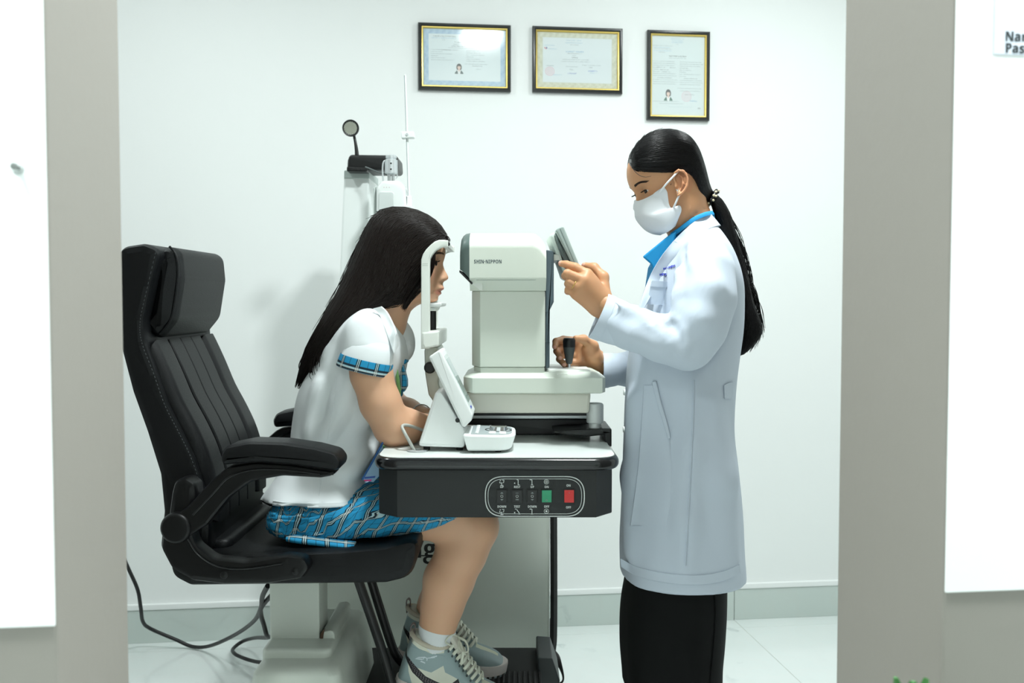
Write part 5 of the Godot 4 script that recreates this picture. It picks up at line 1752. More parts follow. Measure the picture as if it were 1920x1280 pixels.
# a foot in a high sneaker; local x heel -> toe, y up, z towards the camera's side
func make_sneaker(parent: Node3D, xf: Transform3D, label: String) -> void:
	var L := 0.262
	# upper: cross-sections along x: [x, height of the ridge, half width, bottom]
	var prof := [[-0.006, 0.075, 0.010, 0.03], [-0.003, 0.10, 0.022, 0.027], [0.004, 0.135, 0.032, 0.026], [0.02, 0.138, 0.038, 0.026], [0.045, 0.130, 0.0415, 0.026], [0.07, 0.128, 0.042, 0.026], [0.085, 0.134, 0.040, 0.026], [0.098, 0.128, 0.038, 0.026], [0.115, 0.108, 0.0365, 0.026], [0.135, 0.090, 0.039, 0.026], [0.16, 0.076, 0.043, 0.026], [0.185, 0.067, 0.0455, 0.026], [0.21, 0.062, 0.0455, 0.026], [0.232, 0.056, 0.041, 0.026], [0.248, 0.046, 0.031, 0.026], [0.256, 0.036, 0.018, 0.027]]
	var rows := []
	var tops := []
	for q in prof:
		var row := PackedVector3Array()
		for i in 28:
			var a := TAU * i / 28
			var ca := cos(a)
			var sa := sin(a)
			var up := signf(sa) * pow(absf(sa), 0.75 if q[0] > 0.10 else (0.5 if q[0] > 0.08 else 0.3))
			var y: float = lerpf(q[3], q[1], 0.5 + 0.5 * up)
			var w: float = q[2] * signf(ca) * pow(absf(ca), 0.6)
			var hf: float = clampf((y - 0.05) / 0.09, 0, 1)
			if q[0] < 0.1: w *= lerpf(1.0, 0.95, hf)
			row.append(Vector3(q[0], y, w))
		rows.append(row)
		tops.append(Vector2(q[0], q[1]))
	# finer rows
	var fine := []
	for i in 28:
		var pts := []
		for r in rows: pts.append(r[i])
		fine.append(curve(pts, 60))
	var rr := []
	for j in 61:
		var row := PackedVector3Array()
		for i in 28: row.append(fine[i][j])
		rr.append(row)
	var mb := MB.new().grid(rr, true, true)
	for i in mb.v.size(): mb.uv[i] = Vector2((mb.v[i].x + 0.02) / 0.30, 1.0 - mb.v[i].y / 0.15)
	var o := MB.new()
	o.add(mb, xf)
	o.uv = mb.uv
	var um := mat(Color.WHITE, 0.5)
	um.albedo_texture = M.sneaker_tex
	var sh := part("sneaker", o.commit(60), um, parent, label)
	# sole: outline in plan, pushed up with a rolled rim
	var out := []
	for q in [[-0.010, 0.0], [-0.006, 0.020], [0.012, 0.034], [0.05, 0.037], [0.10, 0.036], [0.15, 0.043], [0.19, 0.049], [0.225, 0.047], [0.25, 0.034], [0.263, 0.012]]:
		out.append(Vector3(q[0], 0, q[1]))
	var half := curve(out, 40)
	var ring := func(y: float, k: float) -> PackedVector3Array:
		var r := PackedVector3Array()
		for p in half: r.append(xf * Vector3(lerpf(0.125, p.x, k), y + 0.010 * smoothstep(0.2, 0.27, p.x) , p.z * k))
		for i in range(half.size() - 1, -1, -1): r.append(xf * Vector3(lerpf(0.125, half[i].x, k), y + 0.010 * smoothstep(0.2, 0.27, half[i].x), -half[i].z * k))
		return r
	part("outsole", MB.new().grid([ring.call(0.0, 0.95), ring.call(0.002, 0.985), ring.call(0.009, 0.99)]).commit(40), mat(rgb(176, 190, 192), 0.6), sh, "grey outsole")
	part("midsole", MB.new().grid([ring.call(0.009, 0.97), ring.call(0.010, 0.995), ring.call(0.031, 1.0), ring.call(0.034, 0.985), ring.call(0.034, 0.9)]).commit(40), mat(rgb(226, 218, 214), 0.55), sh, "off-white midsole")
	# collar rim, pull tab, tongue
	var rim := PackedVector3Array()
	for i in 33:
		var a := TAU * i / 32
		rim.append(xf * Vector3(0.044 + cos(a) * 0.0475, 0.131 + 0.004 * cos(a * 2.0), sin(a) * 0.0385))
	part("collar_rim", MB.new().tube(rim, 0.0055, 8, false).smooth(), mat(rgb(206, 198, 180), 0.8), sh, "padded cream collar")
	var tab := PackedVector3Array()
	for q in [[-0.003, 0.12], [-0.007, 0.138], [-0.008, 0.150], [-0.004, 0.155], [0.001, 0.150], [0.002, 0.135]]: tab.append(xf * Vector3(q[0], q[1], 0))
	part("pull_tab", MB.new().tube(curve(Array(tab), 20), 0.0016, 6, true, xf.basis * Vector3(0, 0, 1), 5.0).smooth(), mat(rgb(150, 140, 138), 0.7), sh)
	var tg := []
	for j in 9:
		var f := j / 8.0
		var x := lerpf(0.082, 0.15, f)
		var y := lerpf(0.158, 0.085, f)
		var row := PackedVector3Array()
		for i in 10:
			var a := PI * i / 9
			row.append(xf * Vector3(x + sin(a) * 0.004, y + sin(a) * 0.006, cos(a) * lerpf(0.027, 0.018, f)))
		for i in 10:
			var a := PI * (9 - i) / 9
			row.append(xf * Vector3(x - 0.004, y + sin(a) * 0.006 - 0.006, cos(a) * lerpf(0.026, 0.017, f)))
		tg.append(row)
	part("tongue", MB.new().grid(tg).commit(60), mat(rgb(206, 204, 192), 0.75), sh, "pale tongue")
	# laces: bars across, criss-crossed, and a bow
	var lm := cloth_bump(mat(rgb(226, 230, 214), 0.85), 40.0)
	for j in 8:
		var f := j / 7.0
		var x := lerpf(0.096, 0.172, f)
		var y := lerpf(0.138, 0.078, f)
		for s in [-1, 1]:
			var pts := [xf * Vector3(x - 0.010, y - 0.010, 0.030 * s), xf * Vector3(x - 0.002, y + 0.002, 0.022 * s), xf * Vector3(x + 0.004, y + 0.007, 0.0), xf * Vector3(x + 0.006, y + 0.002, -0.018 * s)]
			part("lace", MB.new().tube(curve(pts, 12), 0.0042, 6, true, xf.basis * Vector3(0.6, 0.8, 0), 0.45).smooth(), lm, sh)
		part("eyelet", MB.new().tube(PackedVector3Array([xf * Vector3(x - 0.011, y - 0.012, 0.0335), xf * Vector3(x - 0.011, y - 0.012, 0.0365)]), 0.0022, 8).commit(), mat(rgb(60, 70, 72), 0.5), sh)
	for q in [[[0.098, 0.150, 0.0], [0.080, 0.160, 0.03], [0.072, 0.148, 0.042], [0.088, 0.140, 0.036]], [[0.098, 0.150, 0.0], [0.118, 0.152, 0.02], [0.126, 0.138, 0.038], [0.112, 0.135, 0.034], [0.1, 0.146, 0.012]], [[0.1, 0.148, 0.0], [0.115, 0.135, 0.036], [0.118, 0.112, 0.044]]]:
		var pts := []
		for p in q: pts.append(xf * Vector3(p[0], p[1], p[2]))
		part("lace", MB.new().tube(curve(pts, 16), 0.0034, 6, true, xf.basis * Vector3(0, 0, 1), 0.5).smooth(), lm, sh)
	# toe cap overlay
	var cap := []
	for j in 9:
		var f := j / 8.0
		var x := lerpf(0.178, 0.236, f)
		var row := PackedVector3Array()
		var w := 0.036 * sqrt(sin(PI * clampf(0.15 + f * 0.72, 0, 1)))
		var hgt := 0.0
		for k in prof.size() - 1:
			if x >= prof[k][0] and x <= prof[k + 1][0]: hgt = lerpf(prof[k][1], prof[k + 1][1], (x - prof[k][0]) / (prof[k + 1][0] - prof[k][0]))
		for i in 9:
			var z := lerpf(-w, w, i / 8.0)
			row.append(xf * Vector3(x, hgt + 0.0012 - 9.0 * z * z, z))
		for i in 9:
			var z := lerpf(w, -w, i / 8.0)
			row.append(xf * Vector3(x, hgt - 0.003 - 9.0 * z * z, z))
		cap.append(row)
	part("toe_cap", MB.new().grid(cap).commit(60), mat(rgb(218, 222, 200), 0.7), sh, "cream perforated toe cap")

func sneaker_image() -> Image:
	var W := 768
	var Hh := 384
	var im := Image.create(W, Hh, false, Image.FORMAT_RGB8)
	var grey := rgb(150, 170, 172)
	var cream := rgb(222, 224, 208)
	im.fill(grey)
	var put := func(poly: Array, c: Color, weave := false) -> void:
		var pp := PackedVector2Array()
		for q in poly: pp.append(Vector2((q[0] + 0.02) / 0.30 * W, (1.0 - q[1] / 0.15) * Hh))
		var r := Rect2(pp[0], Vector2.ZERO)
		for p in pp: r = r.expand(p)
		for y in range(maxi(0, int(r.position.y)), mini(Hh, int(r.end.y) + 1)):
			for x in range(maxi(0, int(r.position.x)), mini(W, int(r.end.x) + 1)):
				if Geometry2D.is_point_in_polygon(Vector2(x, y), pp):
					var cc := c
					if weave:
						var k := sin(x * 0.42 + sin(y * 0.5) * 1.3) * sin(y * 0.46)
						cc = rgb(24, 22, 26).lerp(rgb(150, 140, 146), clampf(k * 1.8 - 0.5, 0, 1))
					im.set_pixel(x, y, cc)
	# collar panel, quarter, swoosh, logo wings, toe
	put.call([[-0.01, 0.150], [0.074, 0.150], [0.076, 0.120], [0.05, 0.113], [0.02, 0.116], [-0.004, 0.124]], cream)
	put.call([[0.002, 0.086], [0.02, 0.075], [0.06, 0.073], [0.082, 0.094], [0.09, 0.080], [0.12, 0.072], [0.15, 0.05], [0.17, 0.03], [0.03, 0.03], [0.012, 0.06]], cream)
	put.call([[-0.004, 0.098], [0.0, 0.090], [0.05, 0.062], [0.105, 0.050], [0.122, 0.073], [0.131, 0.06], [0.135, 0.042], [0.115, 0.03], [0.07, 0.036], [0.02, 0.062], [-0.005, 0.088]], rgb(16, 16, 20))
	put.call([[0.0, 0.092], [0.05, 0.0595], [0.108, 0.046], [0.122, 0.066], [0.128, 0.056], [0.131, 0.043], [0.115, 0.033], [0.07, 0.039], [0.02, 0.065]], rgb(24, 22, 26), true)
	put.call([[0.2, 0.03], [0.2, 0.07], [0.27, 0.06], [0.27, 0.03]], rgb(156, 174, 176))
	# little winged mark
	for q in [[0.030, 0.098, 0.016, 0.35], [0.026, 0.093, 0.014, 0.2], [0.050, 0.103, 0.016, 0.45], [0.056, 0.107, 0.012, 0.5], [0.036, 0.089, 0.010, -0.1]]:
		put.call([[q[0] - q[2] * 0.6, q[1] - q[3] * q[2] * 0.5], [q[0] + q[2] * 0.6, q[1] + q[3] * q[2] * 0.5], [q[0] + q[2] * 0.5, q[1] + q[3] * q[2] * 0.5 + 0.0026], [q[0] - q[2] * 0.4, q[1] - q[3] * q[2] * 0.5 + 0.0030]], rgb(206, 218, 222))
	for y in range(100, 140):
		for x in range(120, 190):
			var rr := Vector2((x - 0.198 * W) , (y - 0.352 * Hh)).length()
			if absf(rr - 11.0) < 2.6: im.set_pixel(x, y, rgb(206, 218, 222))
	# seams
	for i in range(0, W):
		var x := i / float(W) * 0.30 - 0.02
		for sy in [0.1145 if x < 0.08 else 0.0]:
			if sy > 0.0: im.set_pixel(i, int((1.0 - sy / 0.15) * Hh), rgb(110, 128, 130))
	return im

func build_patient() -> void:
	var D := 2.30
	M.plaid_tex = ImageTexture.create_from_image(plaid_image(256))
	M.sneaker_tex = ImageTexture.create_from_image(sneaker_image())
	var t := thing("person", "seated girl with long dark hair, white blouse and plaid skirt at the head rest", "person", Vector3(P(560, 1000, D).x, 0, -D))
	var tone := rgb(216, 170, 138).srgb_to_linear()
	# ---- head
	var HT := Transform3D(Basis(), P(752, 568, D))
	var h := make_head(HT, 1.0)
	var lo := HT * Vector3(-0.115, -0.13, -0.095)
	var hi := HT * Vector3(0.125, 0.215, 0.095)
	var f := Field.new(lo, hi, 0.0026)
	f.shape(h.dist, lo, hi, 0.004)
	f.cone(P(742, 545, D), P(706, 622, D), 0.050, 0.056, 0.03)
	f.cone(P(706, 622, D), P(690, 680, D), 0.056, 0.09, 0.03)
	for s in [-1, 1]:
		# lids: a ball with a slit in front of the eye
		f.cone(HT * Vector3(0.0742, 0.0908, 0.0305 * s), HT * Vector3(0.0742, 0.0908, 0.0305 * s), 0.0128, 0.0128, 0.004)
		f.cone(HT * Vector3(0.087, 0.0902, 0.0245 * s), HT * Vector3(0.083, 0.0905, 0.0385 * s), 0.0042, 0.0030, 0.0015, Vector3.ZERO, 1.0, true)
		f.cone(HT * Vector3(0.098, 0.0495, 0.008 * s), HT * Vector3(0.102, 0.0505, 0.005 * s), 0.0035, 0.003, 0.003, Vector3.ZERO, 1.0, true)
	var body := f.nets(MB.new(), 2)
	# ---- arms, legs and trunk on a coarser grid
	var g := Field.new(Vector3(P(500, 900, D).x, P(700, 1235, D).y, -2.52), Vector3(P(945, 900, 2.2).x, P(700, 612, D).y, -2.05), 0.007)
	g.chain([P(690, 640, D), P(655, 760, D), P(618, 880, D), P(612, 950, D)], [0.065, 0.08, 0.08, 0.075], 0.04)
	var ya := TABLE_Y + 0.0375
	var elbow := P(737, 800, 2.15)
	elbow.y = TABLE_Y + 0.042
	var wrist := P(802, 790, 2.225)
	wrist.y = TABLE_Y + 0.036
	g.chain([P(690, 640, 2.16), P(696, 700, 2.14), P(713, 755, 2.14), elbow], [0.047, 0.0425, 0.0415, 0.040], 0.02)
	g.chain([elbow, elbow.lerp(wrist, 0.35), wrist], [0.039, 0.0375, 0.026], 0.02)
	var elbow2 := P(742, 790, 2.42)
	elbow2.y = TABLE_Y + 0.045
	var wrist2 := P(800, 782, 2.31)
	wrist2.y = TABLE_Y + 0.040
	g.chain([P(690, 640, 2.45), P(712, 730, 2.45), elbow2], [0.047, 0.042, 0.039], 0.02)
	g.chain([elbow2, elbow2.lerp(wrist2, 0.35), wrist2], [0.037, 0.036, 0.026], 0.02)
	# legs
	g.chain([P(590, 978, 2.20), P(720, 968, 2.20), P(850, 964, 2.20), P(888, 986, 2.20)], [0.042, 0.052, 0.058, 0.0535], 0.03)
	g.chain([P(888, 986, 2.20), P(866, 1034, 2.20), P(841, 1088, 2.20), P(829, 1135, 2.20), P(821, 1172, 2.20), P(816, 1202, 2.20)], [0.0525, 0.0535, 0.0535, 0.045, 0.0370, 0.034], 0.02)
	g.chain([P(590, 962, 2.40), P(720, 950, 2.40), P(845, 955, 2.40), P(880, 980, 2.42)], [0.042, 0.052, 0.058, 0.052], 0.03)
	g.chain([P(880, 980, 2.42), P(860, 1030, 2.42), P(838, 1085, 2.42), P(818, 1135, 2.42), P(806, 1185, 2.42)], [0.051, 0.051, 0.050, 0.043, 0.036], 0.02)
	g.nets(body, 1)
	# hands, folded behind the console
	var hf := Field.new(P(795, 800, 2.36), P(880, 745, 2.12), 0.0026)
	hf = Field.new(Vector3(wrist.x - 0.03, TABLE_Y, -2.42), Vector3(wrist.x + 0.13, TABLE_Y + 0.12, -2.14), 0.003)
	hand(hf, wrist, wrist + Vector3(0.048, -0.006, -0.055), Vector3(0, 0.1, 1).normalized(), 0.35, 1.0)
	hand(hf, wrist2, wrist2 + Vector3(0.045, 0.006, 0.058), Vector3(0.058, 0.008, -0.045).normalized(), 0.3, 1.0)
	hf.nets(body, 1)
	var lip := rgb(192, 122, 108).srgb_to_linear()
	var inv := HT.affine_inverse()
	var paint := func(p: Vector3) -> Color:
		var l := inv * p
		var c := tone
		if l.y > -0.01 and l.y < 0.2 and absf(l.z) < 0.09 and l.x > 0.03:
			var w := absf(l.z)
			var k := exp(-pow(w / 0.022, 6.0)) * smoothstep(0.0172, 0.0195, l.y - w * w * 6.0) * (1.0 - smoothstep(0.0362, 0.0378, l.y + w * 0.30))
			if l.x > 0.07: c = c.lerp(lip, clampf(k, 0, 1) * 0.85)
			c = c.lerp(rgb(214, 140, 116).srgb_to_linear(), 0.35 * exp(-pow((l.y - 0.062) / 0.022, 2) - pow((w - 0.05) / 0.02, 2)))
		return c
	part("body", coloured(body, paint), skin(tone), t, "light brown skin")
	for s in [-1, 1]:
		eye_ball(HT, 1.0, s, t, Vector3(1, -0.04, 0.32))
	# brows and lashes
	var hairm := hair_material(rgb(26, 21, 19), 0.42)
	var browm := hair_material(rgb(64, 50, 42), 0.6)
	for s in [-1, 1]:
		var br := []
		for i in 46:
			var a := i / 45.0
			var wz := lerpf(0.014, 0.047, a)
			var yy := 0.1115 + 0.004 * sin(PI * a * 0.8) - 0.004 * a
			var pts := PackedVector3Array()
			for j in 4:
				var w2 := wz + j * 0.0022
				var y2 := yy + (i % 3 - 1) * 0.0014 + j * 0.0004
				var x2 := 0.104
				while x2 > 0.05 and f.at(HT * Vector3(x2, y2, w2 * s)) > 0.0: x2 -= 0.0008
				pts.append(HT * Vector3(x2 + 0.0006, y2, w2 * s))
			br.append(pts)
		tag(part("eyebrow", strands_mesh(br, 0.00045, 0.0002), browm, t), "", "", "", "stuff")
		var la := []
		for i in 16:
			var a := i / 15.0
			var w2 := lerpf(0.021, 0.041, a)
			var p := HT * Vector3(0.0865 - 22.0 * pow(w2 - 0.030, 2.0), 0.0945 - 10.0 * pow(w2 - 0.031, 2.0), w2 * s)
			la.append(PackedVector3Array([p, p + Vector3(0.004, 0.0004, 0.0), p + Vector3(0.0068, 0.0022, 0.0008 * s)]))
		tag(part("eyelash", strands_mesh(la, 0.0005, 0.0002), hairm, t), "", "", "", "stuff")
	# ---- blouse
	var cl := cloth_bump(mat(rgb(232, 238, 240), 0.8), 22.0, 0.3)
	cl.rim_enabled = true
	cl.rim = 0.15
	var st := make_stack([[572, 695, 722, 0, 0.05], [585, 668, 734, 0, 0.085], [600, 645, 745, 0, 0.125], [618, 626, 755, 0, 0.150], [640, 608, 763, 0, 0.155], [680, 588, 764, 0, 0.152], [720, 572, 752, 0, 0.146], [760, 560, 738, 0, 0.140], [800, 551, 726, 0, 0.137], [840, 542, 714, 0, 0.142], [870, 530, 704, 0, 0.158], [895, 518, 706, 0, 0.180], [912, 508, 708, 0, 0.198], [919, 504, 708, 0, 0.204]], D, 0.4)
	var b := Field.new(Vector3(P(490, 700, D).x, P(700, 956, 2.1).y, -2.53), Vector3(P(790, 700, D).x, P(700, 560, D).y, -2.06), 0.0058)
	b.shape(st.dist, Vector3(-9, -9, -9), Vector3(9, 9, 9), 0.004)
	# neckline opening round the neck and down the front
	b.cone(P(742, 545, D), P(712, 608, D), 0.058, 0.062, 0.006, Vector3.ZERO, 1.0, true)
	b.cone(P(752, 590, D), P(772, 655, D), 0.040, 0.010, 0.006, Vector3.ZERO, 1.0, true)
	# sleeves
	for s in [1, -1]:
		var dz: float = -D + s * 0.13
		b.chain([P(690, 608, -dz + s * 0.015), P(692, 630, -dz - s * 0.015), P(691, 660, -dz - s * 0.03)], [0.034, 0.047, 0.050], 0.03)
	var nz := FastNoiseLite.new()
	nz.seed = 5
	nz.frequency = 5.0
	nz.fractal_octaves = 2
	var by0 := P(600, 900, D).y
	b.displace(func(p: Vector3) -> float:
		var k := smoothstep(1.12, 0.95, p.y)
		return 0.0045 * nz.get_noise_3d(p.x * 1.6 + p.y * 0.8, p.y * 0.8, p.z * 1.6) + 0.0035 * k * sin(p.z * 34.0 + p.x * 22.0 + nz.get_noise_3d(p.x, p.y * 0.6, p.z) * 3.0))
	# folds that run from the armpit and gather at the waist
	for q in [[[664, 705], [640, 760], [622, 800], 0.010], [[622, 800], [600, 830], [585, 870], 0.008], [[690, 850], [660, 880], [640, 885], 0.007], [[706, 700], [690, 740], [684, 790], 0.008], [[600, 720], [590, 770], [580, 820], 0.006]]:
		var pts := []
		for e in 3:
			var p := P(q[e][0], q[e][1], 2.17)
			var z := b.front(p.x, p.y)
			if is_nan(z): z = p.z
			pts.append(Vector3(p.x, p.y, z - 0.003))
		b.chain(curve(pts, 6), along([q[3] * 0.6, q[3], q[3] * 0.4], 6), 0.03)
	var blouse := part("blouse", b.nets(MB.new(), 2).smooth(), cl, t, "white short-sleeved blouse")
	# hem, open at the bottom: a turned band
	part("hem_band", on_cloth(b, [[512, 938], [540, 942], [590, 943], [640, 941], [688, 934]], [[511, 947], [540, 951], [590, 952], [640, 950], [690, 942]], 2.12, 40, 4, 0.0016, 0.003).smooth(), cl, blouse)
	part("seam", on_cloth(b, [[631, 706], [624, 760], [612, 830], [596, 938]], [[632.3, 706], [625.3, 760], [613.3, 830], [597.3, 938]], 2.16, 40, 1, 0.0008, 0.002).smooth(), cl, blouse)
	# near and far sleeve ends with plaid trim
	var trim := plaid()
	for s in [1, -1]:
		var d: float = 2.135 if s > 0 else 2.465
		var c0 := P(689, 645, d)
		var c1 := P(686, 684, d)
		var ax := (P(682, 700, d) - P(696, 655, d)).normalized()
		var fw := Vector3(-ax.y, ax.x, 0)
		if fw.x < 0: fw = -fw
		var ring := func(k: float, grow: float) -> PackedVector3Array:
			var r := PackedVector3Array()
			for i in 40:
				var a := TAU * i / 40
				r.append(P(694, 654, d) + ax * (0.050 * k - 0.004 * cos(a)) + fw * cos(a) * (0.0545 + 0.003 * k + grow) + Vector3(0, 0, 1) * sin(a) * (0.051 + grow + 0.003 * k))
			return r
		part("sleeve_end", MB.new().grid([ring.call(-0.6, -0.022), ring.call(-0.3, -0.010), ring.call(0.0, -0.003), ring.call(0.5, 0.0), ring.call(0.98, 0.0), ring.call(0.98, -0.002), ring.call(0.5, -0.003), ring.call(0.0, -0.005)], true, false).smooth(), cl, blouse)
		trim.uv1_scale = Vector3(1, 1, 1)
		part("sleeve_trim", MB.new().grid([ring.call(0.45, 0.0012), ring.call(0.47, 0.002), ring.call(0.7, 0.002), ring.call(0.98, 0.002), ring.call(1.0, 0.0012)], true, false, 9.0, 0.62).smooth(), trim, blouse, "blue plaid sleeve trim")
	# collar: near lapel, far lapel
	part("collar", on_cloth(b, [[700, 578], [712, 590], [724, 620], [733, 645], [739, 663]], [[716, 574], [727, 585], [738, 606], [745, 625], [748, 648]], 2.22, 24, 6, 0.005, 0.005).smooth(), cl, blouse, "white open collar")
	part("collar", MB.new().tube(line_px([[735, 590, 2.36], [750, 600, 2.335], [761, 622, 2.31], [764, 648, 2.30], [759, 668, 2.30], [748, 674, 2.30]], 24), along([0.006, 0.008, 0.010, 0.010, 0.008, 0.003], 24), 12, true, Vector3(0, 0, 1), 2.4).smooth(), cl, blouse)
	# bow tie
	var pl := plaid(30.0)
	var bow := part("bow_tie", slab([[742, 668, 3], [752, 667, 4], [762, 676, 5], [759, 684, 4], [748, 683, 4], [740, 677, 4]], 2.255, 2.33, 0.006).commit(45), pl, t, "blue plaid bow tie")
	part("tail", slab([[748, 682, 2], [757, 684, 3], [764, 712, 3], [764, 724, 3], [757, 737, 3], [749, 728, 3], [746, 705, 4]], 2.245, 2.262, 0.004).commit(45), pl, bow)
	part("tail", slab([[745, 682, 2], [751, 684, 3], [757, 720, 3], [754, 742, 3], [747, 748, 3], [745, 715, 4]], 2.30, 2.32, 0.004).commit(45), pl, bow)
	part("loop", slab([[737, 664, 3], [744, 668, 3], [744, 678, 3], [738, 676, 3]], 2.22, 2.27, 0.004).commit(45), pl, bow)
	part("knot_button", disc_z(751.5, 686, 2.243, [[0.0, 0.003], [0.0035, 0.002], [0.004, 0.0]], 12).commit(), mat(rgb(190, 186, 170), 0.4), bow)
	# ribbon and card
	var ld := part("lanyard", MB.new().tube(line_px([[739, 672, 2.225], [743, 695, 2.222], [747, 720, 2.222], [748.5, 742, 2.225], [742, 770, 2.235], [733, 800, 2.24], [722, 830, 2.22], [714, 846, 2.20]], 50), 0.0042, 6, true, Vector3(0, 0, 1), 0.3).smooth(), mat(rgb(110, 160, 96), 0.6), t, "green ribbon lanyard")
	part("card", slab([[717, 830, 1], [722, 880, 1], [700, 904, 1], [679, 899, 1]], 2.125, 2.129, 0.001).commit(), mat(rgb(140, 178, 208), 0.3), ld, "pale blue card holder")
	part("card_edge", MB.new().tube(line_px([[718, 829, 2.124], [699, 864, 2.124], [679, 899, 2.124]], 8), 0.0022, 6).smooth(), mat(rgb(36, 92, 160), 0.4), ld)
	part("card_print", slab([[684, 894, 0], [704, 892, 0], [703, 895.5, 0], [683, 897.5, 0]], 2.1242, 2.126, 0.0).commit(), mat(rgb(40, 84, 170), 0.5), ld)
	part("card_print", slab([[682, 899.5, 0], [697, 898.5, 0], [696, 902, 0], [684, 902, 0]], 2.1242, 2.126, 0.0).commit(), mat(rgb(206, 50, 130), 0.5), ld)
	# bracelet
	var w2 := elbow2.lerp(wrist2, 0.82)
	var axd := (wrist2 - elbow2).normalized()
	var br2 := PackedVector3Array()
	var u1 := axd.cross(Vector3.UP).normalized()
	for i in 26: br2.append(w2 + u1 * cos(TAU * i / 24) * 0.031 + u1.cross(axd) * sin(TAU * i / 24) * 0.031)
	part("bracelet", MB.new().tube(br2, 0.0016, 6, false).smooth(), M.metal, t, "thin chain bracelet")
	# ---- skirt: rings round the lap, from the back of the seat to the hem above the knees
	var rows := []
	var nzs := FastNoiseLite.new()
	nzs.seed = 11
	nzs.frequency = 9.0
	var prof := [[496, 988, 1004, 0.10], [500, 966, 1008, 0.15], [515, 950, 1014, 0.178], [545, 944, 1020, 0.192], [590, 940, 1024, 0.197], [640, 934, 1024, 0.200], [690, 922, 1020, 0.204], [740, 914, 1015, 0.206], [790, 910, 1008, 0.200], [830, 912, 995, 0.192], [856, 918, 983, 0.186], [872, 924, 972, 0.180]]
	var fine := []
	for k in 4:
		var col := []
		for q in prof: col.append(q[k])
		fine.append(along(col, 66))
	for j in 67:
		var row := PackedVector3Array()
		var fj := j / 66.0
		for i in 96:
			var a := TAU * i / 96 - PI / 2
			var ca := cos(a)
			var sa := sin(a)
			var yy := lerpf(fine[2][j], fine[1][j], 0.5 + 0.5 * signf(sa) * pow(absf(sa), 0.8 if sa > 0.0 else 0.42))
			var z: float = fine[3][j] * signf(ca) * pow(absf(ca), 0.55)
			var dd := D - z
			# perspective of the outline is meant at the near side, so use that depth for the height
			var p := P(fine[0][j], yy, 2.11)
			p = Vector3(P(fine[0][j], yy, 2.16).x, p.y, -dd)
			var fold := 0.0045 * sin(p.x * 95.0 + ca * 5.0 + nzs.get_noise_2d(p.x * 0.5, a) * 4.0) * smoothstep(0.9, 0.2, fj) + 0.006 * nzs.get_noise_3d(p.x, a * 0.12, 3.0)
			p += Vector3(0, sa, ca) * fold * smoothstep(0.0, 0.1, fj)
			row.append(p)
		rows.append(row)
	var sk := MB.new().grid(rows, true, false)
	for j in 67:
		var run := 0.0
		for i in 97:
			var k := j * 97 + i
			var p := sk.v[k]
			if i > 0: run += Vector2(p.y - sk.v[k - 1].y, p.z - sk.v[k - 1].z).length()
			var ang := 0.42 * smoothstep(-0.52, -0.2, p.x)
			sk.uv[k] = Vector2(p.x * 31.0 + 0.12 * sin(run * 40.0), run * 31.0 + nzs.get_noise_2d(p.x * 0.7, run * 2.0) * 0.5).rotated(ang)
	var skirt := part("skirt", sk.smooth(), plaid(), t, "blue plaid skirt with white and black lines")
	# a folded edge of the skirt lying on the seat
	var fl := []
	var top := line_px([[540, 1008, 2.125], [560, 1003, 2.12], [600, 1008, 2.115], [640, 1013, 2.112], [668, 1016, 2.11]], 24)
	var bot := line_px([[536, 1012, 2.10], [556, 1016, 2.09], [600, 1021, 2.085], [640, 1026, 2.08], [664, 1028, 2.08]], 24)
	for j in 25:
		var r := PackedVector3Array()
		for i in 6:
			var q := top[j].lerp(bot[j], i / 5.0)
			r.append(q + Vector3(0, 0.004 * sin(PI * i / 5.0) + 0.003, 0.003))
		for i in 6:
			r.append(top[j].lerp(bot[j], (5 - i) / 5.0) + Vector3(0, -0.003, 0))
		fl.append(r)
	part("hem_fold", MB.new().grid(fl, true, true, 1.8, 4.2).smooth(), plaid(), skirt)
	# ---- socks and sneakers
	var sockm := bumpy(mat(rgb(228, 232, 234), 0.9), 0.2, 0.5, 30.0)
	var sx := PackedVector3Array()
	var axs := (P(821, 1172, 2.2) - P(832, 1135, 2.2)).normalized()
	var srow := []
	for k in 9:
		var f2 := k / 8.0
		var c := P(820, 1176, 2.2).lerp(P(813, 1216, 2.2), f2)
		var r := 0.0405 - 0.005 * f2
		var row := PackedVector3Array()
		for i in 72:
			var a := TAU * i / 72
			var rib := 0.0006 if i % 2 == 0 else 0.0
			if k < 2: rib = 0.0012
			row.append(c + Vector3(cos(a) * (r + rib), -0.010 * cos(a) * (1.0 - f2), sin(a) * (r + rib)))
		srow.append(row)
	part("sock", MB.new().grid(srow).smooth(), sockm, t, "white ribbed ankle sock")
	part("sock", MB.new().tube(PackedVector3Array([P(808, 1165, 2.42), P(803, 1200, 2.42)]), 0.039, 20).smooth(), sockm, t)
	var a1 := -0.28
	make_sneaker(t, Transform3D(Basis(Vector3(0, 0, 1), a1) * Basis(Vector3.UP, 0.06), P(744, 1292, 2.2)), "grey and white high sneaker, nearer foot")
	make_sneaker(t, Transform3D(Basis(Vector3(0, 0, 1), -0.17) * Basis(Vector3.UP, 0.0), P(750, 1237, 2.42)), "grey and white high sneaker, farther foot")
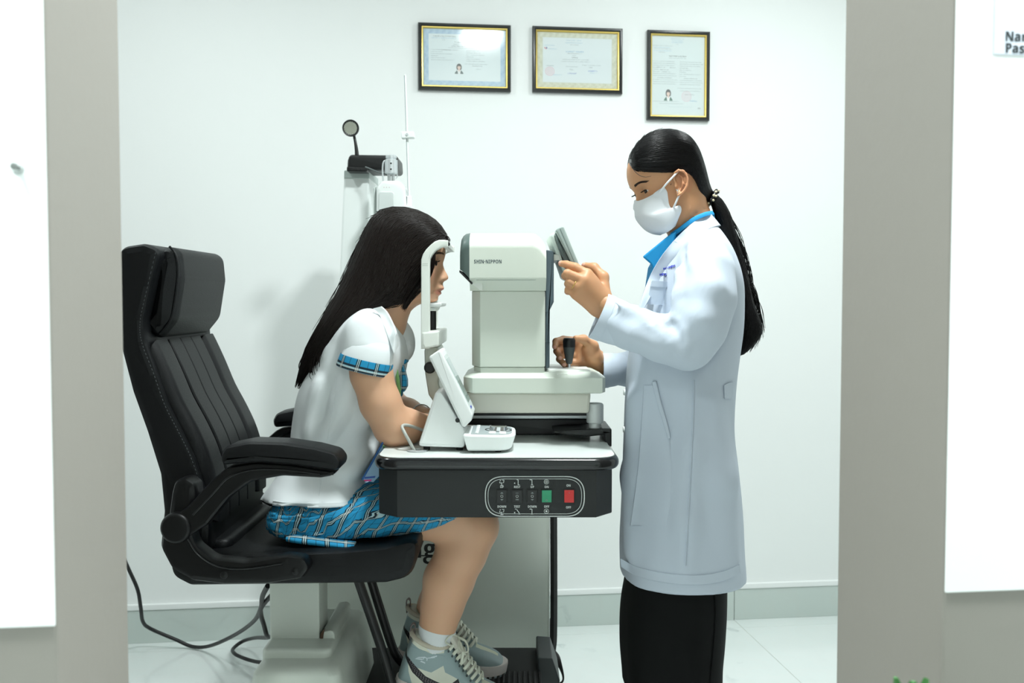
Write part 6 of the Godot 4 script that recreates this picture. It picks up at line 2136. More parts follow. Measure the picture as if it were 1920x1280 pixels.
	# ---- hair
	var mane := make_mane([[837, 441, 836, 449, 0, 0.040], [826, 424, 829, 462, 0, 0.064], [808, 409, 814, 490, 0, 0.076], [780, 396, 808, 514, 0, 0.083], [745, 391, 796, 530, 0, 0.088], [712, 399, 780, 548, 0, 0.092], [688, 430, 762, 570, 0, 0.094], [670, 474, 738, 574, 0, 0.095], [653, 518, 714, 580, 0, 0.100], [634, 558, 690, 594, 0, 0.112], [613, 596, 664, 618, 0, 0.122], [594, 628, 642, 652, 0, 0.118], [578, 658, 624, 684, 0, 0.105], [570, 684, 604, 702, 0, 0.085]], D, 4.0)
	var hairc := hair_material(rgb(22, 15, 12), 0.40)
	var hm := part("hair", mane_mesh(mane, 30, 0.0022, 4), hairc, t, "long dark brown hair falling down the back")
	var rng := RandomNumberGenerator.new()
	rng.seed = 12
	var sts := []
	var N: float = mane.n - 1.0
	for i in 1900:
		var side := 1.0 if i % 4 != 0 else -1.0
		var tr := pow(rng.randf(), 1.2) * N * 0.36
		var s1 := rng.randf_range(0.02, 1.0)
		var te := N * rng.randf_range(0.90, 1.06)
		var outl := rng.randf_range(0.0002, 0.0034)
		var wob := rng.randf_range(-0.02, 0.02)
		var s0 := rng.randf() * 0.10
		if i % 3 == 0:
			tr = rng.randf() * N * 0.2
			s0 = rng.randf() * 0.9
			s1 = lerpf(s0, 1.0, rng.randf_range(0.3, 1.0))
		var pts := PackedVector3Array()
		var steps := 18
		for k in steps + 1:
			var q := float(k) / steps
			var tt := lerpf(tr, te, q)
			var ss := lerpf(s0, s1, smoothstep(0.0, 0.62, q)) + wob * sin(q * 5.0)
			var p := mane.point(tt, clampf(ss, 0.0, 1.0), side, outl + 0.0018 * sin(q * PI))
			if tt > N: p += (mane.point(N, clampf(ss, 0, 1), side) - mane.point(N - 3, clampf(ss, 0, 1), side)).normalized() * (tt - N) * 0.012
			pts.append(p)
		sts.append(pts)
	# loose locks: beside the cheek, over the shoulder, at the tips
	for q in [[[806, 470, 2.235], [803, 500, 2.225], [788, 530, 2.215], [768, 556, 2.215], [757, 578, 2.22], 60, 0.012], [[812, 462, 2.24], [812, 490, 2.228], [806, 512, 2.224], [800, 528, 2.225], [797, 540, 2.228], 30, 0.006], [[625, 620, 2.2], [606, 660, 2.19], [612, 690, 2.19], [622, 700, 2.19], [634, 706, 2.19], 40, 0.010], [[610, 630, 2.2], [592, 665, 2.2], [588, 690, 2.2], [590, 704, 2.2], [594, 712, 2.2], 60, 0.012], [[596, 640, 2.25], [580, 664, 2.25], [573, 684, 2.25], [571, 696, 2.25], [572, 706, 2.25], 60, 0.010], [[640, 590, 2.22], [620, 630, 2.2], [604, 668, 2.19], [600, 694, 2.19], [604, 708, 2.19], 60, 0.014], [[835, 443, 2.29], [838, 447, 2.28], [839, 453, 2.27], [837, 459, 2.262], [834, 462, 2.26], 14, 0.004]]:
		for i in int(q[5]):
			var off := Vector3(rng.randfn(), rng.randfn(), rng.randfn()) * float(q[6]) * 0.55
			var pts := []
			for k in 5:
				var p := P(q[k][0], q[k][1], q[k][2])
				pts.append(p + off * (1.0 - 0.5 * absf(k - 2) / 2.0))
			sts.append(curve(pts, 12))
	# flyaways
	for i in 46:
		var tt := rng.randf_range(N * 0.2, N * 0.7)
		var p0 := mane.point(tt, rng.randf_range(0.0, 0.05), 1.0, 0.002)
		var dir := Vector3(rng.randf_range(-0.8, 0.2), rng.randf_range(-0.4, 0.5), rng.randf_range(-0.6, 0.6)).normalized()
		var p1 := mane.point(tt + N * 0.15, 0.0, 1.0, 0.004)
		sts.append(curve([p0, p0.lerp(p1, 0.5) + dir * 0.008, p1 + dir * rng.randf_range(0.004, 0.016)], 10))
	tag(part("strands", strands_mesh(sts, 0.00085, 0.0003), hairc, hm), "", "", "", "stuff")

# an open hand: wrist, knuckle centre, the direction across the palm (towards the index finger), how far the fingers curl, which side curls
func hand(f: Field, w: Vector3, kn: Vector3, across: Vector3, curl: float, flip: float) -> void:
	var fwd := (kn - w).normalized()
	across = (across - fwd * across.dot(fwd)).normalized()
	var nrm := fwd.cross(across) * flip
	var lens := [0.068, 0.076, 0.070, 0.055]
	for i in 4:
		var o := 0.027 - i * 0.018
		var mcp := kn + across * o - fwd * absf(i - 1.2) * 0.003
		f.cone(w + across * o * 0.45, mcp, 0.0135, 0.0115, 0.014)
		var p := mcp
		var dir := fwd
		for j in 3:
			var L: float = lens[i] * [0.45, 0.31, 0.24][j]
			dir = (dir * cos(curl * (0.7 + j * 0.4)) + nrm * sin(curl * (0.7 + j * 0.4))).normalized()
			f.cone(p, p + dir * L, 0.0092 - j * 0.0008, 0.0086 - j * 0.0009, 0.003)
			p += dir * L
	var th := w + across * 0.022 + fwd * 0.012
	var t1 := th + (fwd * 0.6 + across * 0.8).normalized() * 0.038
	var t2 := t1 + (fwd * 0.9 + across * 0.3 + nrm * 0.2).normalized() * 0.030
	f.cone(w + across * 0.010, th, 0.014, 0.0135, 0.012)
	f.cone(th, t1, 0.0132, 0.0105, 0.010)
	f.cone(t1, t2, 0.0102, 0.0085, 0.004)
	f.cone(t2, t2 + (t2 - t1) * 0.75, 0.0088, 0.0070, 0.004)

func build_doctor() -> void:
	var D := 2.25
	var t := thing("person", "standing woman in white coat, blue collar and face mask holding the instrument's monitor", "person", Vector3(P(1270, 1100, D).x, 0, -D))
	var tone := rgb(200, 148, 108).srgb_to_linear()
	var s := 0.93
	# ---- head: faces the instrument, looks down
	var til := 0.276
	var fwd := Vector3(-cos(til) * 0.97, -sin(til), 0.24).normalized()
	var up := Vector3(-sin(til), cos(til), 0.0)
	up = (up - fwd * up.dot(fwd)).normalized()
	var ear := P(1284, 344, D - 0.065)
	var HT := Transform3D(Basis(fwd, up, fwd.cross(up)), ear)
	var near := -1.0 if HT.basis.z.z < 0.0 else 1.0     # the side of the head that the camera sees
	HT.origin = ear - HT.basis * (Vector3(0.0, 0.080, 0.070 * near) * s)
	var h := make_head(HT, s, 0.88)
	var lo := Vector3(P(1165, 400, D).x, P(1200, 462, D).y, -D - 0.10)
	var hi := Vector3(P(1355, 400, D).x, P(1200, 238, D).y, -D + 0.105)
	var f := Field.new(lo, hi, 0.0026)
	f.shape(h.dist, lo, hi, 0.004)
	f.cone(P(1284, 388, D), P(1302, 452, D), 0.050, 0.056, 0.03)
	for q in [-1, 1]:
		f.cone(HT * (Vector3(0.0742, 0.0908, 0.0305 * q) * s), HT * (Vector3(0.0742, 0.0908, 0.0305 * q) * s), 0.0126, 0.0126, 0.004)
		# eyes cast down: a narrow slit
		f.cone(HT * (Vector3(0.0868, 0.0888, 0.0245 * q) * s), HT * (Vector3(0.083, 0.0893, 0.0385 * q) * s), 0.0036, 0.0026, 0.0015, Vector3.ZERO, 1.0, true)
	# ear
	var de := D - 0.074
	var helix := [[1267, 345], [1263, 334], [1265, 324], [1272, 319], [1281, 320.5], [1287, 327], [1289.5, 337], [1288, 348], [1283, 357], [1277, 363], [1271, 366]]
	for k in helix.size() - 1:
		f.cone(P(helix[k][0], helix[k][1], de - 0.001 - 0.002 * minf(k, 4) ), P(helix[k + 1][0], helix[k + 1][1], de - 0.001 - 0.002 * minf(k + 1, 4)), 0.0031, 0.0031, 0.0025)
	f.cone(P(1277, 338, de + 0.004), P(1274, 355, de + 0.003), 0.015, 0.009, 0.004, Vector3(0, 0, 1), 0.28)
	f.cone(P(1272, 361, de - 0.002), P(1271, 364, de - 0.001), 0.0058, 0.0052, 0.004, Vector3(0, 0, 1), 0.55)
	f.chain([P(1272, 326, de - 0.002), P(1280, 333, de - 0.004), P(1281, 344, de - 0.005), P(1276, 354, de - 0.003)], [0.0022, 0.0026, 0.0028, 0.0026], 0.003)
	f.chain([P(1266, 344, de + 0.001), P(1267, 350, de - 0.002)], [0.0036, 0.0036], 0.003)
	f.cone(P(1273, 345, de - 0.007), P(1274, 350, de - 0.006), 0.0052, 0.0045, 0.003, Vector3.ZERO, 1.0, true)
	var body := f.nets(MB.new(), 2)
	# ---- trunk, arms and legs under the clothes
	var g := Field.new(Vector3(P(1100, 700, 2.3).x, 0.03, -D - 0.22), Vector3(P(1385, 700, D).x, P(1300, 430, D).y, -D + 0.24), 0.010)
	g.chain([P(1302, 450, D), P(1300, 520, D), P(1282, 640, D)], [0.050, 0.070, 0.085], 0.05)
	g.chain([P(1282, 640, D), P(1272, 780, D), P(1272, 900, D)], [0.085, 0.09, 0.105], 0.05)
	for q in [1, -1]:
		g.chain([Vector3(P(1272, 920, D).x, P(1272, 920, D).y, -D + 0.075 * q), Vector3(P(1268, 1200, D).x, 0.45, -D + 0.08 * q), Vector3(P(1275, 1200, D).x, 0.07, -D + 0.08 * q)], [0.085, 0.055, 0.040], 0.03)
		g.chain([Vector3(P(1275, 1200, D).x, 0.06, -D + 0.08 * q), Vector3(P(1275, 1200, D).x - 0.15, 0.05, -D + 0.09 * q)], [0.036, 0.026], 0.02)
	var wl := P(1128, 568, 2.13)
	var wr := P(1124, 682, 2.36)
	g.chain([P(1322, 515, 2.11), P(1316, 580, 2.07), P(1290, 650, 2.07)], [0.030, 0.035, 0.034], 0.02)
	g.chain([P(1290, 650, 2.07), P(1230, 625, 2.085), wl], [0.036, 0.033, 0.024], 0.02)
	g.chain([P(1322, 500, 2.39), P(1300, 600, 2.44), P(1255, 690, 2.43)], [0.030, 0.035, 0.034], 0.02)
	g.chain([P(1255, 690, 2.43), P(1190, 690, 2.40), wr], [0.036, 0.032, 0.024], 0.02)
	g.nets(body, 1)
	# ---- hand nearer the camera, at the monitor
	var lf := Field.new(P(1038, 602, 2.18), P(1150, 478, 2.05), 0.0022)
	lf = Field.new(Vector3(P(1040, 540, 2.15).x, P(1100, 600, 2.1).y, -2.215), Vector3(P(1152, 540, 2.1).x, P(1100, 483, 2.1).y, -2.075), 0.0021)
	var zf := Vector3(0, 0, 1)
	var mcp := [P(1101, 514, 2.118), P(1096, 525.5, 2.106), P(1087, 539, 2.106), P(1080, 552, 2.114)]
	for k in 4:
		lf.cone(wl.lerp(P(1122, 566, 2.128), 0.5) + (mcp[k] - mcp[1]) * 0.42, mcp[k], 0.0150, [0.0128, 0.0128, 0.0122, 0.0115][k], 0.014)
	lf.cone(P(1146, 590, 2.128), wl, 0.024, 0.0235, 0.012, zf, 0.74)
	lf.cone(wl, P(1106, 540, 2.122), 0.023, 0.023, 0.014, zf, 0.62)
	lf.chain([mcp[0], P(1078, 500.5, 2.122), P(1062, 495.5, 2.138), P(1052, 494, 2.150)], [0.0108, 0.0092, 0.0082, 0.0068], 0.003)
	lf.chain([mcp[1], P(1064, 512.5, 2.108), P(1060, 517, 2.138), P(1066, 518, 2.162)], [0.0108, 0.0092, 0.0084, 0.0070], 0.003)
	lf.chain([mcp[2], P(1067.5, 528.5, 2.108), P(1065, 532, 2.138), P(1071, 532, 2.162)], [0.0102, 0.0088, 0.0080, 0.0068], 0.003)
	lf.chain([mcp[3], P(1066, 543, 2.116), P(1065, 546, 2.142), P(1071, 545, 2.162)], [0.0095, 0.0082, 0.0074, 0.0064], 0.003)
	lf.chain([P(1133, 548, 2.140), P(1131, 519, 2.150), P(1114, 502, 2.164), P(1096, 497.5, 2.178)], [0.0140, 0.0112, 0.0098, 0.0072], 0.008)
	lf.nets(body, 1)
	# ---- the other hand, round the joystick from behind
	var rf := Field.new(Vector3(P(1028, 650, 2.3).x, P(1100, 706, 2.3).y, -2.41), Vector3(P(1134, 650, 2.3).x, P(1100, 618, 2.3).y, -2.245), 0.0021)
	var rm := [P(1086, 640, 2.345), P(1084, 653, 2.352), P(1085, 667, 2.35), P(1088, 679, 2.342)]
	for k in 4:
		rf.cone(P(1113, 672, 2.352) + (rm[k] - rm[1]) * 0.45, rm[k], 0.0150, 0.0120, 0.014)
	rf.cone(P(1134, 690, 2.365), wr, 0.024, 0.024, 0.012, zf, 0.74)
	rf.cone(wr, P(1100, 664, 2.348), 0.024, 0.022, 0.014, zf, 0.62)
	rf.chain([rm[0], P(1056, 636.5, 2.333), P(1042.5, 640, 2.312), P(1040.5, 650, 2.297)], [0.0105, 0.0092, 0.0082, 0.0068], 0.003)
	rf.chain([rm[1], P(1052, 651, 2.338), P(1044, 658, 2.310), P(1050.5, 670, 2.283)], [0.0105, 0.0092, 0.0082, 0.0066], 0.003)
	rf.chain([rm[2], P(1054, 665, 2.335), P(1049, 673, 2.308), P(1057.5, 683, 2.283)], [0.0100, 0.0088, 0.0080, 0.0066], 0.003)
	rf.chain([rm[3], P(1064, 680, 2.335), P(1060, 684, 2.315), P(1064, 687, 2.300)], [0.0092, 0.0080, 0.0072, 0.0060], 0.003)
	rf.chain([P(1120, 672, 2.335), P(1112, 648, 2.318), P(1094, 636, 2.302), P(1079.5, 634, 2.292)], [0.0150, 0.0112, 0.0096, 0.0070], 0.009)
	rf.cone(P(1112, 668, 2.328), P(1100, 652, 2.322), 0.016, 0.010, 0.012)
	rf.nets(body, 1)
	var nails := [[P(1049.5, 492.5, 2.146), 0.0052], [P(1093, 494.5, 2.174), 0.0058], [P(1050.5, 671.5, 2.277), 0.005], [P(1057.5, 684.5, 2.277), 0.005], [P(1039, 651, 2.291), 0.005]]
	var inv := HT.affine_inverse()
	var paint := func(p: Vector3) -> Color:
		var c := tone
		if p.x < 0.16:
			for q in nails:
				if p.distance_to(q[0]) < q[1]: c = rgb(222, 168, 148).srgb_to_linear()
		elif p.y > 1.25:
			var l := inv * p / s
			c = c.lerp(rgb(196, 120, 92).srgb_to_linear(), 0.3 * exp(-pow((l.y - 0.068) / 0.02, 2) - pow((absf(l.z) - 0.045) / 0.022, 2)) * smoothstep(0.02, 0.06, l.x))
			if p.distance_to(P(1258, 346, D - 0.068)) < 0.0017: c = rgb(90, 45, 36).srgb_to_linear()
			if l.x < 0.02 and l.x > -0.03 and absf(l.z) > 0.066: c = c.lerp(rgb(206, 138, 104).srgb_to_linear(), 0.4)
		return c
	part("body", coloured(body, paint), skin(tone), t, "brown skin")
	var hairm := hair_material(rgb(12, 11, 12), 0.33)
	var browm := hair_material(rgb(52, 40, 34), 0.6)
	for q in [-1, 1]:
		eye_ball(HT, s, q, t, Vector3(1, -0.25, 0.18 * near))
		var br := []
		for i in 70:
			var a := i / 69.0
			var wz := lerpf(0.013, 0.046, a)
			var yy := 0.109 + 0.0055 * sin(PI * a * 0.8) - 0.004 * a
			var pts := PackedVector3Array()
			for j in 4:
				var w2 := wz + j * 0.0022
				var y2 := yy + ((i % 5) - 2) * 0.0011 * (1.0 - 0.5 * a) + j * 0.0004
				var x2 := 0.106
				while x2 > 0.05 and f.at(HT * (Vector3(x2, y2, w2 * q) * s)) > 0.0: x2 -= 0.0008
				pts.append(HT * (Vector3(x2 + 0.0006, y2, w2 * q) * s))
			br.append(pts)
		tag(part("eyebrow", strands_mesh(br, 0.0005, 0.0002), browm, t), "", "", "", "stuff")
		var la := []
		for i in 18:
			var a := i / 17.0
			var w2 := lerpf(0.020, 0.042, a)
			var p := HT * (Vector3(0.0870 - 22.0 * pow(w2 - 0.030, 2.0), 0.0925 - 10.0 * pow(w2 - 0.031, 2.0), w2 * q) * s)
			la.append(PackedVector3Array([p, p + HT.basis * Vector3(0.004, -0.0012, 0.0), p + HT.basis * Vector3(0.0072, -0.0012, 0.0008 * q)]))
		tag(part("eyelash", strands_mesh(la, 0.0006, 0.0002), hairm, t), "", "", "", "stuff")
	# ring and earring
	var rg := PackedVector3Array()
	var rc: Vector3 = mcp[2].lerp(P(1067.5, 528.5, 2.108), 0.55)
	var ra: Vector3 = (P(1067.5, 528.5, 2.108) - mcp[2]).normalized()
	var rb := ra.cross(zf).normalized()
	for i in 22: rg.append(rc + rb * cos(TAU * i / 20) * 0.0102 + zf * sin(TAU * i / 20) * 0.0102)
	part("ring", MB.new().tube(rg, 0.0009, 6, false).smooth(), M.gold, t, "thin gold ring")
	var er := part("earring", MB.new().lathe([[0.0, 0.002], [0.0018, 0.0015], [0.002, 0.0], [0.0, -0.002]], Transform3D(Basis(Vector3.RIGHT, PI / 2), P(1270.5, 357.5, de - 0.009)), 12).commit(40), M.chrome, t, "tiny silver earring")
	for q in [[1268.5, 355.5], [1272.5, 354.5], [1271, 361]]:
		part("stone", MB.new().lathe([[0.0, 0.0012], [0.0013, 0.0], [0.0, -0.001]], Transform3D(Basis(Vector3.RIGHT, PI / 2), P(q[0], q[1], de - 0.009)), 8).commit(10), M.chrome, er)
	# ---- face mask
	var mm := cloth_bump(mat(rgb(226, 230, 234), 0.85), 60.0, 0.25)
	mm.backlight_enabled = true
	mm.backlight = Color(0.25, 0.25, 0.25)
	var F := [[1191, 379], [1188.6, 384], [1187.6, 391], [1187.6, 400], [1189, 410], [1196, 421], [1208, 432.5], [1222, 439], [1236, 440.5]]
	var E := [[1236, 357], [1242, 366], [1244, 378], [1247, 390], [1252, 395], [1264, 390], [1268, 399], [1264, 412], [1259, 427]]
	var W := [0.060, 0.063, 0.064, 0.064, 0.065, 0.070, 0.069, 0.065, 0.056]
	var bow := [5.0, 4.0, 2.0, 0.0, -1.0, 0.0, 2.0, 3.0, 3.0]
	var rowsF := line_px2(F, 32)
	var rowsE := line_px2(E, 32)
	var ws := along(W, 32)
	var bs := along(bow, 32)
	var rows := []
	for j in 33:
		var o := PackedVector3Array()
		var inn := PackedVector3Array()
		for i in 41:
			var a := PI * (i / 40.0 - 0.5)
			var ca := pow(maxf(cos(a), 0.0), 1.15)
			var q: Vector2 = rowsE[j].lerp(rowsF[j], ca)
			q.y += bs[j] * sin(a * 2.0) * signf(a) * 0.8
			var w := ws[j] * signf(sin(a)) * pow(absf(sin(a)), 0.85)
			var p := P(q.x, q.y, D)
			# keep it a little off the face
			p.z = -D + w + 0.024 * ca
			var k := 0
			var out := (p - P(1262, 400, D)) * Vector3(1, 1, 0)
			out = (out.normalized() * absf(cos(a)) + Vector3(0, 0, sin(a))).normalized()
			while k < 14 and f.at(p) < 0.0022:
				p += out * 0.0012
				k += 1
			o.append(p)
			inn.append(p - out * 0.0012)
		inn.reverse()
		rows.append(o + inn)
	var mask := part("face_mask", MB.new().grid(rows).smooth(), mm, t, "white moulded face mask")
	# weld seam and straps
	var seam := []
	for q in [[1191, 408, 0], [1200, 397, 3], [1210, 384, 8]]:
		seam.append(P(q[0], q[1], D - 0.030 - q[2] * 0.0022))
	part("seam", MB.new().tube(curve(seam, 12), 0.0007, 6).smooth(), mat(rgb(190, 196, 202), 0.8), mask)
	for q in [[[1236, 361, D - 0.068], [1250, 344, D - 0.080], [1264, 329, D - 0.082], [1273, 319, D - 0.074]], [[1263, 389, D - 0.072], [1268, 378, D - 0.078], [1273, 367, D - 0.078], [1280, 359, D - 0.070]]]:
		part("ear_loop", MB.new().tube(line_px(q, 20), 0.0021, 8, true, zf, 0.6).smooth(), mat(rgb(234, 238, 240), 0.7), mask, "white ear loop")
	# ---- hair drawn back to a tie
	var cap := make_mane([[1178, 303, 1178, 312, 0.024, 0.036], [1182, 287, 1184, 323, 0.024, 0.058], [1194, 271, 1198, 329, 0.022, 0.064], [1212, 256, 1220, 332, 0.018, 0.0715], [1237, 247, 1244, 334, 0.012, 0.0755], [1262, 247, 1266, 331, 0.006, 0.0765], [1286, 256, 1287, 335, 0.0, 0.0765], [1304, 276, 1298, 352, -0.006, 0.072], [1316, 303, 1305, 368, -0.010, 0.063], [1325, 330, 1314, 377, -0.012, 0.048], [1332, 351, 1324, 378, -0.012, 0.030], [1340, 362, 1331, 378, -0.010, 0.014]], D, 4.5)
	var hair := part("hair", mane_mesh(cap, 30, 0.0012, 9), hairm, t, "black hair drawn back smoothly")
	var rng := RandomNumberGenerator.new()
	rng.seed = 31
	var sts := []
	var N: float = cap.n - 1.0
	for i in 1300:
		var side := 1.0 if i % 4 != 0 else -1.0
		var t0 := pow(rng.randf(), 1.6) * N * 0.6
		var s0 := rng.randf()
		var s1 := lerpf(s0, 0.5, 0.2) + rng.randf_range(-0.05, 0.05)
		var outl := rng.randf_range(0.0003, 0.0018)
		var pts := PackedVector3Array()
		for k in 15:
			var q := k / 14.0
			pts.append(cap.point(lerpf(t0, N, q), clampf(lerpf(s0, s1, q), 0, 1), side, outl))
		sts.append(pts)
	# a loose strand on the forehead and fine ones above
	sts.append(line_px([[1182, 305, D - 0.06], [1188, 318, D - 0.076], [1198, 328, D - 0.088], [1210, 332, D - 0.092], [1221, 330, D - 0.092]], 16))
	for i in 40:
		var t0 := rng.randf_range(0.05, 0.8) * N
		var p := cap.point(t0, rng.randf_range(0.0, 0.04), 1.0, 0.001)
		var p2 := cap.point(minf(t0 + N * 0.12, N), 0.0, 1.0, 0.002)
		sts.append(curve([p, p.lerp(p2, 0.5) + Vector3(rng.randf_range(-0.3, 0.3), 1, rng.randf_range(-1, 1)) * rng.randf_range(0.001, 0.004), p2 + Vector3(0, rng.randf_range(0.0, 0.004), 0)], 8))
	tag(part("strands", strands_mesh(sts, 0.0007, 0.0003), hairm, hair), "", "", "", "stuff")
	# tail
	var tail := make_mane([[1337, 364, 1333, 379, 0, 0.013], [1350, 374, 1338, 388, 0, 0.020], [1364, 398, 1344, 408, 0, 0.026], [1374, 428, 1352, 436, 0, 0.029], [1383, 462, 1362, 468, 0, 0.030], [1393, 500, 1374, 504, 0, 0.030], [1402, 540, 1384, 542, 0, 0.031], [1410, 575, 1388, 577, 0, 0.034], [1421, 604, 1388, 606, 0, 0.036], [1423, 626, 1384, 634, 0, 0.034], [1408, 648, 1381, 655, 0, 0.024], [1391, 664, 1380, 668, 0, 0.010]], D, 2.2)
	var tl := part("ponytail", mane_mesh(tail, 24, 0.0016, 3), hairm, t, "long black ponytail down the back")
	var ts := []
	var TN: float = tail.n - 1.0
	for i in 900:
		var side := 1.0 if i % 3 != 0 else -1.0
		var s0 := rng.randf()
		var s1 := rng.randf()
		var outl := rng.randf_range(0.0002, 0.003)
		var t1 := TN * rng.randf_range(0.8, 1.05)
		var pts := PackedVector3Array()
		for k in 19:
			var q := k / 18.0
			pts.append(tail.point(t1 * q, clampf(lerpf(s0, s1, smoothstep(0.1, 0.9, q)), 0, 1), side, outl * (0.5 + q)) + Vector3(0.0012 * sin(q * 11.0 + i), 0, 0))
		ts.append(pts)
	for i in 90:
		var q0 := rng.randf_range(0.2, 0.75)
		var p := tail.point(TN * q0, 0.02, 1.0, 0.001)
		var p2 := tail.point(TN * minf(q0 + 0.22, 0.98), 0.0, 1.0, 0.0)
		var o := rng.randf_range(0.004, 0.016)
		ts.append(curve([p, p.lerp(p2, 0.5) + Vector3(o, 0.002, rng.randf_range(-0.01, 0.01)), p2 + Vector3(o * 0.8, -0.002, rng.randf_range(-0.012, 0.012))], 12))
	tag(part("strands", strands_mesh(ts, 0.0008, 0.0003), hairm, tl), "", "", "", "stuff")
	var tie := part("hair_tie", MB.new().tube(ringpts(P(1335.5, 370, D), Vector3(0.8, -0.5, 0).normalized(), 0.015, 20), 0.005, 8, false).smooth(), M.black, t, "beaded hair tie")
	var bead := mat(rgb(226, 214, 178), 0.25)
	for i in 22:
		var a := TAU * i / 11
		var rr := ringpts(P(1334.0 + (4.0 if i > 10 else 0.0), 370 + (1.0 if i > 10 else 0.0), D), Vector3(0.8, -0.5, 0).normalized(), 0.0195, 11)
		var c := rr[i % 11]
		part("bead", MB.new().lathe([[0.0, -0.0032], [0.0026, -0.0018], [0.0033, 0.0], [0.0026, 0.0018], [0.0, 0.0032]], Transform3D(Basis(), c), 10).commit(60), bead if i % 3 else M.black, tie)
	# ---- coat
	var cm := cloth_bump(mat(rgb(194, 205, 218), 0.78), 26.0, 0.25)
	cm.rim_enabled = true
	cm.rim = 0.2
	var st := make_stack([[412, 1328, 1312, 0, 0.035], [426, 1340, 1288, 0, 0.070], [442, 1350, 1272, 0, 0.112], [462, 1362, 1256, 0, 0.138], [490, 1375, 1238, 0, 0.150], [530, 1388, 1220, 0, 0.150], [575, 1391, 1202, 0, 0.146], [620, 1390, 1188, 0, 0.142], [670, 1384, 1178, 0, 0.138], [740, 1375, 1173, 0, 0.138], [800, 1371, 1171, 0, 0.148], [870, 1377, 1168, 0, 0.165], [950, 1383, 1165, 0, 0.172], [1030, 1387, 1162, 0, 0.176], [1074, 1390, 1163, 0, 0.178]], D, 0.42)
	var c := Field.new(Vector3(P(1085, 700, D).x, P(1300, 1092, D).y, -2.50), Vector3(P(1412, 700, D).x, P(1300, 392, D).y, -1.985), 0.0052)
	c.shape(st.dist, Vector3(-9, -9, -9), Vector3(9, 9, 9), 0.004)
	# sleeves
	c.chain([P(1318, 476, 2.13), P(1328, 512, 2.095), P(1327, 560, 2.07), P(1311, 612, 2.06), P(1290, 648, 2.065)], [0.036, 0.046, 0.053, 0.052, 0.048], 0.03)
	c.chain([P(1290, 648, 2.065), P(1240, 635, 2.075), P(1185, 614, 2.10), P(1160, 606, 2.11)], [0.048, 0.0470, 0.0460, 0.0440], 0.02)
	c.chain([P(1322, 462, 2.37), P(1325, 500, 2.41), P(1300, 600, 2.44), P(1258, 690, 2.43)], [0.042, 0.051, 0.054, 0.050], 0.03)
	c.chain([P(1258, 690, 2.43), P(1200, 692, 2.41), P(1165, 692, 2.39)], [0.052, 0.046, 0.041], 0.02)
	# soft folds: elbow gathers, drag lines on the sleeve, long falls in the skirt of the coat
	var ridge := func(list: Array, d: float, r: float, sink: float, k: float) -> void:
		var pts := []
		for e in list:
			var p := P(e[0], e[1], d)
			var z := c.front(p.x, p.y)
			if not is_nan(z): p.z = z
			pts.append(p + Vector3(0, 0, -sink))
		var m := pts.size()
		for i in m - 1:
			var e0 := 0.35 if i == 0 else 1.0
			var e1 := 0.35 if i == m - 2 else 1.0
			c.cone(pts[i], pts[i + 1], r * e0, r * e1, k)
	var groove := func(list: Array, d: float, r: float, k: float) -> void:
		var pts := []
		for e in list:
			var p := P(e[0], e[1], d)
			var z := c.front(p.x, p.y)
			if not is_nan(z): p.z = z
			pts.append(p + Vector3(0, 0, r * 0.45))
		var m := pts.size()
		for i in m - 1:
			c.cone(pts[i], pts[i + 1], r * (0.3 if i == 0 else 1.0), r * (0.3 if i == m - 2 else 1.0), k, Vector3.ZERO, 1.0, true)
	ridge.call([[1268, 600], [1274, 622], [1280, 650], [1280, 672]], 2.03, 0.010, 0.001, 0.012)
	ridge.call([[1246, 592], [1254, 616], [1262, 642], [1272, 664]], 2.03, 0.009, 0.001, 0.012)
	ridge.call([[1222, 586], [1232, 608], [1244, 632]], 2.03, 0.009, 0.001, 0.012)
	ridge.call([[1196, 576], [1210, 590], [1222, 612]], 2.03, 0.008, 0.001, 0.014)
	groove.call([[1256, 592], [1265, 615], [1272, 642], [1277, 662]], 2.03, 0.009, 0.008)
	groove.call([[1234, 588], [1243, 610], [1252, 634]], 2.03, 0.008, 0.008)
	groove.call([[1208, 580], [1222, 598], [1232, 618]], 2.03, 0.007, 0.008)
	groove.call([[1262, 600], [1258, 610], [1270, 626]], 2.03, 0.010, 0.006)
	ridge.call([[1304, 466], [1288, 512], [1278, 556], [1268, 590]], 2.05, 0.013, 0.004, 0.03)
	groove.call([[1290, 462], [1276, 510], [1268, 556], [1262, 588]], 2.06, 0.012, 0.014)
	ridge.call([[1338, 490], [1330, 540], [1310, 596], [1292, 636]], 2.03, 0.015, 0.008, 0.03)
	groove.call([[1384, 590], [1364, 622], [1340, 662], [1312, 692]], 2.08, 0.008, 0.016)
	ridge.call([[1152, 566], [1180, 584], [1206, 604]], 2.06, 0.009, 0.003, 0.02)
	ridge.call([[1140, 600], [1190, 626], [1240, 650]], 2.05, 0.014, 0.009, 0.03)
	ridge.call([[1300, 720], [1296, 850], [1286, 980], [1282, 1080]], 2.08, 0.010, 0.008, 0.04)
	ridge.call([[1340, 760], [1352, 900], [1366, 1060]], 2.10, 0.014, 0.011, 0.05)
	ridge.call([[1200, 760], [1196, 900], [1192, 1040]], 2.10, 0.012, 0.010, 0.05)
	var nz := FastNoiseLite.new()
	nz.seed = 17
	nz.frequency = 4.0
	nz.fractal_octaves = 2
	c.displace(func(p: Vector3) -> float:
		return 0.004 * nz.get_noise_3d(p.x * 1.5, p.y * 0.5, p.z * 1.5))
	var coat := part("coat", c.nets(MB.new(), 2).smooth(), cm, t, "long white laboratory coat")
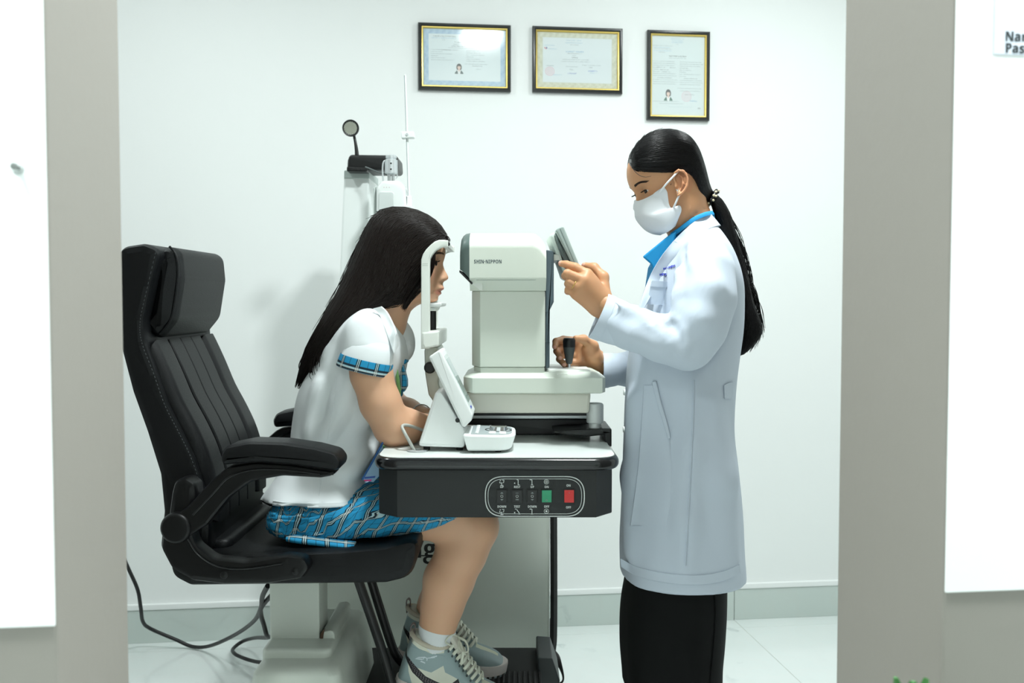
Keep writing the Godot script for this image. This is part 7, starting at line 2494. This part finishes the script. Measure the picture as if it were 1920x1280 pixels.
	# hem band, sleeve cuff stitch, side seam, pockets, back half-belt
	part("hem_band", on_cloth(c, [[1163, 1046], [1195, 1062], [1240, 1073], [1300, 1078], [1350, 1072], [1386, 1058]], [[1164, 1062], [1196, 1080], [1240, 1091], [1300, 1096], [1350, 1090], [1389, 1074]], 2.09, 60, 6, 0.0022, 0.004).smooth(), cm, coat, "turned hem")
	for q in [[1122.0, 591.5, 2.122, 1172.0, 610.0, 2.104, 0.0495, 0.045, 0.41, -0.91], [1129.0, 695.0, 2.372, 1175.0, 692.0, 2.392, 0.0405, 0.043, 0.02, -1.0]]:
		var e0 := P(q[0], q[1], q[2])
		var e1 := P(q[3], q[4], q[5])
		var acr := Vector3(q[8], -q[9], 0.0).normalized()
		var rr := func(f: float, grow: float) -> PackedVector3Array:
			var r := PackedVector3Array()
			var ctr := e0.lerp(e1, f)
			var ac := acr.lerp(Vector3(0.3, 0.95, 0), f).normalized()
			for i in 40:
				var a := TAU * i / 40
				r.append(ctr + ac * cos(a) * (q[6] + grow) + zf * sin(a) * (q[7] + grow))
			return r
		part("cuff", MB.new().grid([rr.call(1.0, -0.003), rr.call(0.62, 0.0), rr.call(0.335, 0.0006), rr.call(0.33, 0.0016), rr.call(0.0, 0.0016), rr.call(-0.006, 0.0006), rr.call(0.0, -0.0016), rr.call(0.5, -0.004)], true, false).commit(60), cm, coat, "turned sleeve cuff")
	part("side_seam", on_cloth(c, [[1300, 712], [1298, 800], [1292, 920], [1284, 1060]], [[1302, 712], [1300, 800], [1294, 920], [1286, 1060]], 2.1, 50, 2, 0.0024, 0.004).smooth(), cm, coat)
	part("pocket", on_cloth(c, [[1207, 722], [1203, 790], [1196, 880], [1182, 985]], [[1232, 722], [1254, 812], [1262, 900], [1252, 985]], 2.1, 40, 10, 0.0024, 0.004).smooth(), cm, coat, "patch pocket on the coat")
	part("pocket_welt", on_cloth(c, [[1222, 716], [1232, 756], [1245, 798], [1252, 822]], [[1230, 714], [1240, 754], [1252, 796], [1257, 820]], 2.1, 30, 3, 0.0045, 0.004).smooth(), cm, coat, "slanted pocket edge")
	for q in [["chest_pocket", [[1221, 528], [1249, 530], [1246, 572], [1212, 570]], 0.0050], ["chest_pocket_hem", [[1222, 526], [1250, 528], [1249, 539], [1219, 537]], 0.0066]]:
		var pr := []
		var cz := []
		for e in q[1]:
			var z := -2.14
			for k in 3:
				var p := P(e[0], e[1], -z)
				var zz := c.front(p.x, p.y)
				if not is_nan(zz) and absf(zz + 2.13) < 0.06: z = zz
			cz.append(z)
		var zl: float = (cz[0] + cz[3]) / 2.0
		var zr: float = (cz[1] + cz[2]) / 2.0
		for j in 7:
			var o := PackedVector3Array()
			for i in 7:
				var a := Vector2(q[1][0][0], q[1][0][1]).lerp(Vector2(q[1][3][0], q[1][3][1]), j / 6.0)
				var b := Vector2(q[1][1][0], q[1][1][1]).lerp(Vector2(q[1][2][0], q[1][2][1]), j / 6.0)
				var w := a.lerp(b, i / 6.0)
				o.append(P(w.x, w.y, -lerpf(zl, zr, i / 6.0)) + Vector3(0, 0, float(q[2]) + 0.003 * sin(PI * i / 6.0)))
			for i in 7: o.append(o[6 - i] - Vector3(0, 0, 0.003))
			pr.append(o)
		part(q[0], MB.new().grid(pr).commit(50), cm, coat, "chest pocket" if q[0] == "chest_pocket" else "")
	part("back_tab", on_cloth(c, [[1357, 722], [1364, 718], [1374, 716]], [[1358, 747], [1365, 748], [1372, 748]], 2.15, 12, 6, 0.004, 0.003).smooth(), cm, coat, "half-belt tab")
	# lapel, its notch and the coat collar
	part("lapel", on_cloth(c, [[1262, 452], [1240, 480], [1221, 512], [1206, 548], [1194, 588]], [[1286, 462], [1268, 486], [1246, 512], [1222, 552], [1200, 590]], 2.14, 40, 8, 0.0095, 0.008, 1.0, 1.0, 0.06, 30).smooth(), cm, coat, "broad lapel")
	part("coat_collar", on_cloth(c, [[1262, 452], [1282, 432], [1306, 412], [1332, 402]], [[1282, 462], [1304, 447], [1330, 430], [1350, 424]], 2.15, 30, 8, 0.012, 0.010, 1.0, 1.0, 0.13, 30).smooth(), cm, coat, "turned-down coat collar")
	part("lapel_notch", on_cloth(c, [[1258, 463], [1268, 461], [1281, 458]], [[1260, 470], [1266, 468], [1272, 465]], 2.12, 10, 3, 0.0078, 0.003).smooth(), mat(rgb(150, 160, 200), 0.8), coat)
	for q in [[1176, 640], [1172, 735], [1171, 805]]:
		var p := P(q[0], q[1], D - 0.03)
		part("button", MB.new().lathe([[0.0, 0.004], [0.006, 0.0035], [0.007, 0.002], [0.007, 0.0], [0.0, -0.001]], Transform3D(Basis(Vector3(0, 0, 1), PI / 2), p), 18).commit(35), M.white_plastic, coat)
	# stitched name in small blue script
	var th := mat(rgb(58, 70, 176), 0.7)
	for line in [[1243, 506, 1265, 499, 9, 3.2], [1236, 517, 1252, 516, 7, 4.0]]:
		var em := MB.new()
		for i in int(line[4]):
			var fx := (i + 0.2) / float(line[4])
			var bx: float = lerpf(line[0], line[2], fx)
			var by: float = lerpf(line[1], line[3], fx)
			var hgt: float = line[5]
			var w: float = (line[2] - line[0]) / line[4] * 0.75
			var shapes := [[[0, 0], [0, -hgt], [w * 0.7, -hgt], [w * 0.7, 0]], [[0, -hgt], [w * 0.3, 0], [w, -hgt * 0.3], [w * 0.8, -hgt]], [[0, -hgt * 0.5], [w * 0.6, -hgt], [w, 0], [w * 0.4, hgt * 0.4]]]
			var pts := []
			for e in shapes[(i * 7 + int(line[4])) % 3]:
				var p := P(bx + e[0], by + e[1], D - 0.15)
				for k in 3:
					var z := c.front(p.x, p.y)
					if not is_nan(z): p = P(bx + e[0], by + e[1], -z)
				p.z += 0.0058
				pts.append(p)
			em.tube(curve(pts, 8), 0.0007, 5)
		part("embroidery", em.smooth(), th, coat, "small blue embroidered script")
	# ---- blue shirt
	var sm := cloth_bump(mat(rgb(16, 140, 198), 0.8), 26.0, 0.25)
	var shirt := part("shirt", MB.new().grid([ringx(1298, 470, D, 0.056, 0.075, 0.30), ringx(1298, 440, D, 0.052, 0.066, 0.34), ringx(1297, 422, D, 0.048, 0.061, 0.36), ringx(1297, 420, D, 0.046, 0.059, 0.36), ringx(1298, 440, D, 0.050, 0.062, 0.34), ringx(1298, 470, D, 0.052, 0.070, 0.30)], true, false).smooth(), sm, t, "bright blue shirt")
	for q in [[D - 0.062, D - 0.054, 1.0], [D + 0.03, D + 0.038, 0.0]]:
		part("collar_leaf", slab([[1258, 438, 3], [1270, 432, 3], [1262, 462, 4], [1240, 500, 4], [1226, 506, 3], [1220, 494, 5], [1205, 481, 2], [1216, 472, 10]], q[0], q[1], 0.003).commit(40), sm, shirt, "pointed blue collar leaf")
	part("shirt_front", slab([[1264, 440, 4], [1290, 430, 4], [1262, 500, 4], [1228, 560, 4], [1218, 540, 6], [1224, 500, 6], [1246, 462, 8]], D - 0.045, D + 0.045, 0.012).commit(40), sm, shirt)
	part("collar_stand", on_arc([[1257, 437], [1275, 425], [1298, 408], [1320, 398], [1336, 395]], [[1262, 444], [1280, 431], [1302, 415], [1324, 405], [1340, 402]], D, [0.045, 0.058, 0.064, 0.058, 0.030]), sm, shirt)
	# ---- trousers and shoes
	var tm := cloth_bump(mat(rgb(9, 11, 11), 0.8, 0.0, 0.3), 20.0, 0.3)
	var tf := Field.new(Vector3(P(1150, 1000, D).x, 0.03, -D - 0.19), Vector3(P(1375, 1000, D).x, P(1300, 1000, D).y, -D + 0.19), 0.0085)
	var tsk := make_stack([[1000, 1358, 1180, 0, 0.155], [1075, 1356, 1174, 0, 0.158], [1130, 1355, 1166, 0, 0.162], [1200, 1351, 1165, 0, 0.165], [1280, 1343, 1170, 0, 0.165]], D, 0.4)
	tf.shape(tsk.dist, Vector3(-9, -9, -9), Vector3(9, 9, 9), 0.004)
	var yk := P(1270, 1270, D).y
	for q in [1, -1]:
		tf.chain([Vector3(P(1258, 1270, D).x, yk + 0.02, -D + 0.085 * q), Vector3(P(1262, 1270, D).x, 0.06, -D + 0.085 * q)], [0.092, 0.088], 0.02)
	tf.displace(func(p: Vector3) -> float: return 0.004 * nz.get_noise_3d(p.x * 2.0, p.y * 0.4, p.z * 2.0))
	var tr := part("trousers", tf.nets(MB.new(), 2).smooth(), tm, t, "wide black trousers")
	part("front_crease", on_cloth(tf, [[1338, 1100], [1341, 1150], [1336, 1220], [1330, 1279]], [[1341, 1100], [1344, 1150], [1339, 1220], [1333, 1279]], 2.1, 24, 2, 0.0024, 0.004).smooth(), tm, tr)
	for q in [1, -1]:
		var p := Vector3(P(1262, 1270, D).x, 0, -D + 0.09 * q)
		part("shoe", MB.new().prism(MB.rounded([[-0.17, 0.0, 0.008], [0.06, 0.0, 0.01], [0.065, 0.06, 0.02], [-0.03, 0.065, 0.04], [-0.14, 0.04, 0.03], [-0.18, 0.02, 0.015]], 5), Transform3D(Basis(Vector3(1, 0, 0), Vector3(0, 1, 0), Vector3(0, 0, 1)), p + Vector3(0, 0.001, -0.04)), 0.08, 0.014, 3).commit(40), M.black, t, "plain black shoe")

func line_px2(list: Array, n: int) -> Array:
	var w := []
	for q in list: w.append(Vector3(q[0], q[1], 0))
	var r := []
	for p in curve(w, n): r.append(Vector2(p.x, p.y))
	return r

func ringpts(c: Vector3, axis: Vector3, r: float, n: int) -> PackedVector3Array:
	var u := axis.cross(Vector3(0, 0, 1)).normalized()
	var w := axis.cross(u)
	var out := PackedVector3Array()
	for i in n + 1: out.append(c + u * cos(TAU * i / n) * r + w * sin(TAU * i / n) * r)
	return out

func ringx(px: float, py: float, d: float, rx: float, rz: float, tilt: float) -> PackedVector3Array:
	var c := P(px, py, d)
	var out := PackedVector3Array()
	for i in 36:
		var a := TAU * i / 36
		out.append(c + Vector3(cos(a) * rx, cos(a) * rx * tilt * 1.6, sin(a) * rz))
	return out

# a band between two pixel lines that bulges towards the camera by the given depths
func on_arc(la: Array, lb: Array, d: float, bulge: Array) -> ArrayMesh:
	var pa := line_px2(la, 30)
	var pb := line_px2(lb, 30)
	var bz := along(bulge, 30)
	var rows := []
	for j in 31:
		var a: Vector2 = pa[j]
		var b: Vector2 = pb[j]
		var p := P(a.x, a.y, d - bz[j])
		var q := P(b.x, b.y, d - bz[j] - 0.004)
		rows.append(PackedVector3Array([p, p.lerp(q, 0.5) + Vector3(0, 0, 0.002), q, q - Vector3(0, 0, 0.004), p - Vector3(0, 0, 0.004)]))
	return MB.new().grid(rows).commit(60)

func _ready() -> void:
	camera_and_light()
	materials()
	TABLE_Y = P(930, 860, 1.98).y
	downlight(0.05, 1.8, 3.6, "round ceiling light nearest the doorway")
	downlight(-1.2, 1.0, 0.9, "round ceiling light above the patient chair")
	downlight(0.9, 1.0, 1.3, "round ceiling light above the examiner")
	downlight(-1.25, 2.95, 4.2, "round ceiling light in the hallway on the left", 0.3)
	downlight(0.72, 2.95, 4.2, "round ceiling light in the hallway on the right", 0.3)
	build_room()
	certificate([784, 44, 957, 49, 957, 173, 784, 170], 0, "framed blue-bordered certificate with a portrait, nearest the lamp column")
	certificate([997, 50, 1165, 56, 1166, 177, 998, 174], 1, "framed olive-bordered certificate without portrait, between the other two")
	certificate([1211, 57, 1328, 62, 1329, 228, 1213, 225], 2, "upright framed certificate with two text columns above the examiner")
	build_unit()
	build_table()
	build_instrument()
	build_console()
	build_chair()
	build_cables()
	build_plant()
	build_patient()
	build_doctor()
